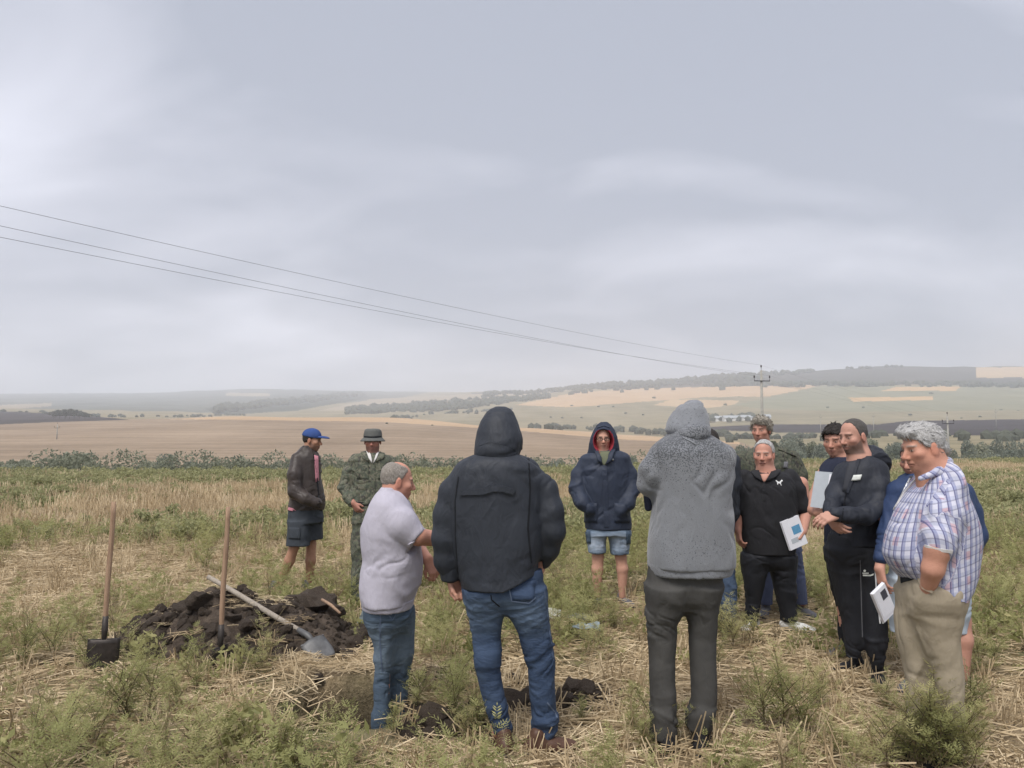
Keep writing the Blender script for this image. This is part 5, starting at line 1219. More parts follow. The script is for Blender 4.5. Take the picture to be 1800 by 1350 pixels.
# ---- 9: black polo shirt
def person_black_polo():
    s = Person('stocky white-haired man in a black polo shirt with white chest logo holding a booklet', 6.8, 1350)
    s.set_head(1343, 799, -28, 3, 1.06, neck=(1347, 836), skin=(0.427, 0.242, 0.191), fat=.016, rn=.070, brow=(.34, .30, .27)); torso_core(s, (1347, 840), (1350, 965), .11)
    P = s.limb([(1300, 850), (1296, 900), (1297, 932, -.05)], [.055, .047, .034]); s.hand(P[-1], s.p(1300, 957, -.07) - P[-1], (.9, .2, 0), -1, .55, 1.03)
    P = s.limb([(1408, 850), (1416, 902), (1411, 935, -.12)], [.06, .052, .036]); s.hand(P[-1], s.p(1398, 960, -.18) - P[-1], (-.7, -.15, -.3), 1, .55, 1.05, thumb=s.p(1392, 950, -.24) - P[-1])
    s.limb([(1325, 970), (1326, 1020), (1322, 1090)], [.07, .048, .038]); s.limb([(1376, 970), (1380, 1020), (1387, 1088)], [.07, .048, .038]); s.finish_body()
    s.hair(M['hair_white'], .009, rough=.003, jit=.020, lock=.014, nlock=600, comb=(0, .3, .8), line=[(-.12, -.075), (-.05, -.068), (-.028, -.05), (-.012, .018), (.012, .012), (.024, .042), (.036, .072), (.048, .092), (.07, .13)])
    v = Vol(.0075); v.loft(s.rings([(826, 1342, 1352, .04, .02), (829.5, 1320, 1376), (837, 1307, 1390), (855, 1301, 1397), (885, 1300, 1400), (910, 1299, 1401), (940, 1301, 1400), (960, 1303, 1398), (972, 1306, 1396)], ry=.19, top=(.30, .58, .82, .95)), p=2.2)
    Q = sleeve(s, v, [(1310, 838, 13), (1302, 862, 14), (1297, 893, 13.5)]); v.cut(s.p(1297, 895), (-.12, 0, -1)) if False else None
    Q = sleeve(s, v, [(1388, 838, 13), (1402, 860, 15), (1410, 890, 14.5)])
    s.add('polo_shirt', M['blackpolo'], v, amp=.018, fs=(6.5, 6.5, 2.4), seed=66, ang=.5)
    s.patch('skin_opening', [(1334, 829), (1357, 829), (1344, 848), (1342, 848)], 'polo_shirt', M['skin_plain'], .003, 4, 4)
    s.patch('collar', [(1319, 829), (1332, 823), (1342, 848), (1327, 839)], 'polo_shirt', M['blackpolo'], .016, 4, 4); s.patch('collar', [(1373, 829), (1360, 823), (1344, 848), (1364, 839)], 'polo_shirt', M['blackpolo'], .016, 4, 4)
    s.strip('placket', [(1343, 847), (1343, 880)], .03, 'polo_shirt', M['blackpolo'], .006)
    cat = [(1363, 844.5), (1364.5, 844), (1367.5, 846.5), (1370, 847), (1373.5, 843.3), (1375, 844.2), (1375.6, 846), (1373.5, 846.6), (1372.3, 849), (1372.8, 852), (1374, 853.8), (1372.3, 853.4), (1371, 850.5), (1368.6, 849.5), (1367, 850.8), (1367.6, 853), (1366, 851.5), (1366, 848.8), (1364.6, 846.6)]
    s.poly('chest_logo', [cat], 'polo_shirt', M['white'], .005)
    v = Vol(.0075); pelvis(s, v, [(955, 1308, 1395), (972, 1306, 1397), (982, 1306, 1397)], .15, 18); leg(s, v, [(976, 1305, 1352), (1010, 1305, 1347), (1057, 1309, 1338), (1092, 1308, 1335)], 1.15); leg(s, v, [(976, 1348, 1398), (1010, 1355, 1398), (1060, 1366, 1399), (1092, 1373, 1402)], 1.15)
    s.add('trousers', M['blacktrs'], v, amp=.018, fs=(5, 5, 12), seed=70)
    s.shoe(1322, 1094, -40, M['whiteshoe'], dy=.0); s.shoe(1392, 1092, 55, M['whiteshoe'], dy=-.02)
    c = (s.p(1376, 922, -.20) + s.p(1404, 909, -.14) + s.p(1381, 968, -.26) + s.p(1420, 947, -.14)) / 4; u = s.p(1404, 910, -.14) - s.p(1373, 923, -.22); vv = s.p(1375, 922, -.2) - s.p(1384, 968, -.22)
    r, slab = booklet('booklet', c, u, vv, .20, .25, 'printed white booklet with blue cover picture held at the hip of the black polo shirt', t=.014)
    slab('front_cover', 0, 0, .0085, .2, .25, .002, M['paper']); slab('cover_picture', .03, .02, .0102, .09, .07, .001, M['printblue']); slab('cover_title', -.02, -.06, .0102, .08, .04, .001, M['clear'])
# ---- 10: dark-haired man with papers
def person_papers():
    s = Person('dark-haired man in a navy T-shirt holding plastic-sleeved papers beside the bearded man', 6.0, 1474)
    s.set_head(1468, 774, -42, 8, 1.05, neck=(1480, 815), skin=(0.417, 0.242, 0.186), brow=(.05, .04, .03), fat=.006); torso_core(s, (1482, 818), (1484, 960), .1)
    P = s.limb([(1448, 835), (1433, 872), (1430, 896, -.16), (1437, 902, -.24)], [.055, .046, .040, .032]); s.hand(P[-1], s.p(1452, 906, -.30) - P[-1], (.2, .6, .5), 1, .6, 1.0)
    s.limb([(1515, 835), (1520, 880), (1480, 905, -.24)], [.035, .035, .032]); s.limb([(1471, 965), (1476, 1040), (1485, 1128)], [.05, .034, .028]); s.limb([(1500, 965), (1504, 1040), (1506, 1128)], [.06, .036, .03]); s.finish_body()
    s.hair(M['hair_dark'], .012, rough=.005, jit=.030, lock=.024, nlock=450, comb=(-.3, .7, -.4), extra=[((-.01, .074, .072), (.05, .024, .026)), ((-.045, .05, .055), (.03, .03, .025))], line=[(-.12, -.08), (-.05, -.07), (-.028, -.05), (-.012, .010), (.012, .0), (.030, .018), (.05, .050), (.08, .058), (.10, .07), (.12, .12)])
    v = Vol(.0085); v.loft(s.rings([(803, 1462, 1500), (810, 1452, 1514), (825, 1446, 1522), (860, 1446, 1522), (900, 1448, 1522), (940, 1446, 1520), (957, 1446, 1520)], ry=.16, top=(.5, .68, .86, .96))); sleeve(s, v, [(1457, 826, 14), (1449, 846, 14, -.03), (1444, 858, 12.5, -.05)]); sleeve(s, v, [(1512, 826, 14), (1520, 860, 13)])
    s.add('t_shirt', M['navytee'], v, amp=.018, fs=(5, 5, 9), seed=74)
    v = Vol(.0085); v.loft(s.rings([(945, 1450, 1518), (985, 1451, 1516)], ry=.15)); v.loft(s.rings([(975, 1451, 1486), (1008, 1456, 1488), (1085, 1474, 1494), (1142, 1476, 1496)], k=1.1)); v.loft(s.rings([(975, 1480, 1516), (1040, 1486, 1518), (1142, 1492, 1518)], k=1.1)); s.add('trousers', M['blacktrs'], v, amp=.016, fs=(5, 5, 12), seed=77)
    s.shoe(1483, 1132, -60, M['greyshoe']); s.shoe(1506, 1132, -40, M['greyshoe'])
    c = s.p(1452, 862, -.32); u = s.p(1460, 862, -.34) - s.p(1440, 860, -.26); vv = s.p(1456, 832, -.30) - s.p(1447, 888, -.32)
    r, slab = booklet('paper_folder', c, u, vv, .15, .25, 'white papers in a clear plastic sleeve held upright against a navy T-shirt', t=.012)
    slab('plastic_sleeve', -.02, 0, .0085, .17, .27, .002, M['clear']); slab('loose_sheet', .045, -.004, .0105, .055, .25, .002, M['paper'])
# ---- 11: bearded man, black windbreaker
def person_beard():
    s = Person('bearded man in a black hooded windbreaker and striped track pants with folded hands', 5.45, 1506)
    s.set_head(1500, 767, -66, 8, 1.05, neck=(1512, 810), skin=(0.417, 0.253, 0.203), beard=(.055, .045, .04), rn=.068, brow=(.05, .04, .03)); torso_core(s, (1512, 812), (1498, 955), .11)
    P = s.limb([(1480, 840, .1), (1466, 880, .02), (1456, 906, -.20)], [.035, .035, .032]); s.hand(P[-1], s.p(1474, 928, -.27) - P[-1], (.5, .6, .3), 1, .45, 1.05)
    P = s.limb([(1544, 840, -.1), (1545, 905, -.14), (1470, 905, -.30)], [.035, .035, .032]); s.hand(P[-1], s.p(1446, 912, -.32) - P[-1], (.1, .5, -.6), -1, .5, 1.05)
    s.limb([(1478, 970), (1492, 1060), (1500, 1145)], [.065, .045, .035]); s.limb([(1522, 970), (1538, 1060), (1542, 1165, -.1)], [.065, .045, .035]); s.finish_body()
    s.hair(M['hair_crop'], .003, rough=.0015, jit=.028, lock=.007, nlock=900, line=[(-.12, -.08), (-.05, -.072), (-.028, -.055), (-.012, .012), (.012, -.01), (.022, .03), (.034, .070), (.045, .10), (.06, .12)])
    v = Vol(.0075); v.loft(s.rings([(800, 1505, 1531), (807, 1490, 1546), (819, 1475, 1557), (836, 1466, 1562), (860, 1462, 1562), (890, 1462, 1558), (920, 1462, 1552), (945, 1460, 1549), (957, 1456, 1548)], ry=.18, top=(.5, .68, .86, .96)), p=2.2)
    sleeve(s, v, [(1540, 828, 21, -.06), (1545, 858, 20, -.14), (1543, 888, 19, -.18), (1522, 906, 17, -.24), (1492, 906, 15, -.28), (1470, 905, 13, -.30)]); sleeve(s, v, [(1484, 832, 18, .08), (1470, 868, 17, .0), (1463, 892, 14, -.12), (1460, 903, 12, -.19)])
    s.add('windbreaker', M['wind'], v, amp=.020, fs=(7, 7, 3.0), seed=80, ang=-.6)
    v = Vol(.007); v.loft(s.rings([(784, 1519, 1536, .05, .05), (790, 1512, 1548, .05, .09), (800, 1502, 1560, .05, .12), (812, 1498, 1566, .06, .13), (824, 1506, 1565, .06, .10), (830, 1530, 1562, .06, .06)]), p=2.1); s.add('hood', M['wind'], v, 'windbreaker', amp=.02, fs=(6, 6, 14), seed=83, ang=.5)
    s.patch('t_shirt', [(1491, 812), (1508, 809), (1489, 866), (1480, 864)], 'windbreaker', M['tee'], .002, 5, 6); s.strip('lapel', [(1510, 808), (1500, 838), (1490, 866)], .022, 'windbreaker', M['wind'], .007)
    s.patch('reflective_strip', [(1501, 836), (1515, 835), (1512, 844), (1497, 845.5)], 'windbreaker', M['reflect'], .013, 5, 3)
    s.strip('zip', [(1488, 862), (1480, 910), (1474, 955)], .008, 'windbreaker', M['seamdark'], .004)
    v = Vol(.0075); pelvis(s, v, [(940, 1458, 1545), (960, 1453, 1545), (972, 1454, 1546)], .16); leg(s, v, [(966, 1453, 1506), (1010, 1459, 1510), (1045, 1468, 1514), (1090, 1479, 1516), (1135, 1483, 1516), (1156, 1486, 1513)], 1.1); leg(s, v, [(966, 1494, 1546, -.04), (1030, 1512, 1551, -.07), (1075, 1516, 1556, -.08), (1100, 1519, 1560, -.09), (1140, 1522, 1559, -.1), (1162, 1528, 1554, -.1), (1178, 1532, 1552, -.1)], 1.1)
    s.add('track_pants', M['blacktrs'], v, amp=.018, fs=(5, 5, 10), seed=86, mask=zmask(s, [(1100, 1165, 1.3)], .6))
    for dx in (0, 5): s.strip('white_stripe', [(1538.5 + dx, 1000), (1540 + dx, 1030), (1543 + dx, 1060), (1547 + dx, 1096)], .009, 'track_pants', M['white'], .003)
    s.poly('thigh_logo', [[(1520 + 2.2 * math.cos(a), 1003 + 2.2 * math.sin(a)) for a in np.linspace(0, 6.0, 10)], [(1516, 1006.5), (1527, 1006.5), (1527, 1008), (1516, 1008)], [(1517, 1009.5), (1530, 1010), (1536, 1007.5), (1535, 1011), (1530, 1012.5), (1517, 1012)]], 'track_pants', M['reflect'], .004)
    s.strip('leg_piping', [(1512, 985), (1514, 1050), (1516, 1120)], .005, 'track_pants', M['greyshoe'], .002)
    s.shoe(1498, 1150, -68, M['blackshoe'], dy=.12); s.shoe(1543, 1170, -25, M['blackshoe'], dy=-.08)
# ---- 12: blue jacket behind plaid
def person_blue_jacket():
    s = Person('man in a royal blue jacket and pale shorts looking down behind the plaid shirt', 5.2, 1632)
    s.set_head(1606, 806, -56, 16, 1.0, neck=(1622, 846), skin=(0.407, 0.237, 0.186), fat=.01, rn=.066, brow=(.09, .07, .06)); torso_core(s, (1624, 850), (1632, 990), .11)
    P = s.limb([(1580, 870), (1556, 940), (1546, 1000, -.12)], [.035, .035, .032]); s.hand(P[-1], s.p(1552, 1030, -.14) - P[-1], (.9, .2, 0), -1, .4)
    s.limb([(1600, 1010), (1602, 1090), (1604, 1190)], [.09, .062, .042]); s.limb([(1670, 1010), (1688, 1090, .02), (1692, 1125), (1690, 1190)], [.09, .062, .062, .042]); s.finish_body()
    s.hair(M['hair_crop'], .006, rough=.002)
    v = Vol(.0085); v.loft(s.rings([(834, 1594, 1662), (845, 1578, 1684), (862, 1566, 1700), (890, 1562, 1712), (930, 1562, 1716), (970, 1562, 1714), (1000, 1566, 1706)], ry=.19, top=(.5, .68, .86, .96)), p=2.2)
    sleeve(s, v, [(1582, 866, 18), (1570, 895, 18), (1562, 940, 17, -.06), (1549, 978, 12, -.10)]); sleeve(s, v, [(1692, 866, 18), (1704, 900, 18), (1714, 940, 17), (1704, 975, 14, -.06)])
    s.add('blue_jacket', M['bluejk'], v, amp=.022, fs=(5, 5, 10), seed=90, ang=.4)
    s.patch('dark_shirt', [(1600, 838), (1622, 838), (1590, 930), (1564, 925)], 'blue_jacket', M['tee'], .008, 6, 8); s.strip('zip', [(1600, 842), (1580, 880), (1562, 925), (1560, 950)], .010, 'blue_jacket', M['metal'], .008)
    v = Vol(.0085); v.loft(s.rings([(985, 1566, 1704), (1030, 1560, 1704)], ry=.16)); v.loft(s.rings([(1015, 1558, 1636), (1060, 1562, 1634), (1112, 1566, 1632)], k=1.1)); v.loft(s.rings([(1015, 1630, 1706), (1060, 1650, 1705), (1113, 1664, 1702)], k=1.1)); s.add('pale_shorts', M['paleshorts'], v, amp=.016, fs=(6, 6, 9), seed=93)
    s.shoe(1604, 1192, -50, M['greyshoe']); s.shoe(1690, 1192, -40, M['greyshoe'])
    c = s.p(1553, 1059, -.28); u = s.p(1545, 1030, -.28) - s.p(1568, 1085, -.22); vv = s.p(1540, 1062, -.28) - s.p(1566, 1050, -.22)
    r, slab = booklet('folder', c, u, vv, .22, .13, 'grey folder with white sheet hanging from the hand in the blue sleeve', t=.016)
    slab('front_sheet', .01, 0, .0095, .19, .11, .002, M['paper']); slab('cover_print', .05, -.02, .0112, .06, .05, .001, M['printdark'])
# ---- 13: plaid shirt
def person_plaid():
    s = Person('white-haired man in a checked plaid shirt and khaki trousers, one hand in pocket', 4.0, 1640)
    s.set_head(1621, 786, -82, 12, 1.05, neck=(1648, 842, .0), skin=(0.446, 0.253, 0.191), fat=.014, rn=.078, brow=(.36, .34, .32)); torso_core(s, (1645, 850), (1640, 1010), .13)
    P = s.limb([(1662, 900, -.12), (1650, 950, -.19), (1648, 965, -.21), (1640, 1000, -.20), (1629, 1040, -.13)], [.040, .052, .060, .050, .034]); s.hand(P[-1], (-.05, .85, -.5), (.1, .6, .8), 1, .5, .85)
    s.limb([(1612, 1040, .06), (1606, 1130, .06), (1612, 1250, .06)], [.07, .048, .038]); s.limb([(1650, 1040, -.04), (1662, 1130, -.04), (1666, 1270, -.04)], [.07, .048, .038]); s.finish_body()
    s.hair(M['hair_white'], .010, rough=.004, jit=.018, lock=.030, nlock=900, lift=.10, wild=.18, comb=(0, -.8, -.25), extra=[((0, .068, .085), (.055, .030, .030)), ((-.03, .04, .095), (.05, .05, .028)), ((0, -.09, -.02), (.06, .03, .05))], line=[(-.14, -.085), (-.05, -.075), (-.032, -.052), (-.02, .012), (.008, .004), (.026, .006), (.042, .034), (.06, .058), (.095, .07), (.12, .13)])
    zs = s.p(900, 870)[2]; ax_ = s.p(1648, 900)
    v = Vol(.007); v.loft(s.rings([(806, 1650, 1664, .0, .06), (816, 1636, 1676, .0, .13), (828, 1622, 1686, 0, .19), (845, 1608, 1696), (866, 1588, 1704), (890, 1574, 1713), (924, 1559, 1724), (950, 1551, 1727), (975, 1548, 1725), (1000, 1558, 1721), (1022, 1574, 1712), (1042, 1590, 1700)], ry=.22), p=2.1)
    S = sleeve(s, v, [(1662, 866, 34, -.08), (1658, 905, 33, -.15), (1651, 945, 29, -.19), (1650, 962, 27, -.2)])
    def uvw(V):
        a = np.arctan2(V[:, 0] - ax_[0], -(V[:, 1] - ax_[1])); u = a * .24; w = V[:, 2] - .25 * (V[:, 0] - ax_[0])
        d = unit(S[-1] - S[0]); q = V - S[0]; t = q @ d; rad = np.linalg.norm(q - t[:, None] * d, axis=1); on = (rad < s.m(37)) & (t > -.02) & (V[:, 1] < s.Y0 - .15)
        su = (V - S[0]) @ V3(1, 0, .1) * 1.1; return np.stack([np.where(on, su, u), np.where(on, t, w), w * 0], 1)
    def trim(V, N):
        V = V.copy(); t = np.clip((V[:, 0] - s.p(1600, 900)[0]) / (s.p(1690, 900)[0] - s.p(1600, 900)[0]), 0, 1)
        tgt = s.p(900, 1030)[2] + (s.p(900, 1064)[2] - s.p(900, 1030)[2]) * t; z1, z0 = s.p(900, 985)[2], s.p(900, 1042)[2]
        f = np.clip((z1 - V[:, 2]) / (z1 - z0), 0, 1); V[:, 2] += f * (tgt - z0); return V
    s.add('plaid_shirt', M['plaid'], v, amp=.016, fs=(7, 7, 2.4), seed=96, ang=.5, uvw=uvw, post=trim)
    def uvc(V): return np.stack([(V[:, 0] * .6 + V[:, 2] * .8), (V[:, 2] * .6 - V[:, 0] * .8), V[:, 0] * 0], 1)
    v = Vol(.006); a, b = s.p(1668, 806, .02), s.p(1622, 838, -.10); v.cone(s.p(1666, 812, .04), s.p(1650, 829, -.09), .022, .021, .02); v.cone(s.p(1650, 829, -.09), s.p(1618, 841, -.10), .020, .013, .02); v.cone(s.p(1666, 812, .04), s.p(1640, 832, .08), .022, .016, .02); s.add('shirt_collar', M['plaid'], v, 'plaid_shirt', uvw=uvc)
    s.strip('sleeve_hem', [(1626, 960), (1645, 966), (1674, 970)], .016, 'plaid_shirt', M['shirtwhite'], .003); s.strip('shirt_front_edge', [(1612, 840), (1590, 866), (1572, 895)], .012, 'plaid_shirt', M['shirtwhite'], .006)
    v = Vol(.0075); pelvis(s, v, [(1000, 1580, 1690), (1030, 1578, 1688), (1048, 1577, 1688)], .185); leg(s, v, [(1036, 1577, 1650, .06), (1086, 1571, 1640, .07), (1116, 1572, 1638, .07), (1161, 1582, 1638, .07), (1200, 1588, 1638, .07), (1300, 1590, 1634, .07)], 1.05); leg(s, v, [(1036, 1600, 1688, -.03), (1085, 1608, 1683, -.05), (1116, 1614, 1682, -.05), (1174, 1634, 1690, -.05), (1212, 1638, 1692, -.05), (1312, 1642, 1690, -.05)], 1.08)
    s.add('khaki_trousers', M['khaki'], v, amp=.022, fs=(7, 7, 2.0), seed=99, ang=-.35)
    s.strip('pocket_edge', [(1617, 1016), (1624, 1034), (1640, 1041)], .012, 'khaki_trousers', M['khaki'], .012)
    s.strip('belt', [(1584, 1020), (1610, 1012), (1618, 1010)], .03, 'khaki_trousers', M['seamdark'], .004)
    s.shoe(1612, 1296, -70, M['blackshoe'], dy=.1); s.shoe(1664, 1316, -60, M['blackshoe'], dy=-.04)
def skin_plain():
    m = plain('skin_plain', (.46, .24, .18), .6); return m
M['skin_plain'] = skin_plain()
for f in PEOPLE_SET or (person_cap, person_bucket, person_polo, person_black_hood, person_parka, person_grey_hoodie, person_hidden, person_camo_tall, person_black_polo, person_papers, person_beard, person_blue_jacket, person_plaid): f()
# ------------------------------------------------------------------ dug soil, clods, shovels, litter
def soil_mat(name='dark_soil', k=1.0):
    m, nt, b = newmat(name); o = ocoord(nt); n = noise_node(nt, o, 16, 6, 0.7); f = noise_node(nt, o, 70, 3, .7)
    c = ramp(nt, mth(nt, 'ADD', mth(nt, 'MULTIPLY', n, .7), mth(nt, 'MULTIPLY', f, .3)), [(.32, (.040 * k, .030 * k, .023 * k)), (.52, (.088 * k, .067 * k, .051 * k)), (.7, (.155 * k, .122 * k, .094 * k))])
    lk(nt, c, b.inputs['Base Color']); b.inputs['Roughness'].default_value = .95; bump(nt, b, mth(nt, 'ADD', n, f), .8, .03); return m
M['soil'] = soil_mat()
HEAP = (-2.20, 6.32, 1.08, .60, .38)
def heap_z(X, Y):
    hx, hy, rx, ry, hh = HEAP; p = xy3(np.asarray(X, float), np.asarray(Y, float))
    d = np.sqrt(((p[..., 0] - hx) / rx) ** 2 + ((p[..., 1] - hy) / ry) ** 2); s = np.clip(1 - d, 0, 1)
    return hh * (s * 1.25).clip(0, 1) ** .8 * (.62 + .75 * fbm(p, 4.5, 3, 3)) + (.09 * (vnoise(p, 11, 5) - .4) + .05 * (vnoise(p, 26, 6) - .5)) * (s > 0) * np.clip(s * 5, 0, 1) - .03 * (s <= 0.02)
def build_heap():
    hx, hy, rx, ry, hh = HEAP; xs = np.linspace(hx - rx * 1.05, hx + rx * 1.05, 120); ys = np.linspace(hy - ry * 1.05, hy + ry * 1.05, 80)
    X, Y = np.meshgrid(xs, ys, indexing='ij'); Z = ground_z(X, Y) + heap_z(X, Y); V = np.stack([X - hx, Y - hy, Z], -1).reshape(-1, 3)
    o = obj('soil_heap', mesh_np('soil_heap', V, quad_grid(len(xs), len(ys)), M['soil'])); o.location = (hx, hy, 0); tag(o, 'mound of freshly dug dark soil between the upright shovels', 'soil heap')
build_heap()
def clod_mesh(seed):
    bm = bmesh.new(); bmesh.ops.create_icosphere(bm, subdivisions=3, radius=1.0); r = random.Random(seed)
    planes = [(Vector((r.gauss(0, 1), r.gauss(0, 1), r.gauss(0, 1))).normalized(), .55 + .35 * r.random()) for _ in range(11)]
    for v in bm.verts:
        for n, d in planes:
            e = v.co.dot(n) - d
            if e > 0: v.co -= n * e
        v.co *= 1 + .22 * mnoise.noise(v.co * 2.2 + Vector((seed, 0, 0))) + .10 * mnoise.noise(v.co * 6 + Vector((0, seed, 0)))
    me = bpy.data.meshes.new('soil_clod'); bm.to_mesh(me); bm.free(); me.materials.append(M['soil']); return me
CL = [clod_mesh(k) for k in range(6)]
def build_clods():
    r = random.Random(3)
    on_heap = [(556, 1052, .19, .95), (520, 1066, .11, .9), (588, 1075, .10, .8), (486, 1080, .10, .8), (352, 1062, .12, .9), (322, 1075, .10, .7), (295, 1092, .09, .8), (268, 1100, .07, .8), (440, 1102, .10, .8), (455, 1075, .07, .8), (410, 1090, .07, .8), (375, 1110, .06, .8), (330, 1110, .06, .8), (500, 1115, .08, .7)]
    for i, (px, py, rad, fl) in enumerate(on_heap):
        best = None
        for Y in np.linspace(5.75, 6.75, 60):
            p = W(px, py, Y); zz = float(ground_z(p[0], Y) + heap_z(p[0], Y)); e = abs(p[2] - zz)
            if best is None or e < best[0]: best = (e, p, zz)
        p = best[1]; o = obj('soil_clod', CL[i % 6]); o.location = (p[0], p[1], best[2] + rad * .25); o.scale = (rad, rad * .9, rad * .75 * fl); o.rotation_euler = (r.random() * .5, r.random() * .5, r.random() * 6.28)
        tag(o, 'huge dark soil clod on the right shoulder of the soil heap' if i == 0 else 'dark lumpy soil clod lying on the soil heap', 'soil clod', 'soil clods on the heap')
    loose = [(237, 1128, .07), (248, 1138, .05), (280, 1145, .05), (385, 1165, .08), (372, 1150, .05), (150, 1160, .06), (130, 1165, .05), (845, 1112, .09), (790, 1118, .055), (818, 1100, .06), (875, 1130, .05), (700, 1150, .06), (750, 1140, .06), (742, 1180, .07), (780, 1175, .06), (820, 1185, .06), (885, 1170, .06), (900, 1250, .11), (930, 1232, .07), (1010, 1222, .12), (1035, 1228, .08), (985, 1245, .10), (1060, 1235, .06), (760, 1275, .11), (800, 1290, .08), (735, 1262, .08), (710, 1290, .06), (850, 1262, .07), (600, 1150, .05), (615, 1160, .07), (680, 1110, .07), (640, 1075, .09), (630, 1090, .06), (905, 1195, .07), (560, 1195, .05)]
    for i, (px, py, rad) in enumerate(loose):
        p = G(px, py); o = obj('soil_clod', CL[(i * 5 + 1) % 6]); o.location = (p[0], p[1], float(ground_z(p[0], p[1])) + rad * .22); o.scale = (rad, rad * .9, rad * .7); o.rotation_euler = (r.random() * .6, r.random() * .6, r.random() * 6.28)
        tag(o, (('big ' if rad > .085 else 'small ' if rad < .06 else '') + 'dark soil clod lying loose among the weeds by the pit') if px > 450 else 'dark soil clod lying loose near an upright shovel', 'soil clod', 'loose soil clods by the pit' if px > 450 else 'loose soil clods by the shovels')
build_clods()
def wood_mat(name, c0, c1):
    m, nt, b = newmat(name); o = ocoord(nt); n = noise_node(nt, scaled(nt, o, (60, 60, 4)), 1.5, 4, .6)
    lk(nt, ramp(nt, n, [(.3, c0), (.7, c1)]), b.inputs['Base Color']); b.inputs['Roughness'].default_value = .7; bump(nt, b, n, .3, .01); return m
M['handle'] = wood_mat('tan_wood_handle', (.22, .14, .09), (.38, .255, .17)); M['handle2'] = wood_mat('grey_wood_handle', (.22, .19, .155), (.38, .33, .27))
M['blade'] = plain('rusty_steel', (.055, .048, .044), .55, .5, .4, 14); M['blade2'] = plain('worn_steel', (.13, .13, .13), .55, .4, .3, 14)
def shovel(label, top, neck, tip, face, hm, bm_, w=.21, r=.017, tap=.6):
    """handle from top to neck, blade on to tip; face = normal of the blade"""
    top, neck, tip = (np.asarray(a, float) for a in (top, neck, tip)); root = tag(empty('shovel', tip), label, 'shovel', 'shovels'); d = unit(neck - top)
    mb = MB(); n = 12; mb.tube([top + (neck - top) * t - tip + V3(math.sin(t * 7) * .003, 0, 0) for t in np.linspace(0, 1, n)], [r * (1.0 + .12 * math.sin(3 * t)) for t in np.linspace(0, 1, n)], 10); obj('handle', mb.mesh('handle', hm, True), root)
    mb = MB(); bd = unit(tip - neck); mb.tube([neck - d * .10 - tip, neck - tip, neck + bd * .10 - tip], [r * 1.15, r * 1.3, r * .8], 10); obj('socket', mb.mesh('socket', bm_, True), root)
    f = unit(face); f = unit(f - bd * (f @ bd)); s_ = np.cross(bd, f); L = np.linalg.norm(tip - neck); mb = MB(); vs = []; rows = []
    for t in np.linspace(0, 1, 9):
        ww = w / 2 * (1.0 if t < .55 else 1 - tap * ((t - .55) / .45) ** 2); row = []
        for u in np.linspace(-1, 1, 9):
            q = neck + bd * (.06 + (L - .06) * t) + s_ * ww * u + f * (.030 * (1 - u * u) * (1 - .6 * t) - .02 * t); row.append(q - tip)
        rows.append(row)
    for off in (0, .004):
        for row in rows: vs += [q - f * off for q in row]
    fc = []; N = 81
    for i in range(8):
        for j in range(8): a = i * 9 + j; fc += [(a, a + 1, a + 10, a + 9), (N + a, N + a + 9, N + a + 10, N + a + 1)]
    rim = [i for i in range(9)] + [9 * i + 8 for i in range(1, 9)] + [72 + j for j in range(7, -1, -1)] + [9 * i for i in range(7, 0, -1)]
    for k in range(len(rim)): a, b = rim[k], rim[(k + 1) % len(rim)]; fc.append((a, a + N, b + N, b))
    mb.add(vs, fc); obj('blade', mb.mesh('blade', bm_, True), root); mb = MB()
    for u in (-1, 1): mb.box(Vector(neck + bd * .062 + s_ * u * w * .29 - tip), (w * .40, .016, .010), Matrix(np.stack([s_, f, bd]).T.tolist()))
    obj('step', mb.mesh('step', bm_), root)
g = G(178, 1172)
shovel('wooden-handled shovel standing upright left of the soil heap', W(200, 882, 5.62), W(184, 1108, 5.58), W(178, 1185, 5.56), (.30, -1, .1), M['handle'], M['blade'])
shovel('wooden-handled shovel standing upright in front of the soil heap', W(401, 891, 5.75), W(388, 1122, 5.72), W(386, 1200, 5.70), (.98, -.15, .05), M['handle'], M['blade'])
def rest_on_heap():
    best = None
    for Ya in np.arange(5.9, 6.8, .05):
        for Yb in np.arange(5.5, 6.0, .05):
            P = np.array([W(366 + (541 - 366) * t, 1014 + 103 * t, Ya + (Yb - Ya) * t) for t in np.linspace(0, 1, 20)]); cl = P[:, 2] - ground_z(P[:, 0], P[:, 1]) - np.maximum(heap_z(P[:, 0], P[:, 1]), 0) - .015
            if cl.min() > 0 and (best is None or cl.mean() < best[0]): best = (cl.mean(), Ya, Yb)
    return best[1:] if best else (6.2, 5.6)
YA, YB = rest_on_heap()
shovel('pale-handled shovel lying across the soil heap with its blade by the pit', W(366, 1014, YA), W(541, 1117, YB), W(574, 1156, YB - .13), (.25, -.55, .8), M['handle2'], M['blade2'], .20, .019, .2)
def crumple(name, px, py, w, d, h, mat, label, cat, seed, tilt=(0, 0, 0), n=14):
    p = G(px, py); xs = np.linspace(-w / 2, w / 2, n); ys = np.linspace(-d / 2, d / 2, n); X, Y = np.meshgrid(xs, ys, indexing='ij'); q = xy3(X, Y)
    Z = h * (fbm(q, 14, seed, 3) * 1.6 - .3); X = X + .02 * (vnoise(q, 20, seed + 3) - .5); V = np.stack([X, Y, Z], -1).reshape(-1, 3); Fc = quad_grid(n, n); m = len(V)
    o = obj(name, mesh_np(name, np.concatenate([V, V - V3(0, 0, .004)]), np.concatenate([Fc, Fc[:, ::-1] + m]), mat, False)); o.location = (p[0], p[1], .10); o.rotation_euler = tilt; tag(o, label, cat)
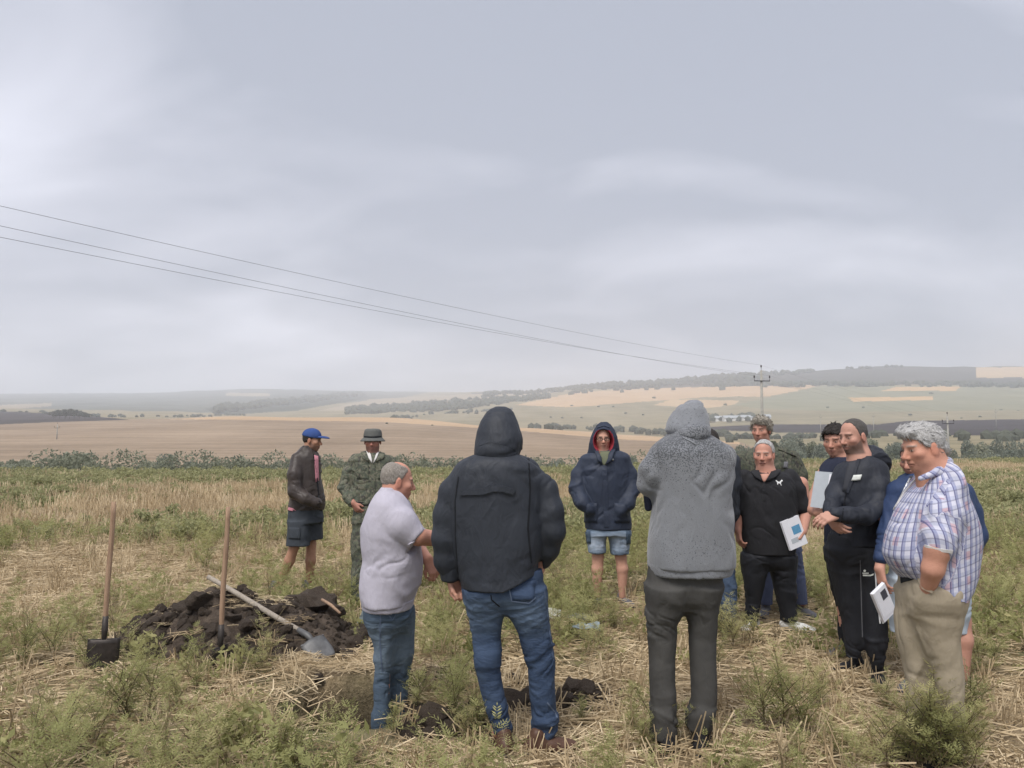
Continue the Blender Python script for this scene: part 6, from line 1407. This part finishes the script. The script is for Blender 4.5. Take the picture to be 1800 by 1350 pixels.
M['plastic'] = plain('pale_blue_plastic', (.20, .24, .26), .3, bmp=0); M['greyboard'] = plain('weathered_board', (.24, .235, .23), .85); M['palebox'] = plain('pale_plastic', (.42, .42, .38), .35, bmp=0)
crumple('plastic_bag', 1030, 1132, .22, .15, .07, M['plastic'], 'crumpled pale blue plastic bag in the weeds beyond the pit', 'bag', 2)
crumple('wrapper', 640, 1112, .09, .12, .08, M['plastic'], 'small pale crumpled wrapper in weeds left of the jeans in the pit', 'wrapper', 5, (.8, .3, 0))
crumple('tub', 968, 1102, .17, .14, .05, M['palebox'], 'flattened pale plastic tub half hidden beside the blue jeans', 'tub', 8, (.35, .2, 0))
def boards():
    p = G(1022, 1102); root = tag(empty('slatted_board', (p[0], p[1], .09), -.6), 'small grey slatted board piece lying in weeds behind the black jacket', 'board')
    for k in range(4): mb = MB(); mb.box((0, k * .034 - .05, .002 * k), (.20 - .02 * k, .030, .016)); obj('slat', mb.mesh('slat', M['greyboard']), root)
    for x in (-.06, .06): mb = MB(); mb.box((x, 0, -.014), (.02, .15, .012)); obj('batten', mb.mesh('batten', M['greyboard']), root)
boards()
mb = MB(); a, b = W(566, 1054, 6.35), W(598, 1078, 6.15); mb.tube([a, (a + b) / 2 + V3(0, 0, .01), b], [.012, .013, .010], 7); tag(obj('stick', mb.mesh('stick', M['handle'], True)), 'short reddish wooden stick poking from the big soil clod', 'stick')
# ------------------------------------------------------------------ weeds, stubble and straw
def veg_mat(name, stops, rnd=.5, transl=.4):
    m, nt, b = newmat(name); o = ocoord(nt); r = nd(nt, 'ObjectInfo').outputs['Random']; n = noise_node(nt, o, 9, 2)
    x = mth(nt, 'ADD', mth(nt, 'MULTIPLY', r, rnd), mth(nt, 'MULTIPLY', n, 1 - rnd)); c = ramp(nt, x, stops); lk(nt, c, b.inputs['Base Color']); b.inputs['Roughness'].default_value = .7
    if transl:
        t = nd(nt, 'BsdfTranslucent'); lk(nt, c, t.inputs[0]); mx = nd(nt, 'MixShader'); mx.inputs[0].default_value = transl
        lk(nt, b.outputs[0], mx.inputs[1]); lk(nt, t.outputs[0], mx.inputs[2]); out = [q for q in nt.nodes if q.type == 'OUTPUT_MATERIAL'][0]; lk(nt, mx.outputs[0], out.inputs[0])
    return m
LEAF = [(.05, (.205, .212, .082)), (.35, (.275, .278, .112)), (.60, (.345, .335, .145)), (.80, (.42, .385, .185)), (.97, (.48, .39, .22))]
M['farleaf'] = veg_mat('far_weed_leaf', [(p, tuple(.55 * a + .45 * b for a, b in zip(c, (.34, .335, .20)))) for p, c in LEAF])  # weed leaf colours paled, haze over the farther field mixed into them
M['leaf'] = veg_mat('weed_leaf', LEAF)
M['stem'] = veg_mat('weed_stem', [(.2, (.10, .085, .05)), (.6, (.14, .115, .06)), (.9, (.08, .06, .045))], transl=0)
M['dryleaf'] = veg_mat('dry_weed', [(.1, (.13, .10, .06)), (.5, (.24, .19, .11)), (.9, (.38, .31, .19))])
M['straw'] = veg_mat('straw', [(.05, (.28, .20, .12)), (.35, (.44, .335, .20)), (.65, (.60, .48, .31)), (.95, (.74, .63, .44))], .45, .1)
def pinnate(Vs, Fs, base, d, up, L, r, npairs=4, wid=.24):
    d = unit(d); s_ = unit(np.cross(d, up)); nrm = np.cross(s_, d)
    for k in range(npairs + 1):
        t = (k + .6) / (npairs + .6); p = base + d * L * t + nrm * (-.18 * L * t * t)
        if k == npairs: dirs = [d]
        else: dirs = [unit(d * .75 + s_ * .8), unit(d * .75 - s_ * .8)]
        ll = L * (.50 - .24 * t) * (1 if k else .8)
        for q in dirs:
            q = unit(q + nrm * (r.random() - .6) * .5); w = np.cross(nrm, q) * ll * wid; n0 = len(Vs)
            Vs += [p, p + q * ll * .5 + w * .5, p + q * ll, p + q * ll * .5 - w * .5]; Fs.append((n0, n0 + 1, n0 + 2, n0 + 3))
def weed_parts(h, seed, dens=1.0, leaf=.085, branches=5):
    r = np.random.default_rng(seed); Vs = []; Fs = []; stem = MB(); axes = [(V3(0, 0, 0), V3(r.normal() * .10, r.normal() * .10, 1), h, .0042)]
    for k in range(branches):
        t = .12 + .55 * k / max(branches, 1); a = r.random() * 6.28; axes.append((V3(0, 0, h * t), V3(math.cos(a) * .75, math.sin(a) * .75, .9), h * (.62 - .42 * t), .0028))
    for base, d, L, rad in axes:
        d = unit(d); bend = r.normal(size=3) * .12; bend[2] = 0; P = [base + d * L * t + bend * L * t * t for t in (0, .33, .66, 1)]; stem.tube(P, [rad, rad * .85, rad * .6, rad * .3], 4, False)
        nn = max(3, int(L / .038 * dens))
        for k in range(nn):
            t = .15 + .85 * (k + r.random()) / nn; p = base + d * L * t + bend * L * t * t; a = r.random() * 6.28
            for q in (0, math.pi):
                o = V3(math.cos(a + q), math.sin(a + q), .35 + .6 * t); pinnate(Vs, Fs, p, o, V3(0, 0, 1), leaf * (1.15 - .55 * t) * (.75 + .5 * r.random()) * (L / h) ** .3, r)
    return np.array(Vs), np.array(Fs), stem
def proto_obj(name, V, Fc, mat, coll, smooth=False):
    o = bpy.data.objects.new(name, mesh_np(name, V, Fc, mat, smooth)); coll.objects.link(o); return o
def straw_stalks(n, rad, h0, h1, lean, r, flat=False, wid=.0028):
    Vs = []; Fs = []
    for k in range(n):
        a = r.random() * 6.28; q = math.sqrt(r.random()) * rad; p = V3(q * math.cos(a), q * math.sin(a), 0); L = h0 + (h1 - h0) * r.random(); a2 = r.random() * 6.28
        d = unit(V3(math.cos(a2), math.sin(a2), r.normal() * .10 + .06)) if flat else unit(V3(math.cos(a2) * lean * r.random(), math.sin(a2) * lean * r.random(), 1))
        if flat: p = p - d * L / 2 + V3(0, 0, .008 + r.random() * .035)
        u = unit(np.cross(d, V3(.3, .2, 1) if flat else V3(1, .3, 0))); v = np.cross(d, u); w = wid * (.7 + .7 * r.random()); n0 = len(Vs); mid = p + d * L * .5 + u * L * r.normal() * .05
        for c in (p, mid, p + d * L): Vs += [c + u * w, c - u * w * .5 + v * w * .87, c - u * w * .5 - v * w * .87]
        for s0 in (0, 3):
            for i in range(3): j = (i + 1) % 3; Fs.append((n0 + s0 + i, n0 + s0 + j, n0 + s0 + 3 + j, n0 + s0 + 3 + i))
    return np.array(Vs), np.array(Fs)
def scatter(name, label, cat, pts, rot, scl, idx, coll):
    V = np.asarray(pts, np.float32); me = bpy.data.meshes.new(name); me.vertices.add(len(V)); me.vertices.foreach_set('co', V.ravel())
    a = me.attributes.new('rot', 'FLOAT_VECTOR', 'POINT'); a.data.foreach_set('vector', np.asarray(rot, np.float32).ravel())
    a = me.attributes.new('scl', 'FLOAT', 'POINT'); a.data.foreach_set('value', np.asarray(scl, np.float32)); a = me.attributes.new('idx', 'INT', 'POINT'); a.data.foreach_set('value', np.asarray(idx, np.int32))
    me.update(); o = obj(name, me); tag(o, label, cat, kind='stuff')
    ng = bpy.data.node_groups.new(name, 'GeometryNodeTree'); ng.interface.new_socket('Geometry', in_out='INPUT', socket_type='NodeSocketGeometry'); ng.interface.new_socket('Geometry', in_out='OUTPUT', socket_type='NodeSocketGeometry')
    N = ng.nodes; i = N.new('NodeGroupInput'); u = N.new('NodeGroupOutput'); ip = N.new('GeometryNodeInstanceOnPoints'); ci = N.new('GeometryNodeCollectionInfo')
    ci.inputs['Collection'].default_value = coll; ci.inputs['Separate Children'].default_value = True; ci.inputs['Reset Children'].default_value = True; ip.inputs['Pick Instance'].default_value = True
    def na(nm, ty): q = N.new('GeometryNodeInputNamedAttribute'); q.data_type = ty; q.inputs['Name'].default_value = nm; return next(s for s in q.outputs if s.enabled and s.name == 'Attribute')
    L = ng.links; L.new(i.outputs[0], ip.inputs['Points']); L.new(ci.outputs[0], ip.inputs['Instance']); L.new(na('idx', 'INT'), ip.inputs['Instance Index']); L.new(na('rot', 'FLOAT_VECTOR'), ip.inputs['Rotation']); L.new(na('scl', 'FLOAT'), ip.inputs['Scale']); L.new(ip.outputs[0], u.inputs[0])
    o.modifiers.new('scatter', 'NODES').node_group = ng; return o
def field_points(n, y0, y1, r, margin=1.12, power=1.0):
    """random ground points in the seen part of the field, and a little to either side"""
    Y = np.sqrt(r.random(n) * (y1 ** 2 - y0 ** 2) + y0 ** 2); X = (r.random(n) * 2 - 1) * (Y * (900 / F) * margin + .8); return X, Y
def clear_of_dig(X, Y, pad=0.0):
    h = ((X - HEAP[0]) / (HEAP[2] * .85)) ** 2 + ((Y - HEAP[1]) / (HEAP[3] * .85)) ** 2 > 1
    qx, qy = PX(np.stack([X, np.maximum(Y, 2.5), np.zeros_like(X)], -1)); view = (qx > 530) & (qx < 680) & (qy > 1170) & (qy < 1325)
    return h & (spill(X, Y) < .5) & (pit_mask(X, Y) < .02) & ~((qx > 530) & (qx < 600) & (qy > 1100) & (qy < 1195)) & ~(view & (vnoise(xy3(X, Y), 6.0, 4) < .86))
def build_weeds():
    r = np.random.default_rng(17)
    c1 = bpy.data.collections.new('weed_kinds'); c2 = bpy.data.collections.new('straw_kinds'); c3 = bpy.data.collections.new('far_weed_kinds'); c4 = bpy.data.collections.new('far_straw_kinds'); c5 = bpy.data.collections.new('stubble_kinds')
    for k in range(6): V, Fc, _ = weed_parts(.30 + .035 * k, 100 + k, .85, .095, 4); proto_obj('weed_%02d' % k, V, Fc, M['leaf'], c1)
    for k in range(6, 9): V, Fc, st = weed_parts(.26 + .05 * (k - 6), 140 + k, .35, .06, 5); sv = np.array(st.v); sf = np.array([q for q in st.f if len(q) == 4]); proto_obj('weed_%02d' % k, np.concatenate([V, sv]), np.concatenate([Fc, sf + len(V)]), M['dryleaf'], c1)
    for k in range(9, 12):
        cl = [((r.normal() * .05, r.normal() * .05, .06 + .14 * r.random()), .05 + .04 * r.random()) for _ in range(5)]; V, Fc = leaf_cloud(60, cl, .026, 160 + k, .5); proto_obj('weed_%02d' % k, V, Fc, M['leaf'], c1)
    for k in range(4): proto_obj('litter_%d' % k, *straw_stalks(46, .26, .08, .30, 0, r, True), M['straw'], c2)
    for k in range(4): proto_obj('stubble_%d' % k, *straw_stalks(13, .07, .08, .22, .55, r), M['straw'], c5)
    for k in range(4):
        cl = [((r.normal() * .14, r.normal() * .14, .10 + .18 * r.random()), .09 + .05 * r.random()) for _ in range(6)]; V, Fc = leaf_cloud(150, cl, .045, 60 + k, .4); proto_obj('farweed_%d' % k, V, Fc, M['farleaf'], c3)
    for k in range(4): proto_obj('farstraw_%d' % k, *straw_stalks(26, .22, .12, .28, .5, r, wid=.0045), M['straw'], c4)
    rot3 = lambda n, t: np.stack([r.normal(size=n) * t, r.normal(size=n) * t, r.random(n) * 6.28], 1)
    # near
    X, Y = field_points(7200, 3.0, 13.5, r); g = green(X, Y); k = (r.random(len(X)) < g ** 1.2 * .95) & clear_of_dig(X, Y); X, Y, g = X[k], Y[k], g[k]; n = len(X)
    scatter('weeds', 'low feathery green weeds covering the near field', 'weeds', np.stack([X, Y, ground_z(X, Y) - .01], 1), rot3(n, .12), (.42 + .85 * r.random(n)) * (.6 + .45 * g), r.choice(12, n, p=[.105] * 6 + [.055] * 3 + [.0683333333333333] * 3), c1)
    X, Y = field_points(3400, 3.0, 13.5, r); g = green(X, Y); k = (r.random(len(X)) < 1.05 - .5 * g) & clear_of_dig(X, Y); X, Y = X[k], Y[k]
    hx = HEAP[0] + r.normal(size=14) * .4; hy = HEAP[1] + r.normal(size=14) * .2 - .1; px_ = r.uniform(-1.6, -.5, 30); py_ = r.uniform(5.36, 5.85, 30)
    Z = np.concatenate([ground_z(X, Y), ground_z(hx, hy) + heap_z(hx, hy) + .01, ground_z(px_, py_) + .02 + .05 * r.random(30)]); X = np.concatenate([X, hx, px_]); Y = np.concatenate([Y, hy, py_]); n = len(X)
    sc = .7 + .6 * r.random(n); sc[-44:] *= .55
    scatter('straw_litter', 'loose pale straw strewn over the near ground', 'straw', np.stack([X, Y, Z], 1), rot3(n, .06), sc, r.integers(0, 4, n), c2)
    X, Y = field_points(3600, 3.0, 15, r); g = green(X, Y); k = (r.random(len(X)) < .82 - .55 * g) & clear_of_dig(X, Y); X, Y = X[k], Y[k]; n = len(X)
    scatter('stubble', 'short standing cereal stubble between the weeds', 'stubble', np.stack([X, Y, ground_z(X, Y) - .01], 1), rot3(n, .15), .7 + .6 * r.random(n), r.integers(0, 4, n), c5)
    # farther out
    X, Y = field_points(15000, 12.5, 57, r); g = green(X, Y); k = (r.random(len(X)) < g * .95) & (Y < edge_y(X) + .5); X, Y, g = X[k], Y[k], g[k]; n = len(X)
    scatter('far_weeds', 'green weeds across the farther field', 'weeds', np.stack([X, Y, ground_z(X, Y) - .02], 1), rot3(n, .1), (.6 + .6 * r.random(n)) * (.6 + .4 * g) * (1 + (Y - 12) / 90), r.integers(0, 4, n), c3)
    X, Y = field_points(13000, 12.5, 57, r); g = green(X, Y); k = (r.random(len(X)) < .9 - .68 * g) & (Y < edge_y(X) + .5); X, Y = X[k], Y[k]; n = len(X)
    scatter('far_stubble', 'bright standing stubble in pale strips across the farther field', 'stubble', np.stack([X, Y, ground_z(X, Y) - .02], 1), rot3(n, .12), (.8 + .6 * r.random(n)) * (1 + (Y - 12) / 90), r.integers(0, 4, n), c4)
build_weeds()
def build_tall_weeds():
    protos = []; r = random.Random(9)
    for k in range(4):
        V, Fc, stem = weed_parts(.5, 300 + k, 1.0, .105, 9); root = empty('ragweed_plant'); obj('leaves', mesh_np('leaves', V, Fc, M['leaf'], False), root); obj('stem', stem.mesh('stem', M['stem']), root); protos.append(root)
    used = {}; spots = [(40, 1175, 1075, 's'), (95, 1165, 1062, 's'), (150, 1180, 1085, 's'), (60, 1330, 1215, 'l'), (115, 1345, 1200, 'l'), (165, 1320, 1210, 'l'), (215, 1275, 1150, 'l'), (262, 1265, 1150, 'l'), (310, 1250, 1165, 'l'), (345, 1215, 1140, 'l'), (250, 1190, 1120, 's'), (330, 1190, 1130, 's'), (420, 1190, 1120, 'l'), (460, 1195, 1125, 'l'), (500, 1335, 1245, 'l'), (430, 1325, 1240, 'l'), (350, 1335, 1270, 'l'), (670, 1262, 1165, 'p'), (705, 1265, 1145, 'p'), (735, 1262, 1160, 'p'), (690, 1300, 1225, 'p'), (785, 1255, 1140, 'j'), (800, 1285, 1160, 'j'), (842, 1300, 1185, 'j'), (872, 1305, 1195, 'j'), (820, 1310, 1225, 'j'), (1022, 1282, 1218, 'j'), (770, 1120, 1050, 'j'), (560, 1095, 1060, 'h'), (600, 1110, 1055, 'h'), (620, 1120, 1070, 'h'),
             (1110, 1300, 1195, 'g'), (1150, 1310, 1160, 'g'), (1172, 1315, 1225, 'g'), (1130, 1330, 1240, 'g'), (1270, 1130, 1040, 'c'), (1290, 1150, 1060, 'c'), (1325, 1140, 1060, 'b'), (1260, 1180, 1100, 'c'), (1345, 1300, 1150, 'b'), (1378, 1290, 1130, 'b'), (1412, 1300, 1160, 'b'), (1440, 1250, 1150, 'b'), (1400, 1345, 1255, 'b'), (1468, 1340, 1250, 'b'), (1560, 1362, 1225, 'k'), (1602, 1362, 1205, 'k'), (1640, 1366, 1175, 'k'), (1668, 1370, 1200, 'k'), (1688, 1362, 1190, 'k'), (1700, 1376, 1205, 'k'), (1655, 1380, 1225, 'k'), (1700, 1300, 1150, 'k'), (1560, 1250, 1175, 'k'), (1590, 1345, 1250, 'k'), (1720, 1200, 1100, 'k'), (1745, 1190, 1110, 'k'), (1490, 1345, 1270, 'b'), (360, 1010, 950, 'f'), (345, 1000, 948, 'f'), (1080, 1110, 1060, 'c'), (1060, 1140, 1085, 'c')]
    where = {'s': 'beside the upright shovels', 'l': 'in front of the soil heap', 'p': 'before the man in the pit', 'j': 'around the blue jeans of the black jacket man', 'h': 'behind the soil heap clods', 'g': 'at the feet of the grey hoodie man', 'c': 'behind the charcoal trousers', 'b': 'before the men with booklets', 'k': 'covering the feet of the khaki trousers', 'f': 'in stubble beyond the soil heap'}
    for i, (px, pb, pt, w) in enumerate(spots):
        p = G(px, pb); h = (pb - pt) * p[1] / F; sc = h / .52; o = place(protos[i % 4], used, (p[0], p[1], float(ground_z(p[0], p[1])) - .01), (sc * (.9 + .25 * r.random()), sc), r.random() * 6.28, 'tall feathery green ragweed ' + where[w], 'weed plant', 'tall weeds ' + where[w])
build_tall_weeds()

def build_crumbs():
    r = np.random.default_rng(5); c = bpy.data.collections.new('crumb_kinds')
    for k in range(6): o = bpy.data.objects.new('crumb_%d' % k, CL[k]); c.objects.link(o)
    n = 900; a = r.random(n) * 6.28; q = np.sqrt(r.random(n)) * 1.02; X = HEAP[0] + np.cos(a) * q * HEAP[2]; Y = HEAP[1] + np.sin(a) * q * HEAP[3]; Z = ground_z(X, Y) + np.maximum(heap_z(X, Y), 0)
    m = 5200; x2 = r.uniform(-2.0, 1.2, m); y2 = r.uniform(4.1, 6.6, m); z2 = ground_z(x2, y2); k = (pit_mask(x2, y2) < .1) & (r.random(m) < spill(x2, y2) * .9)
    X = np.concatenate([X, x2[k]]); Y = np.concatenate([Y, y2[k]]); Z = np.concatenate([Z, z2[k]]); n = len(X)
    scatter('soil_crumbs', 'small crumbs of dark soil scattered over the heap and round the pit', 'soil crumbs', np.stack([X, Y, Z], 1), r.random((n, 3)) * 6.28, .012 + .040 * r.random(n) ** 2.2, r.integers(0, 6, n), c)
build_crumbs()
# ------------------------------------------------------------------ damp air
def build_haze():
    mb = MB(); zb = -30.0; mb.box((0, 2000, (zb + 330) / 2), (16000, 13000, 330 - zb)); m = bpy.data.materials.new('damp_air'); m.use_nodes = True; nt = m.node_tree; nt.nodes.clear()
    out = nt.nodes.new('ShaderNodeOutputMaterial'); v = nt.nodes.new('ShaderNodeVolumePrincipled')
    v.inputs['Color'].default_value = (.93, .955, 1.0, 1); v.inputs['Density'].default_value = HAZE; v.inputs['Anisotropy'].default_value = .2
    nt.links.new(v.outputs[0], out.inputs['Volume']); tag(obj('haze', mb.mesh('haze', m)), 'pale damp haze filling the valley air', 'haze', kind='stuff')
HAZE = .00041
build_haze()
